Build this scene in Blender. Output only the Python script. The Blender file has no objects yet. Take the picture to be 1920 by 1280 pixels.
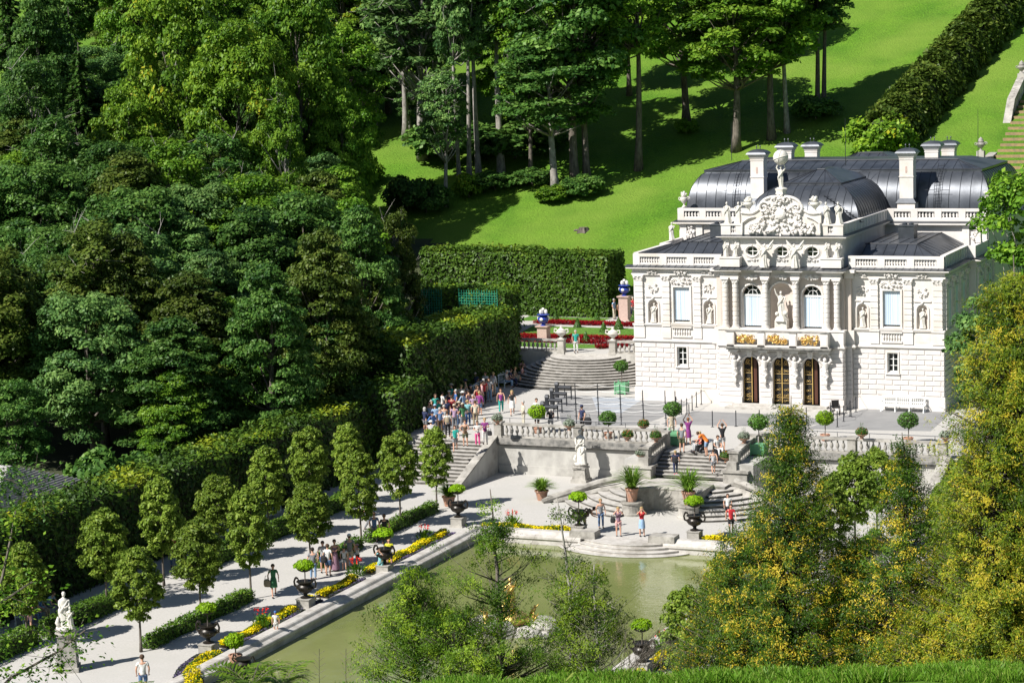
import bpy, bmesh, math, random
import numpy as np
from mathutils import Vector, Matrix
# ------------------------------------------------------------ camera, sky, sun, exposure
S = bpy.context.scene
COL = S.collection
FPX, YAW, PITCH, ROLL = 4138.3, .4117, -.1356, -.0309
CAM = np.array([42.956, -145.292, 25.572])
_cy, _sy, _cp, _sp = math.cos(YAW), math.sin(YAW), math.cos(PITCH), math.sin(PITCH)
FW = np.array([-_sy*_cp, _cy*_cp, _sp]); _R = np.array([_cy, _sy, 0.]); _U = np.cross(_R, FW)
RT = _R*math.cos(ROLL)+_U*math.sin(ROLL); UP = -_R*math.sin(ROLL)+_U*math.cos(ROLL)
cam = bpy.data.cameras.new('camera'); cam.lens = FPX/1920*36; cam.sensor_width = 36
cam.clip_start = .5; cam.clip_end = 3000
co = bpy.data.objects.new('camera', cam); COL.objects.link(co)
M4 = Matrix.Identity(4)
for i in range(3):
    M4[i][0] = RT[i]; M4[i][1] = UP[i]; M4[i][2] = -FW[i]; M4[i][3] = CAM[i]
co.matrix_world = M4
S.camera = co
W = bpy.data.worlds.new('World'); S.world = W; W.use_nodes = True
SUN_AZ, SUN_EL = math.radians(56), math.radians(45)      # azimuth the light travels towards, elevation
LD = Vector((math.cos(SUN_AZ)*math.cos(SUN_EL), math.sin(SUN_AZ)*math.cos(SUN_EL), -math.sin(SUN_EL)))
_n = W.node_tree.nodes; bg = _n['Background']; sky = _n.new('ShaderNodeTexSky'); sky.sky_type = 'NISHITA'
sky.sun_disc = False; sky.sun_elevation = SUN_EL; sky.sun_rotation = math.atan2(-LD.x, -LD.y)
sky.air_density = 1.0; sky.dust_density = .6; sky.ozone_density = 1.0
W.node_tree.links.new(sky.outputs[0], bg.inputs[0]); bg.inputs[1].default_value = .05
sl = bpy.data.lights.new('sun', 'SUN'); sl.energy = 5.0; sl.angle = math.radians(.5); sl.color = (1, .955, .89)
so = bpy.data.objects.new('sun', sl); COL.objects.link(so); so.rotation_euler = LD.to_track_quat('-Z', 'Y').to_euler()
so.location = (-60, -120, 120)
S.view_settings.view_transform = 'Standard'; S.view_settings.look = 'None'
S.view_settings.exposure = .68; S.view_settings.gamma = 1
S.cycles.max_bounces = 6; S.cycles.diffuse_bounces = 3; S.cycles.transparent_max_bounces = 6

def ray(px, py): return FW+RT*(px-960)/FPX+UP*(640-py)/FPX
def at(px, py, z=0.): d = ray(px, py); return CAM+d*(z-CAM[2])/d[2]
def atY(px, py, y): d = ray(px, py); return CAM+d*(y-CAM[1])/d[1]
def atD(px, py, D): return CAM+ray(px, py)*D
L = -2.25      # lower garden level; the forecourt is 0, the west parterre 1.9
PW = 1.9
# ------------------------------------------------------------ helpers
def new_obj(name, me, parent=None, mat=None, loc=None, rz=0):
    o = bpy.data.objects.new(name, me); COL.objects.link(o)
    if parent is not None: o.parent = parent
    if mat is not None and me is not None:
        if len(me.materials) == 0: me.materials.append(mat)
        if me.materials[0] != mat:
            o.material_slots[0].link = 'OBJECT'; o.material_slots[0].material = mat
    if loc is not None: o.location = loc
    if rz: o.rotation_euler[2] = rz
    return o
def tag(o, label=None, cat=None, group=None, kind=None):
    if label: o['label'] = label
    if cat: o['category'] = cat
    if group: o['group'] = group
    if kind: o['kind'] = kind
    return o
def thing(name, label, cat, loc=(0, 0, 0), rz=0, group=None, s=1):
    o = bpy.data.objects.new(name, None); COL.objects.link(o); o.empty_display_size = .3
    o.location = loc; o.rotation_euler[2] = rz
    if s != 1: o.scale = (s, s, s) if not hasattr(s, '__len__') else s
    return tag(o, label, cat, group)
def kids(o, cache={}):
    if o.name not in cache: cache[o.name] = [c for c in bpy.data.objects if c.parent == o]
    return cache[o.name]
def dup(o, loc=None, rz=None, label=None, group=None, s=None, parent=None):
    c = o.copy(); COL.objects.link(c)
    if parent is not None: c.parent = parent
    if loc is not None: c.location = loc
    if rz is not None: c.rotation_euler[2] = rz
    if s is not None: c.scale = (s, s, s) if not hasattr(s, '__len__') else s
    if label: c['label'] = label
    if group: c['group'] = group
    for k in kids(o): dup(k, parent=c)
    return c
class MB:
    def __init__(s): s.v = []; s.f = []
    def add(s, vs, fs, M=None):
        b = len(s.v)
        if M is not None: vs = [tuple(M @ Vector(v)) for v in vs]
        s.v += [tuple(v) for v in vs]; s.f += [tuple(i+b for i in f) for f in fs]; return s
    def box(s, x0, x1, y0, y1, z0, z1, M=None):
        return s.add([(x0,y0,z0),(x1,y0,z0),(x1,y1,z0),(x0,y1,z0),(x0,y0,z1),(x1,y0,z1),(x1,y1,z1),(x0,y1,z1)],
              [(0,3,2,1),(4,5,6,7),(0,1,5,4),(1,2,6,5),(2,3,7,6),(3,0,4,7)], M)
    def cbox(s, x, y, z, w, d, h, M=None): return s.box(x-w/2, x+w/2, y-d/2, y+d/2, z, z+h, M)
    def frus(s, x, y, z, w, d, h, w2, d2, M=None):
        a = [(x-w/2,y-d/2,z),(x+w/2,y-d/2,z),(x+w/2,y+d/2,z),(x-w/2,y+d/2,z),
             (x-w2/2,y-d2/2,z+h),(x+w2/2,y-d2/2,z+h),(x+w2/2,y+d2/2,z+h),(x-w2/2,y+d2/2,z+h)]
        return s.add(a, [(0,3,2,1),(4,5,6,7),(0,1,5,4),(1,2,6,5),(2,3,7,6),(3,0,4,7)], M)
    def lathe(s, prof, x=0, y=0, z=0, n=12, M=None, sx=1, sy=1, a0=0, a1=2*math.pi, wob=None):
        full = abs(a1-a0-2*math.pi) < 1e-6; m = n if full else n+1; vs = []
        for r, h in prof:
            for k in range(m):
                a = a0+(a1-a0)*k/n; rr = r*(wob(a, h) if wob else 1)
                vs.append((x+rr*math.cos(a)*sx, y+rr*math.sin(a)*sy, z+h))
        fs = []
        for i in range(len(prof)-1):
            for k in range(n):
                k2 = (k+1) % m
                fs.append((i*m+k, i*m+k2, (i+1)*m+k2, (i+1)*m+k))
        if full:
            if prof[0][0] > 1e-4: fs.append(tuple(range(m-1, -1, -1)))
            if prof[-1][0] > 1e-4: fs.append(tuple((len(prof)-1)*m+k for k in range(m)))
        return s.add(vs, fs, M)
    def tube(s, pts, r, n=6, M=None, cap=True):
        pts = [Vector(p) for p in pts]; rs = r if hasattr(r, '__len__') else [r]*len(pts); vs = []
        up = None
        for i, p in enumerate(pts):
            t = (pts[min(i+1, len(pts)-1)]-pts[max(i-1, 0)])
            t = t.normalized() if t.length > 1e-9 else Vector((0, 0, 1))
            if up is None: up = Vector((0, 0, 1)) if abs(t.z) < .9 else Vector((1, 0, 0))
            a = t.cross(up).normalized(); b = a.cross(t).normalized(); up = b
            for k in range(n):
                q = 2*math.pi*k/n; vs.append(p+a*(rs[i]*math.cos(q))+b*(rs[i]*math.sin(q)))
        fs = [(i*n+k, i*n+(k+1) % n, (i+1)*n+(k+1) % n, (i+1)*n+k) for i in range(len(pts)-1) for k in range(n)]
        if cap: fs += [tuple(range(n-1, -1, -1)), tuple((len(pts)-1)*n+k for k in range(n))]
        return s.add(vs, fs, M)
    def prism(s, poly, z0, z1, M=None):            # polygon in xy extruded in z
        n = len(poly); vs = [(x, y, z0) for x, y in poly]+[(x, y, z1) for x, y in poly]
        return s.add(vs, [tuple(range(n-1, -1, -1)), tuple(range(n, 2*n))]+[(i, (i+1) % n, n+(i+1) % n, n+i) for i in range(n)], M)
    def ball(s, x, y, z, r, n=8, sx=1, sy=1, sz=1, M=None):
        m = max(4, n//2+1); prof = [(r*math.sin(math.pi*i/m), -r*sz*math.cos(math.pi*i/m)) for i in range(m+1)]
        prof[0] = (0, prof[0][1]); prof[-1] = (0, prof[-1][1])
        return s.lathe(prof, x, y, z, n, M, sx, sy)
    def mesh(s, name, smooth=False, weld=False):
        me = bpy.data.meshes.new(name); me.from_pydata(s.v, [], s.f)
        if weld or True:
            bm = bmesh.new(); bm.from_mesh(me)
            if weld: bmesh.ops.remove_doubles(bm, verts=bm.verts, dist=1e-4)
            bmesh.ops.recalc_face_normals(bm, faces=bm.faces); bm.to_mesh(me); bm.free()
        if smooth:
            me.polygons.foreach_set('use_smooth', [True]*len(me.polygons))
            if smooth != 'all': me.set_sharp_from_angle(angle=math.radians(40))
        me.update(); return me
    def build(s, name, mat, parent=None, smooth=False, weld=False, loc=None, rz=0):
        return new_obj(name, s.mesh(name, smooth, weld), parent, mat, loc, rz)
def np_mesh(name, V, F4, rnd=None, smooth=False):
    me = bpy.data.meshes.new(name); n = len(V); m = len(F4)
    me.vertices.add(n); me.vertices.foreach_set('co', np.asarray(V, dtype=np.float32).ravel())
    me.loops.add(4*m); me.loops.foreach_set('vertex_index', np.asarray(F4, dtype=np.int32).ravel())
    me.polygons.add(m); me.polygons.foreach_set('loop_start', np.arange(0, 4*m, 4, dtype=np.int32))
    try: me.polygons.foreach_set('loop_total', np.full(m, 4, dtype=np.int32))
    except Exception: pass
    if rnd is not None:
        a = me.attributes.new('rnd', 'FLOAT', 'FACE'); a.data.foreach_set('value', np.asarray(rnd, dtype=np.float32))
    me.update(calc_edges=True)
    if smooth: me.polygons.foreach_set('use_smooth', [True]*m)
    return me
# ------------------------------------------------------------ materials
def _mat(name):
    m = bpy.data.materials.new(name); m.use_nodes = True; nt = m.node_tree
    return m, nt, nt.nodes['Principled BSDF'], nt.nodes['Material Output']
def ramp(nt, fac, stops):
    r = nt.nodes.new('ShaderNodeValToRGB'); e = r.color_ramp.elements
    e[0].position, e[0].color = stops[0][0], (*stops[0][1], 1); e[1].position, e[1].color = stops[-1][0], (*stops[-1][1], 1)
    for p, c in stops[1:-1]: k = e.new(p); k.color = (*c, 1)
    nt.links.new(fac, r.inputs[0]); return r.outputs[0]
def noise(nt, scale, detail=5, rough=.6, vec=None, co='Object', stretch=None):
    t = nt.nodes.new('ShaderNodeTexNoise'); t.inputs['Scale'].default_value = scale
    t.inputs['Detail'].default_value = detail; t.inputs['Roughness'].default_value = rough
    c = nt.nodes.new('ShaderNodeTexCoord'); src = c.outputs[co]
    if stretch:
        mp = nt.nodes.new('ShaderNodeMapping'); mp.inputs['Scale'].default_value = stretch
        nt.links.new(src, mp.inputs[0]); src = mp.outputs[0]
    nt.links.new(src, t.inputs['Vector']); return t.outputs['Fac']
def mat(name, c, rough=.7, metal=0, c2=None, ns=2., bump=0, bs=20., spec=.5, lo=.35, hi=.65, stretch=None, c3=None, ns3=.3):
    m, nt, b, o = _mat(name)
    b.inputs['Base Color'].default_value = (*c, 1); b.inputs['Roughness'].default_value = rough
    b.inputs['Metallic'].default_value = metal; b.inputs['Specular IOR Level'].default_value = spec
    if c2:
        col = ramp(nt, noise(nt, ns, stretch=stretch), [(lo, c), (hi, c2)])
        if c3:
            mx = nt.nodes.new('ShaderNodeMix'); mx.data_type = 'RGBA'
            f = ramp(nt, noise(nt, ns3), [(.5, (0, 0, 0)), (.68, (1, 1, 1))])
            nt.links.new(f, mx.inputs[0]); nt.links.new(col, mx.inputs[6]); mx.inputs[7].default_value = (*c3, 1); col = mx.outputs[2]
        nt.links.new(col, b.inputs['Base Color'])
    if bump:
        bp = nt.nodes.new('ShaderNodeBump'); bp.inputs['Strength'].default_value = bump; bp.inputs['Distance'].default_value = .02
        nt.links.new(noise(nt, bs, 4), bp.inputs['Height']); nt.links.new(bp.outputs[0], b.inputs['Normal'])
    return m
def leafmat(name, stops, trans=.30, rough=.45, tint=1.0, spec=.16):
    m, nt, b, o = _mat(name)
    at_ = nt.nodes.new('ShaderNodeAttribute'); at_.attribute_name = 'rnd'
    oi = nt.nodes.new('ShaderNodeObjectInfo')
    col = ramp(nt, at_.outputs['Fac'], stops)
    hs = nt.nodes.new('ShaderNodeHueSaturation')
    mr = nt.nodes.new('ShaderNodeMapRange'); mr.inputs['To Min'].default_value = .78; mr.inputs['To Max'].default_value = 1.2
    hs.inputs['Saturation'].default_value = 1.04; nt.links.new(oi.outputs['Random'], mr.inputs['Value']); nt.links.new(mr.outputs[0], hs.inputs['Value'])
    nt.links.new(col, hs.inputs['Color']); col = hs.outputs[0]
    nt.links.new(col, b.inputs['Base Color']); b.inputs['Roughness'].default_value = rough; b.inputs['Specular IOR Level'].default_value = spec
    tr = nt.nodes.new('ShaderNodeBsdfTranslucent'); nt.links.new(col, tr.inputs[0])
    mx = nt.nodes.new('ShaderNodeMixShader'); mx.inputs[0].default_value = trans
    nt.links.new(b.outputs[0], mx.inputs[1]); nt.links.new(tr.outputs[0], mx.inputs[2]); nt.links.new(mx.outputs[0], o.inputs[0])
    return m
X = {}
X['stucco'] = mat('white stucco', (.64, .61, .585), .78, c2=(.56, .53, .50), ns=.9, lo=.45, hi=.8, bump=.25, bs=30, c3=(.58, .53, .47), ns3=.45)
X['stucco2'] = mat('white stucco relief', (.66, .63, .60), .75, c2=(.50, .46, .41), ns=5, lo=.5, hi=.8, bump=.3, bs=30)
X['shadewall'] = mat('stucco with niche shade in colour', (.56, .49, .44), .8, c2=(.51, .45, .40), ns=2, bump=.2)  # recessed stucco, shade of the niches put into its colour
X['block'] = mat('rusticated block', (.62, .585, .565), .8, c2=(.54, .51, .485), ns=1.3, lo=.4, hi=.75, bump=.3, bs=25)
X['statue'] = mat('weathered white statue stone', (.60, .58, .53), .7, c2=(.33, .31, .27), ns=7, lo=.52, hi=.78, bump=.5, bs=30)
X['oldstone'] = mat('old grey limestone', (.33, .315, .285), .85, c2=(.13, .12, .105), ns=2.2, lo=.42, hi=.74, bump=.6, bs=25, c3=(.46, .44, .40), ns3=.7)
X['wall'] = mat('weathered plastered wall', (.44, .43, .40), .9, c2=(.33, .32, .30), ns=1.4, lo=.4, hi=.7, bump=.4, bs=14, c3=(.25, .24, .22), ns3=.6, stretch=(1, 1, .5))
X['coping'] = mat('dark stained coping', (.27, .26, .24), .9, c2=(.10, .10, .095), ns=2.5, lo=.4, hi=.65, bump=.6, bs=20)
X['step'] = mat('stone step', (.50, .48, .45), .85, c2=(.38, .36, .33), ns=3, bump=.3, c3=(.3, .28, .25), ns3=1.1)
X['zinc'] = mat('dark zinc roof', (.06, .067, .08), .36, .45, c2=(.095, .104, .12), ns=.8, bump=.1, bs=4, c3=(.035, .04, .048), ns3=.5)
X['zinc2'] = mat('brownish zinc roof', (.065, .06, .065), .42, .5, c2=(.11, .09, .09), ns=.6, bump=.1, bs=4)
X['seam'] = mat('roof seam', (.035, .038, .045), .5, .5)
X['darkmetal'] = mat('dark painted metal', (.03, .033, .04), .45, .4)
X['bronze'] = mat('dark bronze', (.016, .014, .012), .34, .4, c2=(.035, .028, .022), ns=9, bump=.3, bs=20)
X['gold'] = mat('gilded metal', (.80, .56, .20), .34, .8, c2=(.55, .36, .10), ns=9, bump=.4, bs=25)
X['goldpaint'] = mat('gilded iron tracery', (.62, .43, .15), .45, .5)
X['glassdark'] = mat('dark window glass', (.012, .016, .016), .06, 0, spec=.8)
X['curtain'] = mat('pale blue window blind', (.38, .50, .62), .6, c2=(.60, .66, .72), ns=.8, stretch=(9, 9, .05), lo=.4, hi=.55)
X['frame'] = mat('white window frame', (.72, .72, .70), .5)
X['wood'] = mat('dark brown door wood', (.10, .035, .02), .45, c2=(.05, .02, .012), ns=3, stretch=(8, 8, .4))
X['black'] = mat('black recess', (.012, .011, .010), .9)
X['gravel'] = mat('pale gravel', (.46, .445, .42), .95, c2=(.39, .378, .355), ns=9, lo=.3, hi=.7, bump=.6, bs=22, c3=(.40, .39, .365), ns3=.22)
X['pave'] = mat('grey paving', (.25, .25, .25), .9, c2=(.21, .21, .212), ns=.8, bump=.2, bs=30)
X['pave2'] = mat('bluish slabs', (.33, .36, .40), .85, c2=(.29, .315, .35), ns=.9, bump=.2)
X['pave3'] = mat('light paving', (.40, .39, .38), .85, c2=(.35, .345, .34), ns=1.2, bump=.2)
X['tub'] = mat('green planter paint', (.14, .36, .19), .5, c2=(.11, .30, .16), ns=4)
X['terra'] = mat('terracotta', (.42, .20, .12), .8, c2=(.34, .23, .18), ns=7, bump=.3)
X['pinkstone'] = mat('pink marble', (.50, .37, .32), .6, c2=(.43, .31, .27), ns=5)
X['blueglaze'] = mat('blue glazed porcelain', (.015, .035, .25), .15, c2=(.03, .06, .33), ns=6)
X['whiteglaze'] = mat('white glazed porcelain', (.75, .74, .70), .2)
X['benchwhite'] = mat('white bench paint', (.80, .81, .80), .45)
X['benchshade'] = mat('white bench paint with shade in colour', (.50, .58, .62), .5)  # white benches out of the sun, their shade put into the paint colour
X['trellis'] = mat('green trellis paint', (.02, .26, .16), .5)
X['bark'] = mat('grey bark', (.17, .145, .12), .9, c2=(.06, .05, .04), ns=3, stretch=(3, 3, .7), bump=.7, bs=10)
X['palebark'] = mat('pale bark', (.36, .34, .31), .9, c2=(.16, .145, .125), ns=2.5, stretch=(2, 2, .9), bump=.7, bs=10)
X['skin'] = mat('skin', (.56, .32, .22), .55)
X['white'] = mat('white cloth', (.78, .78, .76), .8)
X['tile'] = mat('grey roof tile', (.36, .35, .34), .8, c2=(.27, .26, .26), ns=3)
X['soil'] = mat('dark soil', (.05, .04, .03), .95, bump=.5)
X['rust'] = mat('ochre stained stone', (.33, .22, .10), .6, c2=(.2, .15, .09), ns=3, bump=.4)

X['darkcore'] = mat('dark inner hedge twigs', (.018, .022, .010), .9, c2=(.03, .035, .015), ns=8)  # solid filler, shade between the leaves put into its dark colour
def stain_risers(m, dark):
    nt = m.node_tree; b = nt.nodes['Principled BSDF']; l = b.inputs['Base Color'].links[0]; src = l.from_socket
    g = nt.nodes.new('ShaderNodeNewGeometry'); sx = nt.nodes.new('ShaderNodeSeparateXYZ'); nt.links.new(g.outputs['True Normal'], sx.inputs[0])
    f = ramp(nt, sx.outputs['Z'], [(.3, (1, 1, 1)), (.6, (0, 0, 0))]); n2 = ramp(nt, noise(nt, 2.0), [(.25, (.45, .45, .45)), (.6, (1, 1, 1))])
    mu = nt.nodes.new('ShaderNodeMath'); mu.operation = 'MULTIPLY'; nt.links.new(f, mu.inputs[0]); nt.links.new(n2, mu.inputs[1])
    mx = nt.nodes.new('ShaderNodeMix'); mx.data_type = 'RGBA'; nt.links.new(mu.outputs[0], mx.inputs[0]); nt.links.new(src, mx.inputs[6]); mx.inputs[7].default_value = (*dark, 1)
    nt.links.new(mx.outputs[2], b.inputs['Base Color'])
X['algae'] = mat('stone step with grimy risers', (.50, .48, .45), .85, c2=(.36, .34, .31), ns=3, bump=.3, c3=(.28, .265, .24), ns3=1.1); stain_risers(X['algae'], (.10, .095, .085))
def grassmat(name, a, b, c, sc=.25):
    m, nt, bs_, o = _mat(name)
    c1 = ramp(nt, noise(nt, sc, 6, .6), [(.35, a), (.65, b)])
    f = ramp(nt, noise(nt, sc*26, 4, .7), [(.35, (.55, .55, .55)), (.7, (1.25, 1.25, 1.25))])
    mx = nt.nodes.new('ShaderNodeMix'); mx.data_type = 'RGBA'; mx.blend_type = 'MULTIPLY'; mx.inputs[0].default_value = 1
    nt.links.new(c1, mx.inputs[6]); nt.links.new(f, mx.inputs[7])
    mx2 = nt.nodes.new('ShaderNodeMix'); mx2.data_type = 'RGBA'
    nt.links.new(ramp(nt, noise(nt, sc*.35, 3), [(.38, (0, 0, 0)), (.7, (1, 1, 1))]), mx2.inputs[0])
    nt.links.new(mx.outputs[2], mx2.inputs[6]); mx2.inputs[7].default_value = (*c, 1)
    nt.links.new(mx2.outputs[2], bs_.inputs['Base Color']); bs_.inputs['Roughness'].default_value = .85
    bs_.inputs['Specular IOR Level'].default_value = .2
    bp = nt.nodes.new('ShaderNodeBump'); bp.inputs['Strength'].default_value = .9; bp.inputs['Distance'].default_value = .25
    nt.links.new(noise(nt, sc*16, 6, .7), bp.inputs['Height']); nt.links.new(bp.outputs[0], bs_.inputs['Normal'])
    return m
X['meadow'] = grassmat('meadow grass', (.075, .19, .012), (.12, .26, .017), (.15, .245, .03))
X['floor'] = mat('dark soil and undergrowth', (.03, .04, .015), .95, c2=(.05, .06, .02), ns=.6, bump=.5, bs=5)  # dark ground of soil and undergrowth
X['lawn'] = grassmat('lawn', (.10, .24, .03), (.12, .27, .03), (.12, .24, .04))
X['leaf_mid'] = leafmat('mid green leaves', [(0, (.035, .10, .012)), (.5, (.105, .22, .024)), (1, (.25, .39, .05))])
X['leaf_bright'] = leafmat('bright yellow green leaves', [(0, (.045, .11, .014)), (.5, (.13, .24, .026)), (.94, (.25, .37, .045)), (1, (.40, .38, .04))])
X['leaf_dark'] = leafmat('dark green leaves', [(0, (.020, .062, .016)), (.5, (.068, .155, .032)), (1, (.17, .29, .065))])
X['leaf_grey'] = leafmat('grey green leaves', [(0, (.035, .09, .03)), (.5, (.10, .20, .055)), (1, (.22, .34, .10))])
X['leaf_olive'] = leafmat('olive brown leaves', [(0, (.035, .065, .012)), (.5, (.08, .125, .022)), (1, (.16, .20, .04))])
X['leaf_hedge'] = leafmat('hedge leaves', [(0, (.025, .055, .010)), (.5, (.055, .11, .018)), (.8, (.12, .20, .025)), (1, (.26, .31, .03))], trans=.12)
X['leaf_hedge2'] = leafmat('clipped hornbeam leaves', [(0, (.045, .095, .014)), (.6, (.09, .17, .025)), (1, (.19, .24, .03))], trans=.15)
X['leaf_linden'] = leafmat('linden leaves', [(0, (.07, .12, .016)), (.5, (.15, .23, .035)), (1, (.26, .33, .06))])
X['leaf_ball'] = leafmat('bay leaves', [(0, (.025, .08, .01)), (.5, (.065, .17, .018)), (1, (.14, .28, .03))], spec=.5)
X['leaf_lime'] = leafmat('lime green leaves', [(0, (.10, .22, .015)), (.5, (.20, .36, .02)), (1, (.32, .48, .04))])
X['leaf_thuja'] = leafmat('thuja sprays', [(0, (.025, .065, .010)), (.45, (.075, .155, .018)), (.74, (.16, .25, .025)), (.84, (.48, .42, .04)), (1, (.80, .62, .09))])
X['leaf_gold'] = leafmat('golden thuja sprays', [(0, (.04, .09, .010)), (.35, (.14, .21, .02)), (.6, (.30, .36, .035)), (.8, (.38, .37, .045)), (1, (.58, .48, .06))])
X['leaf_juniper'] = leafmat('juniper sprays', [(0, (.03, .07, .010)), (.5, (.095, .175, .018)), (1, (.25, .35, .035))])
X['leaf_yellow'] = leafmat('yellow blossom', [(0, (.05, .11, .015)), (.40, (.12, .20, .02)), (.5, (.60, .50, .02)), (1, (.90, .74, .05))], trans=.2)
X['leaf_violet'] = leafmat('violet edging flowers', [(0, (.03, .05, .02)), (.5, (.05, .06, .05)), (1, (.16, .12, .25))])
X['leaf_red'] = leafmat('red begonia', [(0, (.09, .01, .012)), (.5, (.24, .012, .02)), (1, (.42, .03, .035))])
X['leaf_flower'] = leafmat('mixed bowl flowers', [(0, (.03, .08, .015)), (.6, (.08, .17, .03)), (.78, (.10, .2, .03)), (.82, (.6, .10, .04)), (1, (.75, .25, .08))])
X['leaf_silver'] = leafmat('silvery bowl plants', [(0, (.10, .15, .09)), (.6, (.25, .30, .22)), (.9, (.38, .42, .36)), (1, (.5, .35, .4))])
X['leaf_aga'] = leafmat('strap leaves', [(0, (.05, .13, .012)), (.6, (.12, .24, .03)), (1, (.26, .36, .07))])
X['leaf_fern'] = leafmat('fern', [(0, (.05, .11, .012)), (1, (.17, .27, .03))])
X['grassblade'] = leafmat('grass blades', [(0, (.07, .17, .015)), (.6, (.13, .26, .03)), (1, (.27, .33, .08))], trans=.35)
# ------------------------------------------------------------ terrain and garden levels
rng = np.random.default_rng(7)
def smooth(t): t = np.clip(t, 0, 1); return t*t*(3-2*t)
def terr(x, y):
    x = np.asarray(x, float); y = np.asarray(y, float)
    n = 2+.35*np.maximum(0, y-30.5); n = np.where(y > 150, 2+.35*119.5+.12*(y-150), n)
    n = n+.25*np.sin(x*.11+1)*np.sin(y*.09)*np.clip((y-34)/12, 0, 1)
    base = -2.3+4.3*smooth((y+14)/38)
    wst = base+.10*np.maximum(0, np.abs(x)-30)
    z = np.where(y > 30.5, np.maximum(n, 0)+.06*np.maximum(0, -x-60), wst)
    z = z+np.where(y <= 30.5, 0, 0)
    gard = (np.abs(x) < 25) & (y > -80) & (y < 31) | (x > -39) & (x < -11) & (y > 9) & (y < 31)
    z = np.where(gard, -3.6, z)
    # the viewpoint's own hill
    d = (x-CAM[0])*(-_sy)+(y-CAM[1])*_cy; s = (x-CAM[0])*_cy+(y-CAM[1])*_sy
    lip = 49.5+.5*np.sin(s*.8)
    g = 23.9-.2655*d+.10*np.sin(s*1.7+1)*np.sin(d*.9)
    g = np.where(d > lip, 23.9-.2655*lip-.62*(d-lip), g)-3.2*smooth((-3.8-s)/4)
    g = np.where(d < 0, 23.9+.05*-d, g)
    return np.where(d < 92, np.maximum(z, g), z)
xs = np.unique(np.concatenate([np.linspace(-500, -140, 24), np.linspace(-140, 90, 231), np.linspace(90, 400, 20)]))
ys = np.unique(np.concatenate([np.linspace(-300, -160, 14), np.linspace(-160, 130, 291), np.linspace(130, 700, 40)]))
gx, gy = np.meshgrid(xs, ys); gz = terr(gx, gy)
V = np.stack([gx, gy, gz], -1).reshape(-1, 3); nx, ny = len(xs), len(ys)
ii = (np.arange(ny-1)[:, None]*nx+np.arange(nx-1)[None]).ravel()
tag(new_obj('meadow', np_mesh('meadow', V, np.stack([ii, ii+1, ii+nx+1, ii+nx], 1), smooth=True), None, X['meadow']), kind='structure')
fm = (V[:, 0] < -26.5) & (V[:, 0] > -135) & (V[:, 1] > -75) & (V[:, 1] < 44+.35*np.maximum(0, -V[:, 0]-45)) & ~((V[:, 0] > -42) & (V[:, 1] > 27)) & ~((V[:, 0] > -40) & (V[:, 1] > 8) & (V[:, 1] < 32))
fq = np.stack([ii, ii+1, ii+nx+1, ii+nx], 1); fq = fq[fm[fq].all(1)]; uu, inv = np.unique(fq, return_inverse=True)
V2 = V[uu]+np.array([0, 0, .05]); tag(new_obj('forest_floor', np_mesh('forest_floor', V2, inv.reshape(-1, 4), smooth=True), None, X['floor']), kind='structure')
def struct(name, mb, m): return tag(mb.build(name, m), kind='structure')
# pond water, basin, gravel levels
PX, RW = 9.4, .95          # outer half width of the pond rim, rim width
PY0, PY1 = -69.0, -32.0    # south and north rim outer edges
b = MB(); b.box(-25, -PX, -80, -16.5, L-4, L); b.box(PX, 25, -80, -16.5, L-4, L)
b.box(-PX+.003, PX-.003, PY1, -16.5, L-4, L+.0); b.box(-PX+.003, PX-.003, -80, PY0, L-4, L); struct('gravel_ground', b, X['gravel'])
wm, nt, bs_, _o = _mat('pond water')
bs_.inputs['Base Color'].default_value = (.15, .17, .055, 1); bs_.inputs['Roughness'].default_value = .07; bs_.inputs['Specular IOR Level'].default_value = .75
nt.links.new(ramp(nt, noise(nt, .12, 4), [(.35, (.14, .165, .055)), (.65, (.20, .22, .085))]), bs_.inputs['Base Color'])
bp = nt.nodes.new('ShaderNodeBump'); bp.inputs['Strength'].default_value = .22; bp.inputs['Distance'].default_value = .05
nt.links.new(noise(nt, 3.2, 4, .6, stretch=(1, .6, 1)), bp.inputs['Height']); nt.links.new(bp.outputs[0], bs_.inputs['Normal'])
b = MB(); n = 40
V = [(-8.6+17.2*i/n, PY0+.9+(PY1-PY0-1.8)*j/n, -2.72) for j in range(n+1) for i in range(n+1)]
b.add(V, [(j*(n+1)+i, j*(n+1)+i+1, (j+1)*(n+1)+i+1, (j+1)*(n+1)+i) for j in range(n) for i in range(n)])
struct('pond_water', b, wm)
# rim: sloping coping with rolled edge, inner wall
def rim_run(b, p0, p1, inner):
    (x0, y0), (x1, y1) = p0, p1; dx, dy = x1-x0, y1-y0; l = math.hypot(dx, dy); dx /= l; dy /= l
    nxv, nyv = inner
    prof = [(0, -.5), (0, .20), (.10, .24), (.55, .24), (.62, .20), (.70, .10), (.92, .02), (.95, -.02), (.95, -.14), (.86, -.20), (.86, -1.2)]
    vs = []
    for (px_, py_) in (p0, p1):
        for w, h in prof: vs.append((px_+nxv*w, py_+nyv*w, L+h))
    m = len(prof); b.add(vs, [(i, i+1, m+i+1, m+i) for i in range(m-1)]+[tuple(range(m)), tuple(range(2*m-1, m-1, -1))])
rimt = thing('pond_rim', 'pale stone coping running around the green pond', 'pond edge', (0, 0, 0))
for a, c, inn in (((-PX, PY0), (-PX, PY1), (1, 0)), ((PX, PY0), (PX, PY1), (-1, 0)),
                  ((-PX+.9, PY1-.004), (-2.3, PY1-.004), (0, -1)), ((2.6, PY1-.004), (PX-.9, PY1-.004), (0, -1)), ((-PX+.9, PY0+.004), (PX-.9, PY0+.004), (0, 1))):
    b = MB(); rim_run(b, a, c, inn); b.build('coping', X['step'], rimt)
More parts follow.
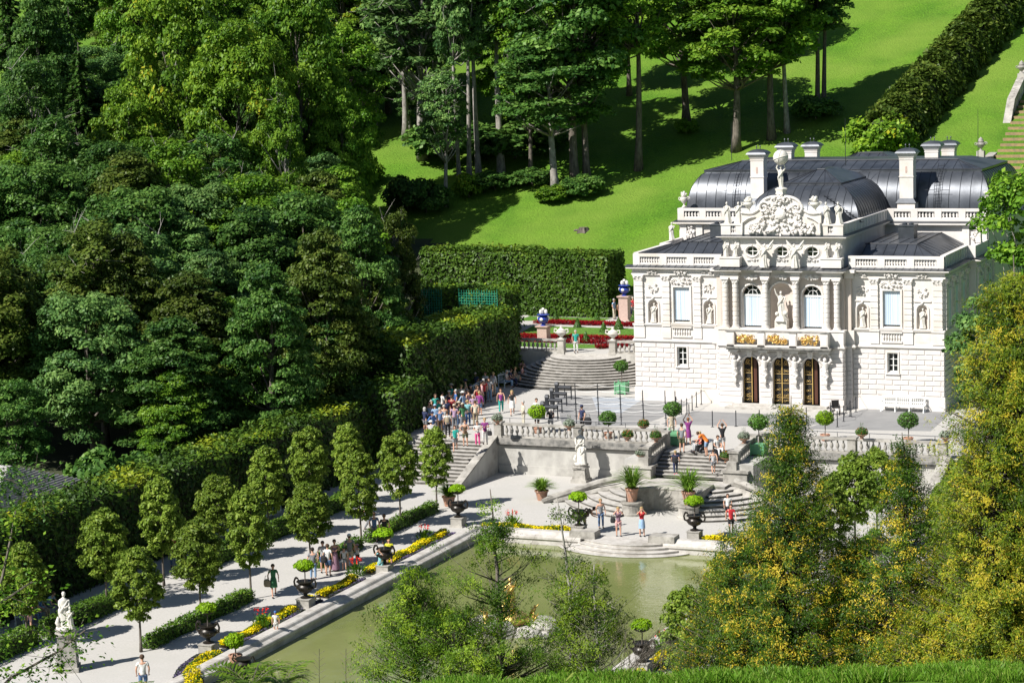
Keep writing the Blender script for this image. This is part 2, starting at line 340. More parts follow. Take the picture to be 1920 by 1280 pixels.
for s in (-1, 1):
    t = MB(); t.frus(s*2.35+.1, PY1-.35, L, 1.55, .95, .42, 1.5, .9); o = t.build('end_block', X['oldstone'], rimt)
# rounded landing with steps into the water
b = MB()
for r, z in ((2.75, L+.02), (3.15, L-.13), (3.65, L-.28), (4.2, L-.41)):
    b.lathe([(r, z-1.5), (r, z-.05), (r+.04, z-.03), (r+.04, z), (0.01, z)], .2, PY1+.25, 0, 40, None, 1, .68, math.pi, 2*math.pi)
struct('landing_steps', b, X['step'])
# forecourt
b = MB(); b.box(-25, 13.5, -16.4, 4.0, -4, 0); b.box(13.5, 25, -16.4, -3.0, -4, 0); b.box(-25, -10.9, 4.0, 8.8, -4, -.001); struct('forecourt', b, X['gravel'])
b = MB(); b.box(13.5, 25, -3.0, 31, -4, .0); struct('lawn', b, X['lawn'])
def sheet(name, pts, m, z): b = MB(); b.add([(x, y, z) for x, y in pts], [tuple(range(len(pts)))]); return struct(name, b, m)
P2 = lambda px, py, z=0: tuple(at(px, py, z)[:2])
sheet('paved_area', [P2(1508, 804), P2(1745, 808), P2(1785, 772), P2(1633, 762)], X['pave'], .005)
sheet('paved_area', [P2(1240, 795), P2(1420, 799), P2(1500, 800), P2(1560, 790), P2(1500, 779), P2(1300, 770)], X['pave'], .005)
sheet('paved_area', [P2(1055, 800), P2(1195, 797), P2(1235, 785), P2(1310, 748), P2(1190, 744), P2(1040, 740)], X['pave'], .005)
sheet('blue_slabs', [P2(1120, 772), P2(1165, 774), P2(1208, 747), P2(1110, 745)], X['pave2'], .010)
for i, yy in enumerate((752, 763, 775, 787)):
    a, c = P2(1070, yy), P2(1290-(yy-752)*1.5, yy+3)
    sheet('pale_strip', [a, c, (c[0], c[1]-.28), (a[0], a[1]-.28)], X['pave3'], .015)
sheet('light_path', [(-25, -4.2), (-25, -6.2), (4, -6.0), (11, -2.5), (11, -1.2), (4, -4.2)], X['pave3'], .0095) if False else None
# west parterre level
b = MB(); b.box(-39, -10.9, 8.8, 31, -4, PW); struct('parterre_ground', b, X['gravel'])
# semicircular stair up to the west parterre
b = MB(); NST = 12
for i in range(NST):
    z = PW*(1-(i+1)/NST)+.0; r = 2.6+i*.36
    b.lathe([(r, -.5), (r, z-.055), (r+.045, z-.05), (r+.045, z), (.01, z)], -18.2, 8.8, 0, 56, None, 1.06 if i else 1.06, .92, math.pi, 2*math.pi)
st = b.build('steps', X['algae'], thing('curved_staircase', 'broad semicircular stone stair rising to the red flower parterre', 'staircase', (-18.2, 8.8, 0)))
st.location = (18.2, -8.8, 0)
# retaining wall between terrace and lower garden
def wall_thing(name, label, mb, m, cap=None, capm=None):
    t = thing(name, label, 'wall', (0, 0, 0)); mb.build('wall_face', m, t)
    if cap: cap.build('moulding', capm, t)
    return t
TX, TY, CS = 14.5, -16.4, 2.55
for s in (-1, 1):
    b = MB(); x0, x1 = sorted((s*3.2, s*TX)); b.box(x0, x1, TY-.02, TY+.5, -3.4, -.42); b.box(x0, x1, TY-.10, TY+.5, L-.1, L+.55)
    b.box(*sorted((s*2.7, s*4.1)), -20.9, TY, L-.2, -.02)
    c = MB(); c.box(x0, x1, TY-.16, TY+.5, -.42, -.30); c.box(x0, x1, TY-.28, TY+.5, -.30, -.10); c.box(x0, x1, TY-.20, TY+.45, -.10, .10)
    wall_thing('retaining_wall', 'grey plaster retaining wall with dark moulding, '+('left' if s < 0 else 'right')+' of the central stair', b, X['wall'], c, X['coping'])
# side stairs with sloping parapet
for s in (-1, 1):
    t = thing('garden_staircase', ('sunlit straight stone stair west of the retaining wall' if s < 0 else 'straight stone stair behind the yellow thujas at right'), 'staircase', (0, 0, 0))
    b = MB(); n = 14
    for i in range(n):
        z = -i*(2.25/n); y = TY-i*.37
        b.box(*sorted((s*(TX+.35), s*(TX+5.6))), y-.40, -13.0, z-2.25/n-.6, z-2.25/n+.0) if i < n-1 else None
        b.box(*sorted((s*(TX+.35), s*(TX+5.6))), y-.405-.03, y-.3, z-2.25/n-.05, z-2.25/n-.001)
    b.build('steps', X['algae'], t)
    c = MB(); xx0, xx1 = sorted((s*TX-.05, s*TX+s*.45)); ye = TY-5.3
    poly = [(TY+.2, .12), (TY-.1, .12), (ye, L+.55), (ye-.55, L+.35), (ye-.55, L-.2), (TY+.2, L-.2)]
    c.add([(xx0, y, z) for y, z in poly]+[(xx1, y, z) for y, z in poly], [tuple(range(6)), tuple(range(11, 5, -1))]+[(i, (i+1) % 6, 6+(i+1) % 6, 6+i) for i in range(6)])
    c.build('parapet', X['wall'], t)
    c = MB(); poly = [(TY-.12, .24), (ye, L+.67), (ye-.65, L+.45), (ye-.65, L+.33), (ye, L+.55), (TY-.12, .12)]
    a0, a1 = xx0-.08, xx1+.08
    c.add([(a0, y, z) for y, z in poly]+[(a1, y, z) for y, z in poly], [tuple(range(6)), tuple(range(11, 5, -1))]+[(i, (i+1) % 6, 6+(i+1) % 6, 6+i) for i in range(6)])
    c.build('coping', X['oldstone'], t)
# central stair: upper flight, landing, fan of curved steps, niche wall
ct = thing('central_staircase', 'central stone stair with straight upper flight and curved lower steps', 'staircase', (0, 0, 0))
b = MB(); n = 7; LZ = -1.12
for i in range(n):
    z = LZ*(i+1)/n; y = -18.1-i*.38
    b.box(-CS+.0, CS, y-.38, -16.0, z-.6, z-.0); b.box(-CS, CS, y-.415, y-.3, z-.05, z-.002)
b.box(-CS, CS, -18.1, -16.39, -3, -.003)
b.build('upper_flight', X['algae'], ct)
b = MB(); b.box(-2.75, 2.75, -22.3, -20.3, -3.2, LZ-.0)
CY = -20.6; n = 8
for i in range(n):
    z = LZ+(L-LZ)*(i)/n-.012; r = 2.6+i*.62
    for sgn in (-1, 1):
        # left quadrant pi..3pi/2, right quadrant 3pi/2..2pi, leaving the niche in the middle
        al = math.acos(min(.99, 2.0/r)) if r > 2.0 else .2
        a0, a1 = (math.pi+.30, math.pi+al) if sgn < 0 else (2*math.pi-al, 2*math.pi-.30)
        b.lathe([(r, -3.2), (r, z-.05), (r+.05, z-.045), (r+.05, z), (1.2, z)], 0, CY, 0, 24, None, 1.12, 1.0, a0, a1)
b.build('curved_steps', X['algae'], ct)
b = MB()
NW = [(-2.05, -26.2), (-1.6, -25.2), (-.9, -24.6), (0, -24.4), (.9, -24.6), (1.6, -25.2), (2.05, -26.2)]
back = [(2.05, -22.2), (-2.05, -22.2)]
b.prism(NW+back, L-.2, LZ+.12); b.build('niche_wall', X['oldstone'], ct)
b = MB()
b.tube([(x, y+.12, LZ+.16) for x, y in NW], .16, 8); b.build('niche_coping', X['oldstone'], ct)
for s in (-1, 1):
    b = MB(); b.lathe([(.72, L-.1), (.72, L+.12), (.64, L+.16), (.60, L+.62), (.68, L+.70), (.68, L+.78), (0, L+.78)], s*1.75, -26.0, 0, 20)
    b.build('round_pedestal', X['oldstone'], ct)
    b = MB(); b.tube([(s*3.3, -21.9, LZ+.30), (s*5.2, -22.6, LZ-.1), (s*7.6, -24.0, L+.28), (s*8.1, -24.5, L+.1)], [.22, .22, .22, .16], 8)
    b.tube([(s*3.3, -21.9, LZ-.3), (s*5.2, -22.6, LZ-.6), (s*7.6, -24.0, L+.0)], [.26, .26, .26], 8); b.build('curb', X['oldstone'], ct)
# balustrades
BAL = [(.085, 0), (.085, .05), (.05, .08), (.045, .12), (.11, .26), (.12, .32), (.10, .40), (.05, .52), (.045, .60), (.075, .63), (.075, .68)]
balm = MB().lathe(BAL, n=10).mesh('baluster', True)
def balustrade(name, label, p0, p1, h=1.02, piers=(0, 1), m='oldstone', spacing=.36, parent=None, zscale=None, pier_w=.5, rail=.42):
    (x0, y0, z0), (x1, y1, z1) = p0, p1; l = math.hypot(x1-x0, y1-y0); ang = math.atan2(y1-y0, x1-x0); slope = (z1-z0)/l
    t = thing(name, label, 'balustrade', p0, ang) if parent is None else new_obj('balustrade', None, parent, None, p0, ang)
    sc = h/1.02
    def run(w, a, c): 
        b = MB(); b.add([(0, -w/2, a), (l, -w/2, a+slope*l), (l, w/2, a+slope*l), (0, w/2, a), (0, -w/2, c), (l, -w/2, c+slope*l), (l, w/2, c+slope*l), (0, w/2, c)],
              [(0,3,2,1),(4,5,6,7),(0,1,5,4),(1,2,6,5),(2,3,7,6),(3,0,4,7)]); return b
    run(rail*.8, 0, .14*sc).build('plinth', X[m], t)
    r = run(rail, .84*sc, .98*sc); r.build('rail', X[m], t)
    for q in piers:
        b = MB(); xx = q*l; zz = slope*xx; b.cbox(xx, 0, zz-.05, pier_w, pier_w, 1.0*sc); b.cbox(xx, 0, zz+.93*sc, pier_w+.14, pier_w+.14, .12*sc); b.cbox(xx, 0, zz-.05, pier_w+.1, pier_w+.1, .17*sc)
        b.build('pier', X[m], t)
    k = int(l/spacing); 
    for i in range(k):
        xx = (i+.5)*l/k
        if any(abs(xx-q*l) < pier_w/2+.1 for q in piers): continue
        o = new_obj('baluster', balm, t, X[m], (xx, 0, slope*xx+.14*sc)); o.scale = (sc, sc, .70/.68*sc)
    return t
yb = TY+.12
for s in (-1, 1):
    balustrade('stone_balustrade', 'weathered stone balustrade on the retaining wall, '+('left of the central stair' if s < 0 else 'right of the central stair, behind the thujas'),
        (s*TX, yb, .06), (s*3.4, yb, .06), piers=(0, .5, 1), m='oldstone')
    balustrade('stair_balustrade', 'short stone balustrade flanking the '+('left' if s < 0 else 'right')+' side of the central upper flight', (s*2.85, -17.0, .05), (s*2.85, -20.55, -.28), piers=(0, 1), m='oldstone', pier_w=.55)
    balustrade('stair_balustrade', 'stone balustrade turning '+('left' if s < 0 else 'right')+' at the front end of the central flight', (s*3.3, -20.55, -.1), (s*3.9, -17.0, .05), piers=(1,), m='oldstone') if False else None
    b = MB(); b.cbox(s*3.05, -20.75, L-.1, 1.5, .95, 1.9); b.cbox(s*3.05, -20.75, L+1.78, 1.7, 1.15, .14); b.cbox(s*2.8, -20.8, L+1.9, .62, .62, .5)
    tag(b.build('stair_pedestal', X['oldstone']), 'stone block pedestal at the foot of the '+('left' if s < 0 else 'right')+' stair balustrade', 'pedestal')
balustrade('parterre_balustrade', 'shaded stone balustrade beside the hedge, left of the curved stair top', (-25.0, 9.0, PW), (-20.3, 9.0, PW), piers=(1,), m='oldstone')
balustrade('parterre_balustrade', 'short sunlit stone balustrade between curved stair and palace corner', (-16.1, 9.0, PW), (-11.3, 9.0, PW), piers=(0,), m='oldstone')
b = MB(); b.box(-25, -20, 8.72, 8.9, -.2, PW+.02); b.box(-16.4, -11, 8.72, 8.9, -.2, PW+.02)
tag(b.build('parterre_wall', X['wall']), 'plain wall supporting the west parterre either side of the curved stair', 'wall')
# handrail over the retaining wall
for s in (-1, 1):
    b = MB(); b.tube([(s*TX, yb+.45, 1.28), (s*3.6, yb+.45, 1.28)], .025, 6)
    for i in range(6): x = s*(TX-.6-i*2.0); b.tube([(x, yb+.45, 0), (x, yb+.45, 1.28)], .018, 5)
    tag(b.build('iron_handrail', X['darkmetal']), 'thin dark handrail behind the '+('left' if s < 0 else 'right')+' terrace balustrade', 'handrail')
# ------------------------------------------------------------ sculpture helpers
def fig_mesh(seed=0, H=1.5, robe=True, arm=((.30,.78,-.05),(.22,.66,-.12)), arm2=((-.28,.72,-.02),(-.2,.55,-.12)), lean=.0, plinth=.0, head=1):
    """draped standing figure facing -Y, heights as fractions of H"""
    r = random.Random(seed); b = MB(); ph = r.random()*6; nf = r.choice([5, 6, 7])
    def wob(a, h): 
        t = h/H
        return 1+(.13*math.sin(nf*a+ph+3*t)+.05*math.sin(11*a+ph*2))*(1-smooth((t-.5)/.2) if t > .5 else 1)*(1 if t < .7 else .3)
    w = H/1.7
    prof = [(.30,0),(.28,.05),(.235,.2),(.215,.35),(.225,.45),(.215,.53),(.165,.60),(.185,.68),(.20,.75),(.185,.80),(.075,.835),(.06,.86)]
    if not robe: prof = [(.16,0),(.14,.1),(.17,.3),(.2,.45),(.2,.53),(.165,.60),(.19,.68),(.21,.75),(.19,.80),(.075,.835),(.06,.86)]
    b.lathe([(p*w, q*H) for p, q in prof], 0, 0, 0, 22, None, 1.0, .78, wob=lambda a, h: wob(a, h))
    # sway the figure
    for i, v in enumerate(b.v):
        t = v[2]/H; b.v[i] = (v[0]+.05*w*math.sin(t*3.3+ph)+lean*t*t, v[1], v[2])
    hx = .05*w*math.sin(.93*3.3+ph)+lean*.86
    b.ball(hx, -.01*w, .925*H, .088*w, 10, .88, .95, 1.22); b.ball(hx, .015*w, .955*H, .097*w, 8, .95, 1, .95); b.ball(hx, -.09*w, .92*H, .02*w, 5)
    for a, sx in ((arm, 1), (arm2, -1)):
        s0 = (sx*.19*w+hx*.8, 0, .775*H); e = (a[0][0]*w, a[0][2]*w, a[0][1]*H); h = (a[1][0]*w, a[1][2]*w, a[1][1]*H)
        b.tube([s0, tuple((s0[i]+e[i])/2 for i in range(3)), e, tuple((e[i]+h[i])/2 for i in range(3)), h], [.062*w, .06*w, .05*w, .045*w, .035*w], 7)
        b.ball(h[0], h[1], h[2], .045*w, 6)
    # diagonal drape
    b.tube([(.17*w, -.10*w, .78*H), (.02*w, -.18*w, .64*H), (-.14*w, -.17*w, .52*H), (-.2*w, -.06*w, .42*H), (-.17*w, .05*w, .3*H)], [.03*w, .05*w, .06*w, .055*w, .03*w], 7)
    if plinth: b.cbox(0, 0, -plinth, .55*w, .55*w, plinth+.02)
    return b
def blobs(b, x, y, z, w, h, n, seed, r=.07, d=.06):
    q = random.Random(seed)
    for i in range(n):
        u, v = q.uniform(-1, 1), q.uniform(-1, 1)
        if u*u+v*v > 1.1: continue
        rr = r*q.uniform(.5, 1.2); b.ball(x+u*w/2, y-d*(1-abs(u)*.4)*q.uniform(.2, 1), z+v*h/2, rr, 6, q.uniform(.6, 1.5), .8, q.uniform(.6, 1.4))
def spiral(b, x, y, z, r, turns, r_t, flip=1, n=14, rot=0, nn=4):
    pts = []
    for i in range(n+1):
        t = i/n; a = rot+flip*turns*2*math.pi*t; rr = r*(1-.82*t); pts.append((x+rr*math.cos(a), y, z+rr*math.sin(a)))
    b.tube(pts, r_t, nn)
def urn_mb(H=1.0, w=.34, fruit=True, seed=1):
    b = MB(); b.lathe([(.5*w, 0), (.5*w, .06*H), (.22*w, .12*H), (.18*w, .2*H), (.6*w, .34*H), (.95*w, .5*H), (.9*w, .6*H), (.55*w, .66*H), (.75*w, .7*H)], n=14)
    if fruit:
        blobs(b, 0, 0, .82*H, w*1.3, .3*H, 16, seed, .10*H, .1)
        b.ball(0, 0, .80*H, .5*w, 8)
    for s in (-1, 1): spiral(b, s*w*.95, 0, .55*H, .14*H, 1.2, .03*H, s)
    return b
# ------------------------------------------------------------ palace
PAL = thing('palace', 'white rococo palace with dark domed zinc roofs and gilded balcony', 'palace', (0, 0, 0))
SPLIT = {'rusticated_blocks', 'plinth', 'entrance_courses', 'wing_roof', 'cornice', 'wall_reliefs', 'window_surrounds', 'roof_parapet', 'attic_parapet', 'rear_parapet', 'rear_pilaster',
         'window_apron', 'window_balusters', 'niche_shell', 'pedestal_zone', 'balcony_piers', 'arch_moulding', 'cornice_flashing'}
def islands(b):
    pr = list(range(len(b.v)))
    def fd(i):
        while pr[i] != i: pr[i] = pr[pr[i]]; i = pr[i]
        return i
    for f in b.f:
        r = fd(f[0])
        for i in f[1:]: pr[fd(i)] = r
    return [fd(i) for i in range(len(b.v))]
def split_mb(b, key):
    isl = islands(b); cen = {}
    for i, r in enumerate(isl): cen.setdefault(r, []).append(b.v[i])
    lab = {r: key(sum(v[0] for v in vs)/len(vs), sum(v[1] for v in vs)/len(vs), sum(v[2] for v in vs)/len(vs)) for r, vs in cen.items()}
    out = {}
    for f in b.f: out.setdefault(lab[isl[f[0]]], []).append(f)
    res = []
    for k in sorted(out):
        m = MB(); mp = {}
        for f in out[k]:
            g = []
            for i in f:
                if i not in mp: mp[i] = len(m.v); m.v.append(b.v[i])
                g.append(mp[i])
            m.f.append(tuple(g))
        res.append(m)
    return res
def part(n, b, m, p=PAL, **k):
    if n in SPLIT:
        fn = (lambda x, y, z: round(x/2.15)) if n in ('arch_moulding', 'balcony_piers', 'entrance_courses') else (lambda x, y, z: (round(x/2.05 if n == 'wall_reliefs' else x/1.5), z > (8.8 if n == 'wall_reliefs' else 4.4))) if n in ('window_surrounds', 'niche_shell', 'rear_pilaster', 'wall_reliefs') else (lambda x, y, z: (x > .01)-(x < -.01))
        o = None
        for mm in split_mb(b, fn): o = mm.build(n, X[m], p, **k)
        return o
    return b.build(n, X[m], p, **k)
FY, CYF, CYU = 0., -1.15, -.62       # wing front, centre ground front, centre upper wall
def cblock(b, x0, x1, z0, z1, y, p=.05, g=.022):
    x0 += g; x1 -= g; z0 += g; z1 -= g; c = .022
    b.add([(x0,y,z0),(x1,y,z0),(x1,y,z1),(x0,y,z1),(x0+c,y-p,z0+c),(x1-c,y-p,z0+c),(x1-c,y-p,z1-c),(x0+c,y-p,z1-c)],
          [(4,5,6,7),(0,1,5,4),(1,2,6,5),(2,3,7,6),(3,0,4,7)])
def arch_panel(b, x0, x1, z0, z1, xc, hw, zb, zs, y, depth, n=12, rz=None):
    rz = rz or hw
    b.add([(x0,y,z0),(xc-hw,y,z0),(xc-hw,y,zs),(x0,y,zs)], [(0,1,2,3)]); b.add([(xc+hw,y,z0),(x1,y,z0),(x1,y,zs),(xc+hw,y,zs)], [(0,1,2,3)])
    if zb > z0: b.add([(xc-hw,y,z0),(xc+hw,y,z0),(xc+hw,y,zb),(xc-hw,y,zb)], [(0,1,2,3)])
    arc = [(xc-hw*math.cos(math.pi*i/n), zs+rz*math.sin(math.pi*i/n)) for i in range(n+1)]
    top = [(x0+(x1-x0)*i/n, z1) for i in range(n+1)]
    b.add([(x0,y,zs),(xc-hw,y,zs),(x0,y,z1)], [(0,1,2)]); b.add([(x1,y,zs),(xc+hw,y,zs),(x1,y,z1)], [(0,1,2)])
    vs = [(a, y, c) for a, c in arc]+[(a, y, c) for a, c in top]
    b.add(vs, [(i, i+1, n+1+i+1, n+1+i) for i in range(n)])
    out = [(xc-hw, zb)]+arc+[(xc+hw, zb)]; m = len(out)
    if depth: b.add([(a, y, c) for a, c in out]+[(a, y+depth, c) for a, c in out], [(i, i+1, m+i+1, m+i) for i in range(m-1)]+[(m-1, 0, m, 2*m-1)])
def niche(b, xc, hw, zb, zs, y, n=12):
    b.lathe([(hw, zb), (hw, zs)]+[(max(hw*math.cos(math.pi/2*i/6), .001), zs+hw*math.sin(math.pi/2*i/6)) for i in range(1, 7)], xc, y, 0, n, None, 1, .8, 0, math.pi)
    b.add([(xc+hw*math.cos(math.pi*i/n), y+.8*hw*math.sin(math.pi*i/n), zb) for i in range(n+1)], [tuple(range(n+1))])
# --- volumes (bodies)
b = MB()
for s in (-1, 1):
    x0, x1 = sorted((s*4.3, s*11.0))
    # ground storey face behind blocks with low window opening
    for (a, c, e, f) in ((x0, min(s*7.5-.36, s*7.5+.36), .2, 4.2), (max(s*7.5-.36, s*7.5+.36), x1, .2, 4.2)): b.box(a, c, FY, FY+.5, e, f)
    b.box(s*7.5-.36, s*7.5+.36, FY, FY+.5, .2, 2.58); b.box(s*7.5-.36, s*7.5+.36, FY, FY+.5, 3.88, 4.2)
    b.box(*sorted((s*4.3, s*11.0)), FY+.5, 11.8, 0, 4.2)
b.box(-11.6, 11.6, 11.8, 27, 0, 4.2); b.box(10.9, 11.6, 7.5, 11.9, 0, 4.2); b.box(-11.6, -10.9, 7.5, 11.9, 0, 4.2)
part('ground_floor_wall', b, 'stucco')
b = MB()
for s in (-1, 1):
    x0, x1 = sorted((s*4.25, s*11.05)); b.box(x0, x1, -.07, .2, 0, .92); b.box(x0, x1, -.05, .2, .92, .99)
    b.box(*sorted((s*10.5, s*11.066)), -.066, 7.5, 0.004, .926)
b.box(11.2, 11.68, 7.45, 20, 0, .93); part('plinth', b, 'stucco')
b = MB(); q = random.Random(3)
for s in (-1, 1):
    x0, x1 = sorted((s*4.75, s*11.03)); rows = 9; hh = 3.14/rows
    for r_ in range(rows):
        z0 = 1.0+r_*hh; xx = x0-(0 if r_ % 2 else .55)
        while xx < x1:
            a, c = max(xx, x0), min(xx+1.1, x1); w0, w1 = s*7.5-.5, s*7.5+.5
            if z0+hh > 2.45 and z0 < 3.95 and c > w0 and a < w1:
                if a < w0-.1: cblock(b, a, w0, z0, z0+hh, FY)
                if c > w1+.1: cblock(b, w1, c, z0, z0+hh, FY)
            elif c-a > .12: cblock(b, a, c, z0, z0+hh, FY)
            xx += 1.1
    # side wall courses on the east flank
    if s > 0:
        Mx = Matrix.Translation((11.0, 0, 0)) @ Matrix.Rotation(math.pi/2, 4, 'Z')
        bb = MB()
        for r_ in range(rows):
            z0 = 1.0+r_*hh; xx = 0-(0 if r_ % 2 else .55)
            while xx < 7.4:
                a, c = max(xx, 0.02), min(xx+1.1, 7.4)
                if c-a > .1: cblock(bb, a, c, z0, z0+hh, 0)
                xx += 1.1
        b.add(bb.v, bb.f, Mx)
part('rusticated_blocks', b, 'block')
# upper storey walls of the wings, with openings
b = MB(); nb = MB()
for s in (-1, 1):
    b.box(s*6.02-.01 if s > 0 else -8.88, 6.55 if s > 0 else -8.30, FY+.02, FY+.4, 5.4, 9.0) if False else None
    segs = [(4.3, 4.95), (5.95, 6.85), (8.05, 9.05), (10.05, 11.0)]
    for a, c in segs: b.box(*sorted((s*a, s*c)), FY+.02, FY+.6, 4.4, 9.05)
    b.box(*sorted((s*6.85, s*8.05)), FY+.02, FY+.6, 4.4, 5.66); b.box(*sorted((s*6.85, s*8.05)), FY+.02, FY+.6, 8.10, 9.05)
    for xc in (5.45, 9.55):
        x0, x1 = s*xc-.5, s*xc+.5
        arch_panel(b, x0, x1, 4.4, 9.05, s*xc, .34, 5.56, 6.80, FY+.02, 0); niche(nb, s*xc, .34, 5.56, 6.80, FY+.02)
        b.box(x0, x1, FY+.5, FY+.6, 4.4, 9.05)
    b.box(*sorted((s*4.3, s*11.0)), FY+.6, 11.8, 4.4, 9.6)
b.box(-11.6, 11.6, 11.8, 27, 4.4, 11.9); b.box(10.9, 11.6, 7.5, 11.9, 4.4, 9.6); b.box(-11.6, -10.9, 7.5, 11.9, 4.4, 9.6)
b.box(-4.18, 4.18, -.12, 11.9, 9.6, 12.0)
part('upper_wall', b, 'stucco'); part('niche_shell', nb, 'shadewall')
# string course, dado, entablature (wings), following the plan
def plan_course(b, z0, z1, p, centre=True, wing=True, py=0):
    if wing:
        for s in (-1, 1):
            b.box(*sorted((s*4.9, s*(11.0+p))), FY-p, FY+.3, z0, z1)
        b.box(10.8, 11.0+p, FY+.3, 7.5-p, z0, z1); b.box(10.8, 11.6+p, 7.5-p, 27, z0, z1)
        b.box(-11.0-p, -10.8, FY+.3, 7.5-p, z0, z1); b.box(-11.6-p, -10.8, 7.5-p, 27, z0, z1)
    if centre:
        for s in (-1, 1):
            b.box(*sorted((s*4.2, s*(4.95+p))), FY-.4-p, FY+.3, z0, z1)
        b.box(-4.4-p, 4.4+p, CYF-p+py, FY+.3, z0, z1)
b = MB(); plan_course(b, 4.16, 4.26, .05); plan_course(b, 4.26, 4.36, .13); plan_course(b, 4.36, 4.44, .07); part('string_course', b, 'stucco')
b = MB(); plan_course(b, 4.44, 5.36, .02, centre=False); plan_course(b, 5.36, 5.44, .10, centre=False)
for s in (-1, 1):
    for a, c in ((10.2, 11.02), (8.25, 8.92), (5.98, 6.6)):
        b.box(*sorted((s*a, s*c)), FY-.10, FY, 4.5, 5.34); b.box(*sorted((s*a-.03, s*c+.03)), FY-.16, FY, 5.34, 5.47)
    b.box(*sorted((s*4.9, s*11.1)), FY-.14, FY, 5.44, 5.50)
b.box(-4.42, 4.42, CYF, 0, 4.44, 5.36); b.box(-4.5, 4.5, CYF-.06, 0, 5.36, 5.47)
for s in (-1, 1): b.box(*sorted((s*4.3, s*4.95)), -.4, 0, 4.44, 5.40)
part('pedestal_zone', b, 'stucco')
b = MB(); bmini = MB()
for s in (-1, 1):
    for k in range(7): bmini.lathe([(.05, 0), (.035, .05), (.07, .2), (.03, .42), (.05, .5)], s*7.45-.55+k*.183, FY-.06, 4.72, 8)
    b.box(s*7.45-.72, s*7.45+.72, FY-.12, FY, 4.58, 4.70); b.box(s*7.45-.74, s*7.45+.74, FY-.16, FY, 5.24, 5.33)
part('window_balusters', bmini, 'stucco2'); part('window_apron', b, 'stucco')
# pilasters
def pilaster(xc, w, y, z0=5.5, z1=8.95, m='stucco', rust=True, rot=None):
    b = MB(); b.box(xc-w/2-.05, xc+w/2+.05, y-.16, y, z0, z0+.16); b.box(xc-w/2, xc+w/2, y-.10, y, z0+.16, z1-.42)
    if rust:
        for k in range(7): z = z0+.2+k*.405; b.box(xc-w/2-.025, xc+w/2+.025, y-.135, y, z+.03, z+.34)
    M = rot
    bb = MB(); bb.add(b.v, b.f, M); o = part('pilaster', bb, m)
    c = MB(); c.frus(xc, y-.06, z1-.42, w, .12, .32, w+.16, .26); c.box(xc-w/2-.10, xc+w/2+.10, y-.24, y, z1-.10, z1)
    for sx in (-1, 1): c.ball(xc+sx*w*.5, y-.16, z1-.18, .10, 8)
    c.ball(xc, y-.18, z1-.16, .07, 6); blobs(c, xc, y-.12, z1-.30, w, .16, 8, int(xc*10)+50, .05, .04)
    cc = MB(); cc.add(c.v, c.f, M); cc.build('capital', X['stucco2'], o); return o
for s in (-1, 1):
    for xc, w in ((10.6, .58), (8.58, .5), (6.28, .48)): pilaster(s*xc, w, FY)
Mx = Matrix.Translation((11.0, 0, 0)) @ Matrix.Rotation(math.pi/2, 4, 'Z')
for yy in (.45, 2.6, 5.0, 7.0): pilaster(yy, .5, 0, rot=Mx)
Mx2 = Matrix.Translation((11.6, 0, 0)) @ Matrix.Rotation(math.pi/2, 4, 'Z')
for yy in (8.1, 10.6, 13.5): pilaster(yy, .5, 0, rot=Mx2)
# entablature and cornice of the wings
b = MB(); plan_course(b, 8.95, 9.10, .12, centre=False); plan_course(b, 9.10, 9.34, .07, centre=False); plan_course(b, 9.34, 9.42, .24, centre=False); plan_course(b, 9.42, 9.52, .42, centre=False)
part('cornice', b, 'stucco')
b = MB()
for s in (-1, 1):
    b.add([(s*4.3, -.46, 9.53), (s*11.5, -.46, 9.53), (s*11.5, .1, 9.66), (s*4.3, .1, 9.66)], [(0, 1, 2, 3)])
    for k in range(14): x = s*(4.9+k*.48); b.tube([(x, -.46, 9.545), (x, .08, 9.675)], .018, 4)
b.add([(11.46, -.46, 9.53), (11.46, 7.0, 9.53), (11.0, 7.0, 9.66), (11.0, -.46, 9.66)], [(0, 1, 2, 3)]); b.add([(12.05, 7.0, 9.53), (12.05, 27, 9.53), (11.5, 27, 9.66), (11.5, 7.0, 9.66)], [(0, 1, 2, 3)])
part('cornice_flashing', b, 'zinc')
# roof balustrades of the wings
BS = MB().lathe([(.07, 0), (.05, .05), (.10, .18), (.04, .34), (.07, .42)], n=8).mesh('roof_baluster', True)
def roof_bal(name, x0, x1, y, z, bays, parent=PAL, h=.8, nb=8):
    t = new_obj('roof_balustrade', None, parent); b = MB(); b.box(x0, x1, y, y+.26, z, z+.17); b.box(x0, x1, y-.02, y+.30, z+.60, z+h)
    pw = .5; step = (x1-x0-pw)/bays
    for k in range(bays+1): xx = x0+pw/2+k*step; b.box(xx-pw/2, xx+pw/2, y-.03, y+.27, z+.002, z+h-.003)
    b.build('rail', X['stucco'], t)
    for k in range(bays):
        for j in range(nb):
            xx = x0+pw+k*step+(step-pw)*(j+.5)/nb; new_obj('roof_baluster', BS, t, X['stucco2'], (xx, y+.13, z+.17))
    b = MB(); b.box(x0+.3, x1-.3, y+.45, y+.47, z, z+.62)
    return t
roof_bal('a', -11.0, -4.5, .02, 9.62, 3); roof_bal('a', 4.5, 11.0, .02, 9.62, 3)
b = MB()
for s in (-1, 1):
    b.box(*sorted((s*10.74, s*11.0)), .28, 7.5, 9.62, 10.42)
    for k in range(9): b.box(*sorted((s*11.0, s*11.05)), .5+k*.78, .5+k*.78+.12, 9.65, 10.38)
    b.box(*sorted((s*10.70, s*11.06)), .3, 7.5, 10.42, 10.48); b.box(*sorted((s*10.7, s*11.6)), 7.3, 7.6, 9.62, 10.46); b.box(*sorted((s*11.3, s*11.6)), 7.6, 12, 9.62, 10.46)
part('roof_parapet', b, 'stucco')
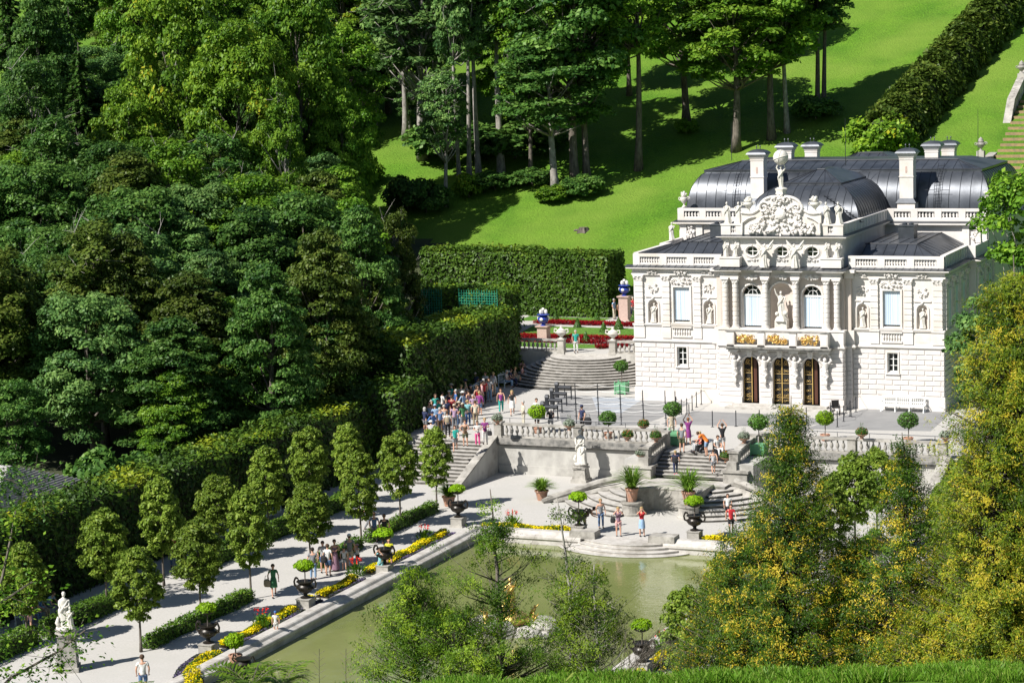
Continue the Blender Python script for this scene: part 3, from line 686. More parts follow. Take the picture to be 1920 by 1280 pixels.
# --- wing windows
def add_window(xc, w, z0, z1, y, kind, M=None, arched=False):
    t = new_obj('window', None, PAL); fr = MB(); gl = MB(); cu = MB()
    gl.box(xc-w/2, xc+w/2, y+.22, y+.26, z0, z1)
    for a in (xc-w/2, xc+w/2-.07): fr.box(a, a+.07, y+.14, y+.215, z0, z1)
    fr.box(xc-w/2+.07, xc+w/2-.07, y+.14, y+.215, z1-.07, z1); fr.box(xc-w/2+.07, xc+w/2-.07, y+.14, y+.215, z0, z0+.07)
    fr.box(xc-.03, xc+.03, y+.15, y+.213, z0+.07, z1-.07)
    if kind == 'panes':
        for k in (1, 2): z = z0+(z1-z0)*k/3; fr.box(xc-w/2+.07, xc+w/2-.07, y+.155, y+.212, z-.018, z+.018)
    def mk(bb, n, m):
        q_ = MB(); q_.add(bb.v, bb.f, M); q_.build(n, X[m], t)
    mk(gl, 'glass', 'glassdark')
    if kind == 'blind':
        n = 22; vs = []; 
        for i in range(n+1):
            x = xc-w/2+.05+(w-.1)*i/n; yy = y+.12+.018*math.sin(i*2.1)
            vs += [(x, yy, z0+.12), (x, yy, z1-.04)]
        cu.add(vs, [(2*i, 2*i+2, 2*i+3, 2*i+1) for i in range(n)]); mk(cu, 'blind', 'curtain')
        fr = MB(); 
        for a in (xc-w/2, xc+w/2-.05): fr.box(a, a+.05, y+.14, y+.215, z0, z1)
    mk(fr, 'frame', 'frame'); return t
for s in (-1, 1):
    add_window(s*7.45, 1.2, 5.66, 8.10, FY+.02, 'blind'); add_window(s*7.5, .72, 2.58, 3.88, FY+.03, 'panes')
b = MB(); r2 = MB()
for s in (-1, 1):
    for xc, hw, z0, z1 in ((s*7.45, .6, 5.6, 8.1), (s*7.5, .36, 2.5, 3.9)):
        f = .13 if hw > .5 else .09
        b.box(xc-hw-f, xc-hw, FY-.07, FY+.02, z0, z1+f); b.box(xc+hw, xc+hw+f, FY-.07, FY+.02, z0, z1+f); b.box(xc-hw, xc+hw, FY-.07, FY+.02, z1, z1+f)
        b.box(xc-hw-f-.05, xc+hw+f+.05, FY-.14, FY+.02, z0-.08, z0)
    blobs(r2, s*7.45, FY-.05, 8.55, 1.5, .5, 40, 7, .08, .10); blobs(r2, s*7.45, FY-.2, 9.2, 1.0, .28, 26, 8, .07, .1)
    for xc in (5.45, 9.55):
        blobs(r2, s*xc, FY-.02, 8.0, .75, .75, 30, int(xc*9), .06, .07); blobs(r2, s*xc, FY-.16, 9.2, .9, .22, 20, int(xc*7), .06, .08)
        pts = [(s*xc-.42*math.cos(math.pi*i/12), FY-.01, 6.82+.42*math.sin(math.pi*i/12)) for i in range(13)]
        b.tube([(s*xc-.42, FY-.01, 5.5)]+pts+[(s*xc+.42, FY-.01, 5.5)], .055, 6); r2.ball(s*xc, FY-.08, 7.32, .09, 7)
        b.box(s*xc-.58, s*xc+.58, FY-.06, FY+.02, 7.38, 7.45); b.box(s*xc-.6, s*xc+.6, FY-.10, FY+.02, 5.46, 5.55)
        b.box(s*xc-.5, s*xc+.5, FY-.03, FY+.019, 4.65, 5.2)
part('window_surrounds', b, 'stucco'); part('wall_reliefs', r2, 'stucco2')
# side windows in the shaded flank
for yy, Mq in ((1.55, Mx), (3.8, Mx), (6.0, Mx), (9.3, Mx2), (12.0, Mx2)):
    t = new_obj('window', None, PAL); q_ = MB(); q_.box(yy-.5, yy+.5, -.012, .02, 5.7, 8.1); c_ = MB(); c_.add(q_.v, q_.f, Mq); c_.build('blind', X['curtain'], t)
    q_ = MB(); q_.box(yy-.62, yy-.5, -.08, .02, 5.6, 8.2); q_.box(yy+.5, yy+.62, -.08, .02, 5.6, 8.2); q_.box(yy-.5, yy+.5, -.08, .02, 8.1, 8.22); blobs(q_, yy, -.05, 8.5, 1.0, .4, 16, 4, .08); c_ = MB(); c_.add(q_.v, q_.f, Mq); c_.build('frame', X['stucco'], t)
    q_ = MB(); q_.box(yy-.32, yy+.32, -.012, .02, 2.6, 3.85); c_ = MB(); c_.add(q_.v, q_.f, Mq); c_.build('glass', X['glassdark'], t)
# --- centre block, ground storey with three arched doors
b = MB(); DX = (-2.15, 0, 2.15); HW = .60; ZS = 2.95
edges = [-4.35, -1.075, 1.075, 4.35]
for i, xc in enumerate(DX): arch_panel(b, edges[i], edges[i+1], .3, 4.18, xc, HW, .3, ZS, CYF, .55, 14)
b.box(-4.35, 4.35, CYF+.9, .5, .3, 4.2); b.box(-4.42, 4.42, CYF-.03, .4, -.1, .299)
for s in (-1, 1):
    b.box(*sorted((s*4.349, s*4.34)), CYF, .3, 0, 4.2); b.box(*sorted((s*4.3, s*4.75)), -.38, .3, 0, 4.2)
part('entrance_wall', b, 'block')
b = MB()
for xa, xb in ((-4.4, -2.80), (-1.50, -.65), (.65, 1.50), (2.80, 4.4)):
    for k in range(11):
        z0 = .75+k*.315
        if z0+.3 > 4.15: continue
        if z0 > ZS-.1 and xb-xa < 1.2: # between arches narrower
            dz = z0+.15-ZS; ins = HW-math.sqrt(max(0, HW**2-min(dz, HW)**2)); 
            cblock(b, xa-ins*.6, xb+ins*.6, z0, z0+.315, CYF, .04)
        else: cblock(b, xa, xb, z0, z0+.315, CYF, .04)
    b.box(xa-.02, xb+.02, CYF-.06, CYF, .3, .72)
for k in range(11):
    for s in (-1, 1): b.box(*sorted((s*4.35, s*4.40)), CYF+.02, -.4, .77+k*.315, 1.05+k*.315); b.box(*sorted((s*4.5, s*4.8)), -.44, -.35, .77+k*.315, 1.05+k*.315)
part('entrance_courses', b, 'block')
b = MB()
for xc in DX:
    b.tube([(xc-(HW+.07)*math.cos(math.pi*i/14), CYF-.01, ZS+(HW+.07)*math.sin(math.pi*i/14)) for i in range(15)], .07, 6)
    b.frus(xc, CYF-.10, ZS+HW-.02, .26, .3, .46, .42, .4); blobs(b, xc, CYF-.22, ZS+HW+.25, .4, .3, 8, 5, .06)
part('arch_moulding', b, 'stucco2')
b = MB(); b.box(-4.3, 4.3, CYF+.58, CYF+.62, .3, 4.1); part('hall_shade_sheet', b, 'black')  # black sheet behind the doors, unlit interior put into its colour
for i, xc in enumerate(DX):
    d = new_obj('door', None, PAL); yy = CYF+.32
    g = MB(); full = i == 1; xr = xc+HW if full else xc+.06
    g.box(xc-HW, xr, yy+.06, yy+.10, .32, ZS)
    g.lathe([(HW, 0), (0, 0)], xc, yy+.08, ZS, 12, Matrix.Translation((xc, yy+.08, ZS)) @ Matrix.Rotation(math.pi/2, 4, 'X') @ Matrix.Translation((-xc, -yy-.08, -ZS)), 1, 1, 0, math.pi if full else math.pi) if full else g.add([(xc, yy+.08, ZS)]+[(xc+HW*math.cos(math.pi/2+math.pi/2*k/8), yy+.08, ZS+HW*math.sin(math.pi/2+math.pi/2*k/8)) for k in range(9)], [(0, k+1, k+2) for k in range(8)])
    g.build('door_leaf', X['black'], d)
    if not full:
        w = MB(); w.box(xc+.10, xc+.32, yy+.1, yy+.16, .32, 3.3); w.build('wooden_leaf', X['wood'], d)
    g = MB(); xs_ = [(xc-HW+.03, xc-.02)]+([(xc+.02, xc+HW-.03)] if full else [])
    for xa, xb in xs_:
        for x in (xa, xb): g.box(x-.014, x+.014, yy, yy+.03, .32, ZS+(.05 if abs(x-xc) > .3 else .55))
        cx = (xa+xb)/2
        for k, z in enumerate((.5, .85, 1.25, 1.9, 2.55, 3.0)):
            for fl in (-1, 1): spiral(g, cx+fl*.12, yy, z, .10, 1.2, .011, fl, 10, rot=.5*k)
            g.ball(cx, yy, z, .035, 6)
        for z in (.7, 1.7, 2.35): g.tube([(xa, yy, z), (xb, yy, z)], .014, 4)
        spiral(g, cx, yy, ZS+.2, .16, 1.4, .018)
    g.box(xc-.025, xc+.025, yy-.02, yy+.035, .32, ZS+HW-.03)
    g.build('gilded_grille', X['goldpaint'], d)
# atlantes carrying the balcony
for k, xc in enumerate((-3.22, -1.08, 1.08, 3.22)):
    b = MB(); y = CYF-.12
    b.frus(xc, y, 1.85, .16, .2, .5, .34, .3); b.frus(xc, y-.03, 2.35, .30, .3, .45, .36, .34)
    b.lathe([(.14, 0), (.17, .15), (.22, .38), (.25, .52), (.16, .62), (.09, .66)], xc, y-.12, 2.75, 12, sy=.85, wob=lambda a, h: 1+.08*math.sin(6*a))
    b.ball(xc, y-.26, 3.50, .13, 9, 1, 1, 1.2)
    for sx in (-1, 1): b.tube([(xc+sx*.22, y-.12, 3.25), (xc+sx*.42, y-.2, 3.45), (xc+sx*.30, y-.15, 3.78), (xc+sx*.12, y-.1, 3.86)], [.09, .085, .075, .06], 7)
    b.tube([(xc-.2, y-.2, 3.0), (xc+.05, y-.3, 2.7), (xc+.2, y-.2, 2.4), (xc+.02, y-.22, 2.15)], [.05, .09, .08, .04], 7)
    b.box(xc-.32, xc+.32, CYF-.62, CYF, 3.92, 4.18); b.frus(xc, CYF-.2, 1.62, .1, .1, .25, .24, .28)
    part('atlas_bracket', b, 'stucco2')
# balcony
b = MB(); b.box(-3.75, 3.75, CYF-.85, CYF, 4.20, 4.34); b.box(-3.62, 3.62, CYF-.78, CYF, 4.10, 4.20)
part('balcony_slab', b, 'coping')
b = MB(); by = CYF-.72
for xc in (-3.3, -1.12, 1.12, 3.3): b.box(xc-.26, xc+.26, by-.13, by+.13, 4.34, 5.34); b.box(xc-.20, xc+.20, by-.15, by-.12, 4.5, 5.15)
for xc in (-3.4, 3.4): b.box(xc-.13, xc+.13, by+.13, CYF, 4.34, 5.34)
b.box(-3.62, 3.62, by-.13, by+.13, 4.34, 4.44)
part('balcony_piers', b, 'stucco')
b = MB(); b.box(-3.66, 3.66, by-.17, by+.17, 5.34, 5.42); part('balcony_rail', b, 'coping')
for xc, w in ((-2.21, 1.62), (0, 1.68), (2.21, 1.62)):
    g = MB(); q = random.Random(int(xc*10)+40)
    for k in range(34):
        u = q.uniform(-1, 1); v = q.uniform(-1, 1); spiral(g, xc+u*w*.38, by-.04*q.random(), 4.88+v*.26, q.uniform(.08, .17), q.uniform(.8, 1.5), .026, q.choice((-1, 1)), 9, q.random()*6)
    for k in range(20): g.ball(xc+q.uniform(-.38, .38)*w, by-.06, 4.88+q.uniform(-.28, .28), q.uniform(.03, .07), 6)
    g.ball(xc, by-.05, 4.92, .16, 8, 1, .5, 1.2); part('gilded_railing', g, 'gold')
# centre, first floor
b = MB(); e2 = [-4.35, -1.06, 1.06, 4.35]; HU = .66; ZU = 7.72
arch_panel(b, e2[0], e2[1], 5.44, 8.95, -2.13, HU, 5.44, ZU, CYU, .45, 14); arch_panel(b, e2[2], e2[3], 5.44, 8.95, 2.13, HU, 5.44, ZU, CYU, .45, 14)
arch_panel(b, e2[1], e2[2], 5.44, 8.95, 0, .80, 5.44, 7.75, CYU, 0, 16)
for s in (-1, 1): b.box(*sorted((s*4.349, s*4.34)), CYU, .3, 5.4, 9.2); b.box(*sorted((s*4.3, s*4.75)), -.36, .3, 5.4, 9.2)
b.box(-4.3, 4.3, .2, .3, 5.4, 9.2); part('centre_wall', b, 'shadewall')
b = MB(); niche(b, 0, .80, 5.44, 7.75, CYU, 18); part('centre_niche', b, 'shadewall')
b = MB()
for xc, hw, zs in ((-2.13, HU+.1, ZU), (2.13, HU+.1, ZU), (0, .92, 7.75)):
    b.tube([(xc-hw, CYU-.01, 5.5)]+[(xc-hw*math.cos(math.pi*i/14), CYU-.01, zs+hw*math.sin(math.pi*i/14)) for i in range(15)]+[(xc+hw, CYU-.01, 5.5)], .075, 6)
    blobs(b, xc+.1, CYU-.28, 9.0, .95, .34, 34, int(xc)+9, .09, .12)
part('arch_moulding', b, 'stucco2')
for s in (-1, 1):
    xc = s*2.13; t = new_obj('window', None, PAL); yy = CYU+.16
    g = MB(); g.box(xc-HU, xc+HU, yy+.1, yy+.14, 5.44, ZU); g.add([(xc, yy+.1, ZU)]+[(xc+HU*math.cos(math.pi*k/14), yy+.1, ZU+HU*math.sin(math.pi*k/14)) for k in range(15)], [(0, k+1, k+2) for k in range(14)]); g.build('glass', X['glassdark'], t)
    f = MB(); f.box(xc-HU, xc+HU, yy, yy+.08, ZU-.08, ZU+.04)
    f.tube([(xc+.33*math.cos(math.pi*k/12), yy+.05, ZU+.04+.33*math.sin(math.pi*k/12)) for k in range(13)], .022, 5)
    for a in (90, 50, 130): ca, sa = math.cos(math.radians(a)), math.sin(math.radians(a)); f.tube([(xc+(0 if a == 90 else .33)*ca, yy+.05, ZU+.04+(0 if a == 90 else .33)*sa), (xc+.64*ca, yy+.05, ZU+.64*sa)], .022, 5)
    for a in (xc-HU, xc+HU-.05): f.box(a, a+.05, yy, yy+.08, 5.44, ZU)
    f.build('frame', X['frame'], t)
    cu = MB(); n = 24; vs = []
    for i in range(n+1):
        x = xc-HU+.05+(2*HU-.1)*i/n; vs += [(x, yy+.05+.02*math.sin(i*1.9), 5.6), (x, yy+.05+.02*math.sin(i*1.9), ZU-.08)]
    cu.add(vs, [(2*i, 2*i+2, 2*i+3, 2*i+1) for i in range(n)]); cu.build('blind', X['curtain'], t)
# columns
def column(xc, y, z0=5.47, z1=8.95, r=.185):
    prof = [(r*1.5, 0), (r*1.5, .09), (r*1.25, .12), (r*1.3, .18), (r*1.05, .22)]; z = .22; k = 0
    Hs = z1-z0-.42
    while z < Hs-.05:
        prof += [(r*1.14, z+.01), (r*1.14, z+.24), (r*.98, z+.25), (r*.98, z+.31)]; z += .32
    prof += [(r*.93, Hs)]
    b = MB(); b.lathe(prof, xc, y, z0, 16); b.cbox(xc, y, z0-.02, r*3.1, r*3.1, .07); o = part('column', b, 'stucco')
    c = MB(); c.lathe([(r*.95, Hs), (r*1.1, Hs+.05), (r*1.0, Hs+.1), (r*1.35, Hs+.30)], xc, y, z0, 14); c.cbox(xc, y, z0+Hs+.30, r*3.1, r*3.1, .12)
    for a in range(4): c.ball(xc+r*1.25*math.cos(math.pi/4+a*math.pi/2), y+r*1.25*math.sin(math.pi/4+a*math.pi/2), z0+Hs+.22, .085, 7)
    blobs(c, xc, y-.18, z0+Hs+.14, .36, .18, 8, 3, .05, .03); c.build('capital', X['stucco2'], o)
for xc in (-3.93, -3.22, -1.07, 1.07, 3.22, 3.93): column(xc, CYF+.24)
# entablature of the centre, breaking forward over the columns
b = MB()
def ent(b, xa, xb, y): 
    b.box(xa, xb, y, .2, 8.951, 9.13); b.box(xa+.03, xb-.03, y+.03, .2, 9.13, 9.34); b.box(xa-.14, xb+.14, y-.14, .2, 9.34, 9.43); b.box(xa-.30, xb+.30, y-.30, .2, 9.43, 9.54)
for xa, xb in ((-4.25, -2.92), (-1.40, -.74), (.74, 1.40), (2.92, 4.25)): ent(b, xa, xb, CYF+.02)
b.box(-4.2, 4.2, CYU-.06, .2, 8.952, 9.13); b.box(-4.2, 4.2, CYU-.03, .2, 9.13, 9.345); b.box(-4.2, 4.2, CYU-.26, .2, 9.345, 9.435); b.box(-4.2, 4.2, CYU-.42, .2, 9.435, 9.538)
for s in (-1, 1): b.box(*sorted((s*4.2, s*5.1)), -.75, .2, 9.34, 9.54); b.box(*sorted((s*4.2, s*4.9)), -.42, .2, 8.95, 9.34)
part('cornice', b, 'stucco')
b = MB(); b.add([(-4.7, -1.50, 9.55), (4.7, -1.50, 9.55), (4.7, -.3, 9.72), (-4.7, -.3, 9.72)], [(0, 1, 2, 3)]); b.box(-4.62, 4.62, -1.44, -.3, 9.541, 9.56)
for k in range(20): x = -4.6+k*.485; b.tube([(x, -1.5, 9.565), (x, -.4, 9.73)], .018, 4)
part('cornice_flashing', b, 'zinc')
# attic storey with oval windows
AY = -.42
b = MB()
for xc, x0, x1 in ((-2.12, -4.2, -1.06), (0, -1.06, 1.06), (2.12, 1.06, 4.2)):
    zc, rx, rz, n = 10.72, .40, .30, 20; corners = [(x1, zc), (x1, 11.6), (x0, 11.6), (x0, 9.62), (x1, 9.62)]
    def edge(a):
        c_, s_ = math.cos(a), math.sin(a); t = 1e9
        if c_ > 1e-6: t = min(t, (x1-xc)/c_)
        if c_ < -1e-6: t = min(t, (x0-xc)/c_)
        if s_ > 1e-6: t = min(t, (11.6-zc)/s_)
        if s_ < -1e-6: t = min(t, (9.62-zc)/s_)
        return (xc+t*c_, zc+t*s_)
    angs = sorted(set([2*math.pi*k/n for k in range(n)]+[math.atan2(dz, dx) % (2*math.pi) for dx in (x0-xc, x1-xc) for dz in (11.6-zc, 9.62-zc)]))
    m = len(angs); vs = [(xc+rx*math.cos(a), AY, zc+rz*math.sin(a)) for a in angs]+[(edge(a)[0], AY, edge(a)[1]) for a in angs]+[(xc+rx*math.cos(a), AY+.3, zc+rz*math.sin(a)) for a in angs]
    b.add(vs, [(k, (k+1) % m, m+(k+1) % m, m+k) for k in range(m)]+[(k, (k+1) % m, 2*m+(k+1) % m, 2*m+k) for k in range(m)])
    w = new_obj('oval_window', None, PAL); g = MB(); g.add([(xc+rx*math.cos(a), AY+.2, zc+rz*math.sin(a)) for a in angs], [tuple(range(m))]); g.build('glass', X['glassdark'], w)
    f = MB(); f.box(xc-.022, xc+.022, AY+.13, AY+.17, zc-rz, zc+rz); f.box(xc-rx, xc+rx, AY+.132, AY+.168, zc-.022, zc+.022); f.build('frame', X['frame'], w)
    f = MB(); f.tube([(xc+(rx+.09)*math.cos(2*math.pi*k/24), AY-.02, zc+(rz+.09)*math.sin(2*math.pi*k/24)) for k in range(25)], .07, 6, cap=False); f.tube([(xc+(rx+.22)*math.cos(2*math.pi*k/24), AY, zc+(rz+.2)*math.sin(2*math.pi*k/24)) for k in range(25)], .03, 6, cap=False)
    blobs(f, xc, AY-.03, zc-.58, .9, .12, 12, 3, .05); f.ball(xc, AY-.07, zc+.42, .07, 6); f.build('surround', X['stucco2'], w)
b.box(-4.2, -4.19, AY, 0, 9.62, 11.6); b.box(4.19, 4.2, AY, 0, 9.62, 11.6)
for s in (-1, 1):
    b.box(*sorted((s*3.02, s*3.36)), AY-.09, AY, 9.7, 11.5); b.box(*sorted((s*3.75, s*4.1)), AY-.09, AY, 9.7, 11.5)
    b.box(*sorted((s*2.85, s*4.28)), AY-.62, AY-.01, 9.7, 10.28); b.box(*sorted((s*2.8, s*4.33)), AY-.67, AY-.01, 10.28, 10.36)
part('attic_wall', b, 'stucco')
b = MB(); b.box(-4.28, 4.28, AY-.08, 11.8, 11.5, 11.62); b.box(-4.4, 4.4, AY-.2, 11.8, 11.62, 11.70); b.box(-4.58, 4.58, AY-.42, 11.8, 11.70, 11.79); part('attic_cornice', b, 'stucco')
b = MB(); b.add([(-4.62, AY-.46, 11.80), (4.62, AY-.46, 11.80), (4.3, AY+.1, 11.9), (-4.3, AY+.1, 11.9)], [(0, 1, 2, 3)]); b.add([(4.62, AY-.46, 11.80), (4.62, 11.8, 11.80), (4.2, 11.8, 11.9), (4.2, AY, 11.9)], [(0, 1, 2, 3)]); b.add([(-4.62, AY-.46, 11.80), (-4.62, 11.8, 11.80), (-4.2, 11.8, 11.9), (-4.2, AY, 11.9)], [(0, 1, 2, 3)])
b.box(-4.2, 4.2, .2, 11.8, 12.0, 12.02); part('attic_flashing', b, 'zinc')
b = MB()
for s in (-1, 1):
    b.box(*sorted((s*2.75, s*3.25)), AY-.12, AY+.3, 11.85, 12.50); b.box(*sorted((s*3.62, s*4.3)), AY-.12, AY+.3, 11.85, 12.50); b.box(*sorted((s*3.25, s*3.62)), AY-.1, AY+.3, 11.85, 12.0)
    b.box(*sorted((s*2.75, s*4.34)), AY-.16, AY+.34, 12.50, 12.60)
    for k in (0, 1): b.lathe([(.06, 0), (.04, .05), (.09, .2), (.04, .4), (.06, .5)], s*(3.35+k*.18), AY+.05, 12.0, 8)
    b.box(*sorted((s*4.04, s*4.30)), AY+.34, 11.8, 11.86, 12.52); b.box(*sorted((s*4.0, s*4.34)), AY+.34, 11.8, 12.52, 12.60)
    for k in range(15): b.box(*sorted((s*4.30, s*4.34)), AY+.5+k*.8, AY+.62+k*.8, 11.9, 12.5)
part('attic_parapet', b, 'stucco')
# crowning gable with relief
def gz_(x):
    a = abs(x)
    if a < .35: return 14.45
    if a < 1.45: return 13.75+.70*math.sqrt(max(0, 1-((a-.35)/1.1)**2))
    if a < 2.0: return 13.75-.42*((a-1.45)/.55)**.6
    if a < 2.75: return 13.33-.08*(a-2.0)+.10*max(0, (a-2.3)/.45)
    return 13.33
n = 60; b = MB(); xs2 = [-2.8+5.6*i/n for i in range(n+1)]
vf = [(x, AY-.18, 11.88) for x in xs2]+[(x, AY-.18, gz_(x)) for x in xs2]; vb = [(x, AY+.22, z) for x, _, z in vf]
m = n+1; b.add(vf+vb, [(i, i+1, m+i+1, m+i) for i in range(n)]+[(2*m+i, 3*m+i, 3*m+i+1, 2*m+i+1) for i in range(n)]+[(m+i, m+i+1, 3*m+i+1, 3*m+i) for i in range(n)]+[(0, m, 3*m, 2*m), (n, 2*m+n, 3*m+n, m+n)])
part('gable', b, 'stucco')
b = MB(); b.tube([(x, AY-.2, gz_(x)+.03) for x in xs2], .10, 7)
for s in (-1, 1):
    b.tube([(s*2.75, AY-.28, 12.0), (s*2.72, AY-.28, 12.7), (s*2.3, AY-.28, 13.0), (s*1.8, AY-.28, 13.15)], [.07, .07, .07, .04], 6); spiral(b, s*1.15, AY-.3, 13.75, .42, 1.3, .09, -s, 18, rot=.5, nn=6)
    spiral(b, s*.45, AY-.3, 14.25, .25, 1.2, .07, s, 14, nn=6)
q = random.Random(5)
for k in range(240):
    u = q.uniform(-2.35, 2.35); zt = gz_(u)-.25-.5*abs(u)/2.4; z = q.uniform(12.0, zt)
    if abs(u) > 1.5 and z > 12.9: continue
    if q.random() < .5: b.ball(u, AY-.2-q.random()*.12, z, q.uniform(.06, .16), 7, q.uniform(.6, 1.4), .7, q.uniform(.7, 1.3))
    else:
        a = q.random()*6; l = q.uniform(.15, .4); b.tube([(u, AY-.26, z), (u+l*.5*math.cos(a)+.05, AY-.36, z+l*.5*math.sin(a)), (u+l*math.cos(a), AY-.25, z+l*math.sin(a)*.8)], [.06, .07, .03], 6)
b.lathe([(.36, 0), (.36, .1), (.25, .16), (0, .2)], 0, 0, 0, 14, Matrix.Translation((0, AY-.28, 13.3)) @ Matrix.Rotation(math.pi/2, 4, 'X')); blobs(b, 0, AY-.35, 14.4, .9, .5, 30, 9, .11, .1)
b.frus(0, AY, 14.45, .7, .5, .25, .4, .36)
part('gable_relief', b, 'stucco2')
# roof statues (things)
def put(b, name, label, cat, loc, group=None, m='statue', rz=0): 
    o = b.build(name, X[m], None, smooth=True, loc=loc, rz=rz); return tag(o, label, cat, group)
poses = [((.30,.70,-.10),(.20,.60,-.2)), ((.34,.86,-.05),(.30,1.0,-.05)), ((.28,.62,-.08),(.12,.68,-.2)), ((.33,.68,0),(.30,.50,-.05))]
for k, (x, lab) in enumerate(((-3.9, 'white robed figure at the far left end of the attic parapet'), (-3.12, 'white draped figure beside the left gable scroll'), (3.12, 'white draped figure just right of the gable scroll'), (3.95, 'white robed figure at the right corner of the attic parapet'))):
    put(fig_mesh(k+1, 1.45, True, poses[k % 4], poses[(k+2) % 4] and ((-.28,.70,-.04),(-.18,.58,-.16)), plinth=.05), 'roof_statue', lab, 'statue', (x, AY+.1, 12.64), 'statues on the attic parapet')
for s in (-1, 1): put(urn_mb(1.05, .36, seed=s+4), 'roof_urn', 'white fruit filled urn on the '+('left' if s < 0 else 'right')+' shoulder of the gable', 'urn', (s*2.35, AY, 13.42), 'urns on the gable')
b = fig_mesh(11, 1.55, False, ((.34,.92,0),(.2,1.1,0)), ((-.34,.92,0),(-.2,1.1,0)), lean=.03); b.lathe([(.35, -.35), (.3, -.2), (.38, 0), (.2, .1)], n=12, wob=lambda a, h: 1+.2*math.sin(4*a))
b.ball(.0, 0, 2.13, .52, 16); [b.tube([(.53*math.cos(t)*math.cos(k), .53*math.sin(t)*(1 if k else 1), 2.13+.53*math.cos(t)*math.sin(k)) for t in [6.2832*i/20 for i in range(21)]], .02, 4) for k in (.3, 1.4)]
put(b, 'atlas_statue', 'white statue holding a large globe on top of the gable', 'statue', (.0, AY, 15.0))
for s in (-1, 1):
    b = fig_mesh(20+s, 1.6, True, ((.36,.82,-.15),(.5,.95,-.2)), ((-.33,.68,-.1),(-.3,.5,-.2)))
    for sx in (-1, 1): b.tube([(sx*.1, .12, 1.25), (sx*.4, .16, 1.5), (sx*.62, .15, 1.85)], [.09, .13, .03], 6); b.tube([(sx*.1, .12, 1.15), (sx*.4, .16, 1.3), (sx*.6, .15, 1.6)], [.06, .10, .02], 6)
    put(b, 'angel_statue', 'white winged figure between the oval windows, '+('left' if s < 0 else 'right')+' one', 'statue', (s*1.07, AY-.65, 9.70), 'winged figures before the attic')
for s in (-1, 1):
    for k, xx in enumerate((3.2, 3.93)): put(fig_mesh(30+k+s*3, 1.0, True), 'attic_figure', 'small white figure on the low '+('left' if s < 0 else 'right')+' attic pedestal, '+('inner' if k == 0 else 'outer')+' one of two', 'statue', (s*xx, AY-.35, 10.38), 'small figures on attic pedestals')
for s in (-1, 1):
    for xc in (5.45, 9.55):
        side = 'left' if s < 0 else 'right'; io = 'inner' if xc < 7 else 'outer'
        put(fig_mesh(int(xc*3)+s, 1.32, True, poses[(int(xc)+s) % 4], plinth=.02), 'niche_statue', 'white statue in the %s niche of the %s palace wing' % (io, side), 'statue', (s*xc, FY+.10, 5.62), 'statues in the wing niches')
b = fig_mesh(41, 1.75, True, ((.30,.75,-.1),(.2,.6,-.2)), ((-.36,.93,-.08),(-.42,1.08,-.1))); b.cbox(0, 0, -.85, .85, .6, .6); b.lathe([(.5, -.28), (.42, -.1), (.3, .05)], n=12, wob=lambda a, h: 1+.15*math.sin(5*a)); b.ball(.3, -.1, .25, .17, 8); b.ball(-.28, -.12, .2, .16, 8)
put(b, 'niche_statue', 'large white statue with raised arm in the central niche above the balcony', 'statue', (0, CYU-.10, 6.28))
# --- roofs
def mansard(name, x0, x1, y0, y1, zb, zt, dx, dyf, dyb, eave, rz, rdx, rdy, seam=.75, mt='zinc'):
    N_ = 10; prof = [(0, 0)]+[(1-math.sqrt(max(0, 1-(k/N_*.985)**2)), k/N_) for k in range(1, N_+1)]
    sc_ = prof[-1][0]; rings = []
    for u, t in prof:
        u = u/sc_; z = zb+(zt-zb)*t; rings.append((x0+dx*u, x1-dx*u, y0+dyf*u, y1-dyb*u, z))
    b = MB(); m = len(rings); vs = []
    for a, c, e, f, z in rings: vs += [(a, e, z), (c, e, z), (c, f, z), (a, f, z)]
    b.add(vs, [(4*i+k, 4*i+(k+1) % 4, 4*i+4+(k+1) % 4, 4*i+4+k) for i in range(m-1) for k in range(4)]+[(4*m-4, 4*m-3, 4*m-2, 4*m-1)])
    o = b.build(name, X[mt], PAL, smooth=True, weld=False)
    a, c, e, f, z = rings[-1]; t = MB(); E = eave
    t.box(a-E, c+E, e-E, f+E, z-.16, z-.02)
    t.add([(a-E, e-E, z), (c+E, e-E, z), (c+E, f+E, z), (a-E, f+E, z), (a+rdx, e+rdy, z+rz), (c-rdx, e+rdy, z+rz), (c-rdx, f-rdy, z+rz), (a+rdx, f-rdy, z+rz)],
          [(0,1,5,4),(1,2,6,5),(2,3,7,6),(3,0,4,7),(4,5,6,7)])
    t.build('upper_roof', X[mt], o)
    sm = MB()
    def line(fn): sm.tube([fn(r) for r in rings], .022, 4)
    nx_ = max(2, int((x1-x0)/seam))
    for k in range(1, nx_):
        u = k/nx_; line(lambda r: (x0+(x1-x0)*u if r[0] < x0+(x1-x0)*u < r[1] else (r[0] if u < .5 else r[1]), r[2]-.006, r[4]))
        xx = x0+(x1-x0)*u
        if a < xx < c: sm.tube([(xx, e-E, z+.01), (min(max(xx, a+rdx), c-rdx), e+rdy, z+rz+.01)], .02, 4)
    ny_ = max(2, int((y1-y0)/seam))
    for k in range(1, ny_):
        u = k/ny_; yy = y0+(y1-y0)*u
        for sd in (0, 1): line(lambda r: (r[sd]+(.006 if sd else -.006), min(max(yy, r[2]), r[3]), r[4]))
    for k in ((0, 2), (1, 2)): line(lambda r: (r[k[0]], r[2], r[4]))
    sm.tube([(a+rdx, e+rdy, z+rz+.02), (c-rdx, e+rdy, z+rz+.02)], .05, 5); sm.tube([(a-E, e-E, z), (c+E, e-E, z)], .03, 4)
    for (p0, p1) in (((a-E, e-E, z), (a+rdx, e+rdy, z+rz)), ((c+E, e-E, z), (c-rdx, e+rdy, z+rz))): sm.tube([p0, p1], .035, 4)
    sm.build('roof_seams', X['seam'], o)
    return o
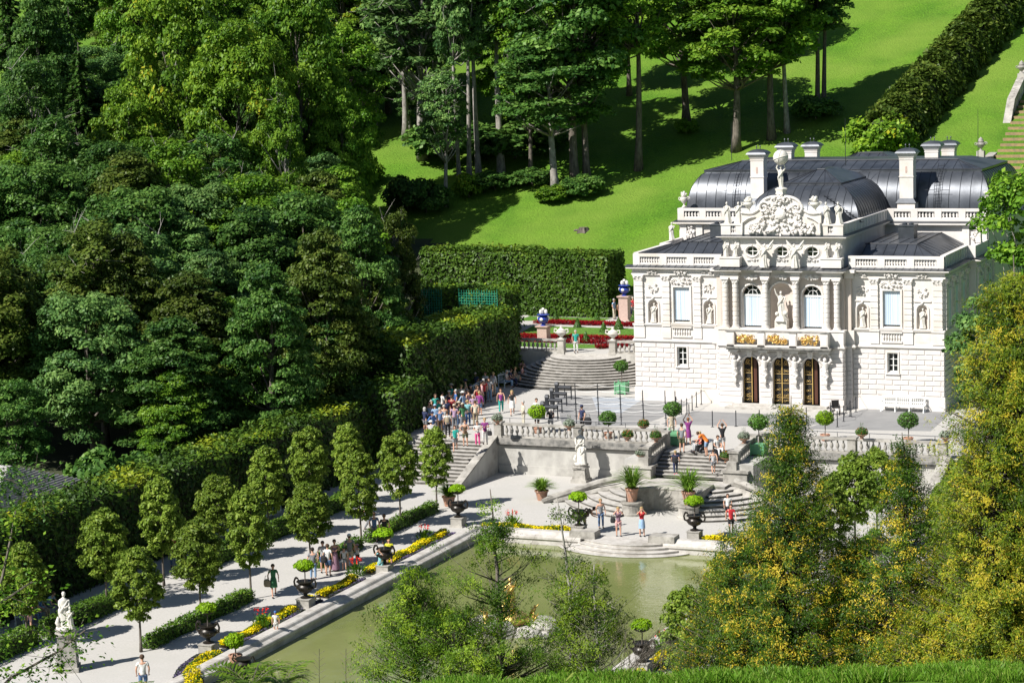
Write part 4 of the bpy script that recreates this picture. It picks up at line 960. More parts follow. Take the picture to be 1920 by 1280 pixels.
mansard('dome_roof', -11.5, 11.5, 13.2, 26, 12.2, 15.30, 1.3, 1.9, 1.9, .35, .55, 1.9, 2.1)
mansard('dome_roof', -4.1, 4.1, 4.6, 15, 12.1, 14.85, 2.3, 2.9, .1, .32, .80, 1.5, 2.2, seam=.62)
mansard('dome_roof', -4.6, 4.6, 20, 30, 12.2, 15.3, 2, 2, 2, .3, .7, 1.6, 2)
b = MB()
for s in (-1, 1):
    x0, x1 = sorted((s*4.9, s*10.1)); 
    vs = [(x0, 1.6, 10.25), (x1, 1.6, 10.25), (x1, 10.8, 10.25), (x0, 10.8, 10.25)]
    ix0, ix1 = (x0+(.1 if s > 0 else 1.6), x1-(1.6 if s > 0 else .1)); vs += [(ix0, 3.1, 10.95), (ix1, 3.1, 10.95), (ix1, 10.8, 11.05), (ix0, 10.8, 11.05)]
    b.add(vs, [(0,1,5,4),(1,2,6,5),(2,3,7,6),(3,0,4,7),(4,5,6,7)])
    b.box(*sorted((s*4.35, s*10.7)), .3, 11.8, 9.6, 9.75); b.box(x0+.03, x1-.03, 1.63, 10.7, 9.7, 10.24)
wr = part('wing_roof', b, 'zinc')
for s in (-1, 1):
    b = MB()
    for k in range(8):
        x = s*(5.0+k*.72); b.tube([(x, 1.6, 10.26), (x if 6 < s*x < 8.6 or s*x<6 else s*8.5, 3.1, 10.97)], .022, 4)
        if s*x < 8.6: b.tube([(x, 3.1, 10.97), (x, 10.7, 11.06)], .02, 4)
    for k in range(9): y = 2.4+k*.95; b.tube([(s*10.1, y, 10.26), (s*8.5, max(y, 3.1), 10.98)], .022, 4)
    for p0, p1 in (((s*10.1, 1.6, 10.27), (s*8.5, 3.1, 10.97)), ((s*8.5, 3.1, 10.98), (s*8.5, 10.7, 11.06)), ((s*4.9, 3.1, 10.97), (s*8.5, 3.1, 10.97))): b.tube([p0, p1], .04, 5)
    b.build('roof_seams', X['seam'], wr)
for s in (-1, 1):
    b = MB(); b.box(s*6.9-.55, s*6.9+.55, 6.6, 7.7, 10.9, 11.85); b.box(s*6.9-.6, s*6.9+.6, 6.55, 7.75, 11.85, 11.93); b.lathe([(.18, 0), (.18, .12), (0, .2)], s*6.9-.2, 7.1, 11.93, 8); b.lathe([(.18, 0), (.18, .12), (0, .2)], s*6.9+.25, 7.1, 11.93, 8)
    b.build('roof_vent', X['zinc'], PAL)
# back body cornice and balustrade
b = MB(); b.box(-11.75, 11.75, 11.62, 27, 11.42, 11.52); b.box(-12.0, 12.0, 11.4, 27, 11.52, 11.66); b.box(-11.7, 11.7, 11.7, 12.0, 11.66, 11.95); part('rear_cornice', b, 'stucco')
b = MB(); b.add([(-12.02, 11.36, 11.68), (12.02, 11.36, 11.68), (11.8, 11.8, 11.8), (-11.8, 11.8, 11.8)], [(0,1,2,3)]); b.box(-11.7, 11.7, 11.9, 27, 12.0, 12.05); part('rear_flashing', b, 'zinc')
roof_bal('b', -11.7, -4.3, 11.75, 11.86, 4, nb=5); roof_bal('b', 4.3, 11.7, 11.75, 11.86, 4, nb=5)
b = MB()
for s in (-1, 1): b.box(*sorted((s*11.45, s*11.7)), 12.05, 26, 11.86, 12.66)
part('rear_parapet', b, 'stucco')
b = MB()
for s in (-1, 1):
    for xc in (11.25, 10.0, 5.2): b.box(s*xc-.25, s*xc+.25, 11.66, 11.8, 9.7, 11.42)
    blobs(b, s*10.7, 11.7, 10.9, .7, .9, 26, 3, .1, .1)
part('rear_pilaster', b, 'stucco2')
# chimneys
def chimney(x, y, z0, zt, w=1.0, d=.9):
    b = MB(); b.cbox(x, y, z0, w*1.28, d*1.28, 1.0); b.cbox(x, y, z0+1.3, w, d, zt-z0-1.3); b.cbox(x, y, zt-1.45, w+.08, d+.08, .07); b.frus(x, y, zt-.12, w, d, .40, w+.38, d+.38)
    b.cbox(x, y, zt-.2, w+.06, d+.06, .08)
    o = part('chimney', b, 'stucco')
    c = MB(); c.frus(x, y, z0+1.0, w*1.5, d*1.5, .32, w*1.02, d*1.02); n = 7
    W2, D2 = w+.55, d+.55; rs = [(1, 0), (.96, .05), (.88, .14), (.7, .25), (.42, .33), (.15, .36)]; vs = []
    for u, h in rs: vs += [(x-W2/2*u, y-D2/2*u, zt+.28+h), (x+W2/2*u, y-D2/2*u, zt+.28+h), (x+W2/2*u, y+D2/2*u, zt+.28+h), (x-W2/2*u, y+D2/2*u, zt+.28+h)]
    c.add(vs, [(3,2,1,0)]+[(4*i+k, 4*i+(k+1) % 4, 4*i+4+(k+1) % 4, 4*i+4+k) for i in range(5) for k in range(4)]+[(20,21,22,23)])
    for s in (-.14, .14): c.tube([(x+s, y, zt+.6), (x+s, y, zt+.95)], .03, 5); c.ball(x+s, y, zt+.85, .06, 6)
    c.build('chimney_cap', X['zinc'], o)
    v = MB(); v.box(x-.07, x+.07, y-d/2-.012, y-d/2, zt-1.1, zt-.72); v.ball(x, y-d/2, zt-.72, .07, 8, 1, .17, 1); v.ball(x, y-d/2, zt-1.1, .07, 8, 1, .17, 1); v.build('vent_slot', X['pinkstone'], o)
for s in (-1, 1): chimney(s*5.6, 12.7, 12.05, 16.35); chimney(s*5.7, 20.4, 13, 16.45); chimney(s*5.5, 27, 12, 16.15)
# roof ladders
def ladder(x, y0, z0, pts, w=.42):
    b = MB()
    for s in (-1, 1): b.tube([(x+s*w/2, p[0], p[1]) for p in pts], .018, 4)
    for i in range(len(pts)-1):
        for k in range(4): t = k/4; y = pts[i][0]*(1-t)+pts[i+1][0]*t; z = pts[i][1]*(1-t)+pts[i+1][1]*t; b.tube([(x-w/2, y, z), (x+w/2, y, z)], .014, 4)
    part('roof_ladder', b, 'darkmetal')
for s in (-1, 1): ladder(s*7.6, 0, 0, [(13.1, 12.3), (13.15, 13.3), (13.45, 14.2), (14.1, 15.0), (14.9, 15.75)]); b = MB(); b.tube([(s*7.6-.9, 13.15, 13.9), (s*7.6+.9, 13.15, 13.9)], .02, 4); part('snow_bar', b, 'darkmetal')
b = MB(); 
for k in range(12): t = k/11; x = 1.9+2.5*t; b.tube([(x-.22, 4.3-.3*t, 14.1-1.7*t), (x+.22, 4.0-.3*t, 14.1-1.7*t)], .03, 4)
b.tube([(1.7, 4.2, 14.2), (4.4, 3.9, 12.4)], .03, 4); part('roof_walkway', b, 'darkmetal')
b = MB(); b.prism([(-.1, 0), (1.7, 0), (3.3, 0)], 0, .01) if False else None
b.add([(1.3, 2.2, 12.0), (3.9, 2.2, 12.0), (2.6, 2.2, 13.5), (1.3, 5.2, 12.0), (3.9, 5.2, 12.0), (2.6, 5.2, 13.5)], [(0,1,2),(1,4,5,2),(0,2,5,3)]); part('roof_dormer', b, 'zinc')
for x, y, z, h in ((-8.9, 16.5, 15.9, 3.0), (1.2, 12, 15.8, 3.4), (9.6, 18, 15.9, 3.6)):
    b = MB(); b.tube([(x, y, z), (x, y, z+h)], [.03, .012], 5); part('lightning_rod', b, 'darkmetal')
for s in (-1, 1):
    put(urn_mb(1.2, .32, seed=s+9), 'corner_urn', 'white urn at the far '+('left' if s < 0 else 'right')+' corner of the rear balustrade', 'urn', (s*11.4, 12.4, 12.68))
    put(fig_mesh(51+s, 1.3), 'corner_statue', 'small white figure on the roof edge behind the '+('left' if s < 0 else 'right')+' wing', 'statue', (s*11.4, 9.5, 10.5))
# entrance steps
b = MB(); b.box(-3.35, 3.35, CYF-.55, CYF+.6, -.2, .30); b.box(-3.75, 3.75, CYF-.95, CYF+.4, -.2, .15)
part('entrance_steps', b, 'step')
# ------------------------------------------------------------ foliage builders
def leafcards(P, N, size, rg, aspect=.6, jit=.6, along=None):
    n = len(P); N = N+rg.normal(0, jit, (n, 3)); N /= np.linalg.norm(N, axis=1)[:, None]+1e-9
    T = rg.normal(0, 1, (n, 3)) if along is None else along+rg.normal(0, .25, (n, 3))
    T -= (T*N).sum(1)[:, None]*N; T /= np.linalg.norm(T, axis=1)[:, None]+1e-9; B = np.cross(N, T)
    s = (size*rg.uniform(.6, 1.3, n))[:, None]
    V = np.stack([P-T*s, P+B*s*aspect-T*s*.1, P+T*s, P-B*s*aspect-T*s*.1], 1).reshape(-1, 3)
    return V, np.arange(4*n).reshape(n, 4)
def sph(rg, n):
    v = rg.normal(0, 1, (n, 3)); return v/np.linalg.norm(v, axis=1)[:, None]
def puff_crown(seed, rx, rz, npuff, nleaf, leaf, pr=.28, flat=.7, bottom=-.55, shape=None, zc=0, gaps=.0):
    """crown of leaf puffs on limbs; centre at the origin"""
    rg = np.random.default_rng(seed); d = sph(rg, npuff*3); d = d[d[:, 2] > bottom][:npuff]; k = len(d)
    rad = rg.uniform(.35, 1.0, k)**.45
    C_ = d*rad[:, None]*np.array([rx, rx, rz]); 
    if shape is not None:
        t = (C_[:, 2]/rz+1)/2; C_[:, :2] *= shape(t)[:, None]
    pr_ = rg.uniform(.6, 1.3, k)*pr*rx
    w = pr_**2; cnt = (w/w.sum()*nleaf).astype(int)
    Ps, Ns, Rs = [], [], []
    for i in range(k):
        m = cnt[i]
        if m < 2: continue
        v = sph(rg, m); v[:, 2] = np.where(v[:, 2] < -.25, -v[:, 2]*.6, v[:, 2])
        r_ = pr_[i]*rg.uniform(.55, 1.12, m)**.6
        p = C_[i]+v*r_[:, None]*np.array([1.1, 1.1, flat]); Ps.append(p)
        out = C_[i]/np.array([rx, rx, rz]); nn = v*.7+out*.3+np.array([0, 0, .55]); Ns.append(nn)
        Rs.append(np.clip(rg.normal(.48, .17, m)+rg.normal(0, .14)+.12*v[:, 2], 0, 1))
    P = np.concatenate(Ps); N = np.concatenate(Ns); R = np.concatenate(Rs)
    V, F = leafcards(P, N, leaf, rg)
    return V, F, R, C_
def trunk_mb(C_, zb, r0, rg, n=12, crook=.25, split=.35, ztop=None, thin=.5):
    """trunk from (0,0,zb) up through the crown with limbs reaching some puffs"""
    b = MB(); top = C_[:, 2].max()*.8 if ztop is None else ztop; H = top-zb; pts = []; k = 9
    ph = rg.uniform(0, 6)
    for i in range(k+1):
        t = i/k; pts.append((crook*math.sin(t*3+ph)-crook*math.sin(ph), crook*math.cos(t*2.4+ph)-crook*math.cos(ph), zb+H*t))
    rs = [r0*(1.35 if i == 0 else 1)*(1-.88*i/k) for i in range(k+1)]
    b.tube(pts, rs, 8)
    idx = rg.permutation(len(C_))[:n]
    for j in idx:
        c = C_[j]; t = min(.93, max(split, (c[2]-zb)/H-.22)); q = t*k; i0 = int(q); f = q-i0; p0 = np.array(pts[i0])*(1-f)+np.array(pts[min(i0+1, k)])*f
        mid = (p0+c)/2+np.array([0, 0, -.05*H*.3])+rg.normal(0, .15, 3); r = r0*(1-.88*t)*thin
        b.tube([tuple(p0), tuple(mid), tuple(c)], [r, r*.65, r*.2], 5)
    return b
X['deadwood'] = mat('bleached dead twigs', (.34, .32, .29), .9)
def proto_dead(seed): return seed in (3, 4, 31)
def tree_proto(name, seed, rx, rz, zb, npuff, nleaf, leaf, r0, label, cat, pr=.28, flat=.7, bottom=-.55, shape=None, leafm='leaf_mid', bark='bark', nlimb=12, **kw):
    V, F, R, C_ = puff_crown(seed, rx, rz, npuff, nleaf, leaf, pr, flat, bottom, shape)
    t = thing(name, label, cat, (0, 0, 0))
    new_obj('crown', np_mesh('crown', V, F, R), t, X[leafm])
    trunk_mb(C_, zb, r0, np.random.default_rng(seed+5), nlimb, **kw).build('trunk', X[bark], t, smooth='all')
    if proto_dead(seed):
        rg = np.random.default_rng(seed+9); b = MB()
        for j in rg.permutation(len(C_))[:26]:
            c = C_[j]*rg.uniform(.95, 1.12)
            for _ in range(4):
                e = c+rg.normal(0, .75, 3)+np.array([0, 0, .25]); b.tube([tuple(c*.7), tuple(c), tuple(e)], [.035, .025, .007], 4); e2 = e+rg.normal(0, .35, 3); b.tube([tuple((c+e)/2), tuple(e2)], [.014, .005], 3)
        b.build('dead_twigs', X['deadwood'], t)
    return t
def set_mat(t, m, bark=None):
    for k in bpy.data.objects:
        if k.parent == t:
            mm = X[m] if k.name.startswith('crown') else (X[bark] if bark else None)
            if mm: k.material_slots[0].link = 'OBJECT'; k.material_slots[0].material = mm
TREES = {}
def use(proto, loc, rz=0, s=1, label=None, group=None, leafm=None, bark=None, name=None):
    """first use moves the prototype itself, later uses copy it"""
    if proto not in TREES: TREES[proto] = [PROTO[proto](), False]
    t, used = TREES[proto]
    if used:
        c = dup(t, loc, rz, None, None, s)
    else:
        kids(t); TREES[proto][1] = True; c = None
    o = c
    if c is None: o = t; t.location = loc; t.rotation_euler[2] = rz; t.scale = (s, s, s) if not hasattr(s, '__len__') else s
    if name and c is not None: o.name = name
    if label: o['label'] = label
    if group: o['group'] = group
    if leafm:
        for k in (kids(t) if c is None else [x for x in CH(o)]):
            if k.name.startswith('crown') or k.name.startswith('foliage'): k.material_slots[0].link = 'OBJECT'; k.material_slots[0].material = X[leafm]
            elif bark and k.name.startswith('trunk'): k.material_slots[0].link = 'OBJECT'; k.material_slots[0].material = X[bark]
    return o
def CH(o): return [x for x in bpy.data.objects[-12:] if x.parent == o] if False else list(o.children)
egg = lambda t: .78+.5*np.sin(np.clip(t, 0, 1)*math.pi)*.5
PROTO = {
 'maple': lambda: tree_proto('broadleaf_tree', 1, 5.0, 7.0, -10.5, 200, 42000, .165, .38, '', 'tree', pr=.20, flat=.85, bottom=-.9, nlimb=26),
 'maple2': lambda: tree_proto('broadleaf_tree', 2, 4.8, 6.4, -9.6, 180, 38000, .165, .34, '', 'tree', pr=.21, flat=.8, bottom=-.9, nlimb=24),
 'ash': lambda: tree_proto('broadleaf_tree', 3, 3.6, 7.2, -9.6, 150, 26000, .155, .30, '', 'tree', pr=.21, flat=1.0, leafm='leaf_grey', bark='palebark', nlimb=40, bottom=-.95),
 'ash2': lambda: tree_proto('broadleaf_tree', 4, 3.2, 7.6, -9.9, 130, 21000, .155, .28, '', 'tree', pr=.22, flat=1.0, leafm='leaf_grey', bark='palebark', nlimb=40, bottom=-.95),
 'tallthin': lambda: tree_proto('tall_tree', 5, 2.8, 6.4, -15, 80, 12000, .17, .30, '', 'tree', pr=.27, flat=.9, bark='palebark', nlimb=26, split=.5, bottom=-.9),
 'beech': lambda: tree_proto('broadleaf_tree', 6, 5.0, 7.4, -9, 240, 44000, .155, .40, '', 'tree', pr=.17, flat=.6, leafm='leaf_dark', nlimb=20, bottom=-1, shape=lambda t: 1.15-.6*t),
 'slim': lambda: tree_proto('slender_tree', 31, 3.0, 5.8, -12.5, 95, 12500, .17, .30, '', 'tree', pr=.25, flat=.9, leafm='leaf_mid', bark='palebark', nlimb=46, bottom=-.9, split=.35),
 'slim2': lambda: tree_proto('slender_tree', 32, 3.6, 5.6, -11.0, 120, 17000, .17, .30, '', 'tree', pr=.24, flat=.8, leafm='leaf_mid', bark='bark', nlimb=36, bottom=-.85, split=.38),
 'shrub': lambda: tree_proto('leafy_shrub', 7, 2.0, 1.5, -1.5, 60, 6000, .16, .07, '', 'shrub', pr=.3, flat=.9, bottom=-.7, nlimb=14),
 'linden': lambda: tree_proto('clipped_linden', 8, 1.28, 2.05, -3.65, 190, 10500, .098, .085, '', 'tree', pr=.20, flat=1, bottom=-1, leafm='leaf_linden', nlimb=16, shape=lambda t: .88+.22*np.sin(np.clip(t+.15, 0, 1)*math.pi), crook=.03, split=.55),
 'linden2': lambda: tree_proto('clipped_linden', 9, 1.34, 1.98, -3.55, 180, 10500, .098, .085, '', 'tree', pr=.21, flat=1, bottom=-1, leafm='leaf_linden', nlimb=16, shape=lambda t: .88+.22*np.sin(np.clip(t+.15, 0, 1)*math.pi), crook=.03, split=.55),
}
SPRUCE = None
def spruce(seed=3, H=16, R=3.2):
    rg = np.random.default_rng(seed); Ps, Ns, Rs, Al = [], [], [], []; b = MB(); b.tube([(0, 0, 0), (0, 0, H)], [.28, .03], 8)
    z = 1.5
    while z < H-.4:
        t = 1-z/H; nb = 9
        for k in range(nb):
            a = rg.uniform(0, 6.28); L_ = R*t*rg.uniform(.75, 1.1)+.25; m = int(26*L_)+6; u = rg.uniform(0.1, 1, m)
            x = u*L_; zz = z-.28*x-.1*u*u*L_+rg.normal(0, .06, m); w = rg.normal(0, .17*L_*(1.1-u), m)
            p = np.stack([x*math.cos(a)-w*math.sin(a), x*math.sin(a)+w*math.cos(a), zz-rg.uniform(0, .25, m)], 1); Ps.append(p)
            Ns.append(np.tile([math.cos(a)*.3, math.sin(a)*.3, 1.], (m, 1))); Al.append(np.tile([math.cos(a), math.sin(a), -.35], (m, 1))); Rs.append(np.clip(rg.normal(.3+.35*u, .15), 0, 1))
            b.tube([(0, 0, z), (L_*.9*math.cos(a), L_*.9*math.sin(a), z-.3*L_)], [.05, .01], 4)
        z += .42
    V, F = leafcards(np.concatenate(Ps), np.concatenate(Ns), .24, rg, .42, .35, np.concatenate(Al))
    t = thing('spruce_tree', '', 'tree', (0, 0, 0)); new_obj('crown', np_mesh('crown', V, F, np.concatenate(Rs)), t, X['leaf_dark']); b.build('trunk', X['bark'], t); return t
PROTO['spruce'] = spruce
# ------------------------------------------------------------ forest: crown centre pixel, depth, crown radius in px
Mdep = lambda px, py, D: atD(px, py, D)
def forest(proto, px, py, D, scale, label, leafm=None, bark=None, rz=None, sz=None, group='trees of the hillside wood'):
    c = atD(px, py, D); g = float(terr(c[0], c[1]))
    zb = {'maple': -10.5, 'maple2': -9.6, 'ash': -9.6, 'ash2': -9.9, 'tallthin': -15, 'beech': -9, 'shrub': -1.5}.get(proto, 0)
    s = scale; hz = (c[2]-g)/(-zb) if zb else s; hz = max(s*.75, min(hz, s*1.7))
    q = random.Random(int(px*7+py)); 
    o = use(proto, (c[0], c[1], g-.1+(-zb)*hz*1.0) if zb else (c[0], c[1], g-.2), q.uniform(0, 6.28) if rz is None else rz, (s, s, hz), label, group, leafm, bark)
    return o
FT = [
 # left wood, nearest trees just behind the hedge
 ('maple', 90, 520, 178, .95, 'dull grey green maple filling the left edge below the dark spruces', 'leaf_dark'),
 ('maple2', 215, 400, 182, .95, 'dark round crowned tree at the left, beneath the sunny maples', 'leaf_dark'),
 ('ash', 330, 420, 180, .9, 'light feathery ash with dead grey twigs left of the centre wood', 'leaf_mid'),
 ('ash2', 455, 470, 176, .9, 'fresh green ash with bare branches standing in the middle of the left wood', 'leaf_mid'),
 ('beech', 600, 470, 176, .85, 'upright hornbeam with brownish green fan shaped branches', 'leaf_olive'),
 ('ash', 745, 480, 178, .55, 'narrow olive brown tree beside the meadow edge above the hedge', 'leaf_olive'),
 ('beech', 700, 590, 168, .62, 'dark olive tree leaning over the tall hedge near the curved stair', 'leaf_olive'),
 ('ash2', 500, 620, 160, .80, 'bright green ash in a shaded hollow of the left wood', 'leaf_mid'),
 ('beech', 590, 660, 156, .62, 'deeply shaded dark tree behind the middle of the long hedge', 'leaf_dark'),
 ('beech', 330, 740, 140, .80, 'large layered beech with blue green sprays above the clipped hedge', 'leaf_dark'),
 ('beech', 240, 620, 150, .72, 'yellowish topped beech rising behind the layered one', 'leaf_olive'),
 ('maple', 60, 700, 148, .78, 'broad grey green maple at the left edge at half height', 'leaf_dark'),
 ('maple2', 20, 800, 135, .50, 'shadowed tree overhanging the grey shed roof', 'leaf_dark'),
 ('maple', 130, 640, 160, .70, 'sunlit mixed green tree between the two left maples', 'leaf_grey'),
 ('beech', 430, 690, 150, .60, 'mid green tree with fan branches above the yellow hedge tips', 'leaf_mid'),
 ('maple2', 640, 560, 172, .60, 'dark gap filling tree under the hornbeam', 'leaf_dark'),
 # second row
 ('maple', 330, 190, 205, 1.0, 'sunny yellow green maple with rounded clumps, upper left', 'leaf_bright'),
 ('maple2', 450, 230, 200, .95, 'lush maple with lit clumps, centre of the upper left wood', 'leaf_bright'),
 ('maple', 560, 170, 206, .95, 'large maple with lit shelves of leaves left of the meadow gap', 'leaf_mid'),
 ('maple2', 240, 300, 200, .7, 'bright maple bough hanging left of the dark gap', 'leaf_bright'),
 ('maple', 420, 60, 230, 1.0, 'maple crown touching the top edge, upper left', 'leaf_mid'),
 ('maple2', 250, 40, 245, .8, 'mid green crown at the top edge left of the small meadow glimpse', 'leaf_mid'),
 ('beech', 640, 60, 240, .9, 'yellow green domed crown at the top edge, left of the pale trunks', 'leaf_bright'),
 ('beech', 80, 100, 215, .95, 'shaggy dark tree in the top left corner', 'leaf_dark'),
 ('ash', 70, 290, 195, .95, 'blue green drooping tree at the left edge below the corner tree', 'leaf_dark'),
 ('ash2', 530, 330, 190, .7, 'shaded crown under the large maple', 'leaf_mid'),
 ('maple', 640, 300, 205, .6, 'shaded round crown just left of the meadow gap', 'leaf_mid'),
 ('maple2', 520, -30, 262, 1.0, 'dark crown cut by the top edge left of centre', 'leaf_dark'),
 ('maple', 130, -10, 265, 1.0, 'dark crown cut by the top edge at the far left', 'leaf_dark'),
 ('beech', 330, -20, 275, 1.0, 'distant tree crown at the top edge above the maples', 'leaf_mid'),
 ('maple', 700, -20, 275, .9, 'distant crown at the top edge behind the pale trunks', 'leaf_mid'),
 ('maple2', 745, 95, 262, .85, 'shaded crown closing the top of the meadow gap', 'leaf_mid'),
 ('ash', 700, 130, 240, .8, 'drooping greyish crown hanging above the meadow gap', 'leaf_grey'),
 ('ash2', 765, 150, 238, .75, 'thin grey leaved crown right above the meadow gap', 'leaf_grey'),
]
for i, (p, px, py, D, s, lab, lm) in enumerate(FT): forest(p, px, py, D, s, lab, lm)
def proj(p):
    v = np.array(p)-CAM; d = float(v @ FW); return 960+FPX*float(v @ RT)/d, 640-FPX*float(v @ UP)/d
q = random.Random(21)
for gx_ in range(12):
    for gy_ in range(20):
        x = -31-gx_*6.2+q.uniform(-2, 2); y = -58+gy_*7.6+q.uniform(-2.5, 2.5); z = float(terr(x, y)); px, py = proj((x, y, z+6)); hx, hy = proj((x, y, z))
        if px < -160 or px > 640 or (px > 560 and hy < 420) or (x > -47 and -66 < y < -34): continue
        if 150 < px < 235 and py < 160: continue
        h = q.uniform(.62, .95)*(.8 if x > -34 else 1); pr_ = q.choice(['maple', 'maple2', 'beech', 'ash', 'beech']); zb = {'maple': 10.5, 'maple2': 9.6, 'beech': 9, 'ash': 9.6}[pr_]
        use(pr_, (x, y, z-.2+zb*h), q.uniform(0, 6), (h*1.05, h*1.05, h), 'one of the crowded trees filling the wood behind the named ones', 'crowded trees filling the left wood', q.choice(['leaf_dark', 'leaf_mid', 'leaf_dark', 'leaf_mid', 'leaf_olive', 'leaf_grey', 'leaf_dark']), 'bark')
for x, y, h, w, lm, lab in ((-28.5, -13.5, 15.5, .75, 'leaf_olive', 'tall dark tree towering behind the near end of the upper hedge'), (-30.5, -4, 15.5, .7, 'leaf_dark', 'tall dark tree behind the middle of the upper hedge'), (-28, -22, 14, .7, 'leaf_dark', 'tall shaded tree behind the gap between both tall hedges')):
    z = float(terr(x, y)); s_ = h/16.4; use('beech', (x, y, z+9*s_), x, (w, w, s_), lab, 'trees of the hillside wood', lm, 'bark')
for k in range(46):
    y = -60+k*2.0+q.uniform(-.6, .6); x = -28.6-q.uniform(0, 3.5)
    if -56 < y < -41: continue
    h = q.uniform(.8, 1.3); use('shrub', (x, y, float(terr(x, y))+1.3*h), q.uniform(0, 6), (h, h, h*1.3), 'one of the dark understorey bushes right behind the tall hedges', 'understorey bushes behind the tall hedges', 'leaf_dark', 'bark')
# trees on the meadow, located by the foot of their trunks
def hill(px, py):
    d = ray(px, py); D = 120.
    while D < 420:
        P = CAM+d*D
        if P[2] < terr(P[0], P[1]) and P[1] > 31: return P
        D += .25
    return CAM+d*300
def mtree(proto, px, py, top, width, label, leafm=None, bark=None, lean=0, group='trees on the meadow slope'):
    """px,py foot; top = crown top pixel row; width = crown width in px"""
    P = hill(px, py); D = float((P-CAM) @ FW); H = (py-top)/FPX*D*1.02
    zb, rz_, rx_ = {'maple': (10.5, 7.0, 5.0), 'maple2': (9.6, 6.4, 4.8), 'ash': (9.6, 7.2, 3.6), 'ash2': (9.9, 7.6, 3.2), 'tallthin': (15, 6.4, 2.8), 'beech': (9, 7.4, 5.0), 'slim': (12.5, 5.8, 3.0), 'slim2': (11.0, 5.6, 3.6), 'shrub': (1.5, 1.5, 2.0)}[proto]
    sz = H/(zb+rz_); sx = width/2/FPX*D/(rx_*1.12)
    o = use(proto, (P[0], P[1], float(terr(P[0], P[1]))-.15+zb*sz), random.Random(int(px)).uniform(0, 6.28), (sx, sx, sz), label, group, leafm, bark)
    if lean: o.rotation_euler[1] = lean; o.location.x += -zb*sz*math.sin(-lean)
    return o
MT = [
 ('slim', 792, 300, -60, 200, 'tall grey leaved ash with its crown above the meadow gap', 'leaf_grey', 'palebark'),
 ('slim', 760, 262, -70, 150, 'grey ash farther back over the meadow gap', 'leaf_grey', 'palebark'),
 ('tallthin', 862, 352, -150, 90, 'very slender ash with pale bare trunk beside the leftmost meadow ash', 'leaf_grey', 'palebark'),
 ('maple', 728, 212, -60, 170, 'shaded maple closing the upper end of the meadow gap', 'leaf_mid', 'bark'),
 ('slim2', 785, 200, -60, 130, 'tree above the meadow gap beside the pale trunks', 'leaf_grey', 'bark'),
 ('maple2', 690, 215, -30, 150, 'dark tree at the upper left of the meadow gap', 'leaf_dark', 'bark'),
 ('slim', 836, 388, 130, 105, 'grey leaved ash with dead side branches, leftmost trunk on the meadow', 'leaf_grey', 'palebark'),
 ('tallthin', 880, 345, -190, 110, 'tall leaning ash with a long bare pale trunk, left of three', 'leaf_grey', 'palebark'),
 ('tallthin', 898, 335, -170, 120, 'tall ash with a straight bare pale trunk beside the leaning one', 'leaf_grey', 'palebark'),
 ('tallthin', 940, 325, -200, 150, 'tall tree with a mottled pale trunk right of the two bare ones', 'leaf_mid', 'palebark'),
 ('slim2', 1042, 362, 60, 230, 'dark green tree with forked trunk in the middle of the meadow', 'leaf_dark', 'palebark'),
 ('slim2', 1078, 350, -120, 250, 'large dark tree behind the forked one', 'leaf_dark', 'bark'),
 ('slim', 1100, 340, -60, 170, 'mid green ash right of the large dark tree', 'leaf_mid', 'bark'),
 ('slim', 995, 335, 60, 110, 'bushy grey green tree between pale trunk and dark tree', 'leaf_mid', 'bark'),
 ('tallthin', 1197, 320, -140, 150, 'slender dark trunked tree standing alone before the shadow', 'leaf_mid', 'bark'),
 ('slim2', 1287, 232, -60, 210, 'open crowned maple with dark leaning trunk above the meadow', 'leaf_mid', 'bark'),
 ('slim2', 1380, 285, -40, 230, 'dense green tree directly behind the palace dome', 'leaf_mid', 'bark'),
 ('slim2', 1447, 262, -110, 210, 'tree with lit yellow green crown right of the dense one', 'leaf_mid', 'bark'),
 ('tallthin', 1476, 250, -120, 110, 'thin tree with white patched trunk above the chimneys', 'leaf_mid', 'palebark'),
 ('tallthin', 1532, 215, -130, 120, 'dark thin trunk at the right end of the meadow trees, left of a pair', 'leaf_dark', 'bark'),
 ('tallthin', 1545, 210, -120, 110, 'dark thin trunk at the right end of the meadow trees, right of a pair', 'leaf_dark', 'bark'),
 ('slim2', 665, 430, 60, 150, 'broad dark trunked tree left of the meadow gap', 'leaf_mid', 'bark'),
 ('beech', 960, 260, -90, 200, 'background tree filling the wood behind the pale trunks', 'leaf_mid', 'bark'),
 ('maple', 830, 190, -110, 170, 'feathery crown behind the leaning ash', 'leaf_grey', 'bark'),
 ('maple2', 1180, 180, -130, 160, 'distant tree at the top behind the slender one', 'leaf_mid', 'bark'),
 ('maple', 800, 120, -160, 200, 'distant dark tree at the top behind the ashes', 'leaf_dark', 'bark'),
 ('maple2', 1000, 120, -170, 240, 'distant dark tree at the top, centre', 'leaf_dark', 'bark'),
 ('maple', 1400, 120, -160, 160, 'distant tree behind the dense green one', 'leaf_mid', 'bark'),
]
for a in MT: mtree(*a)
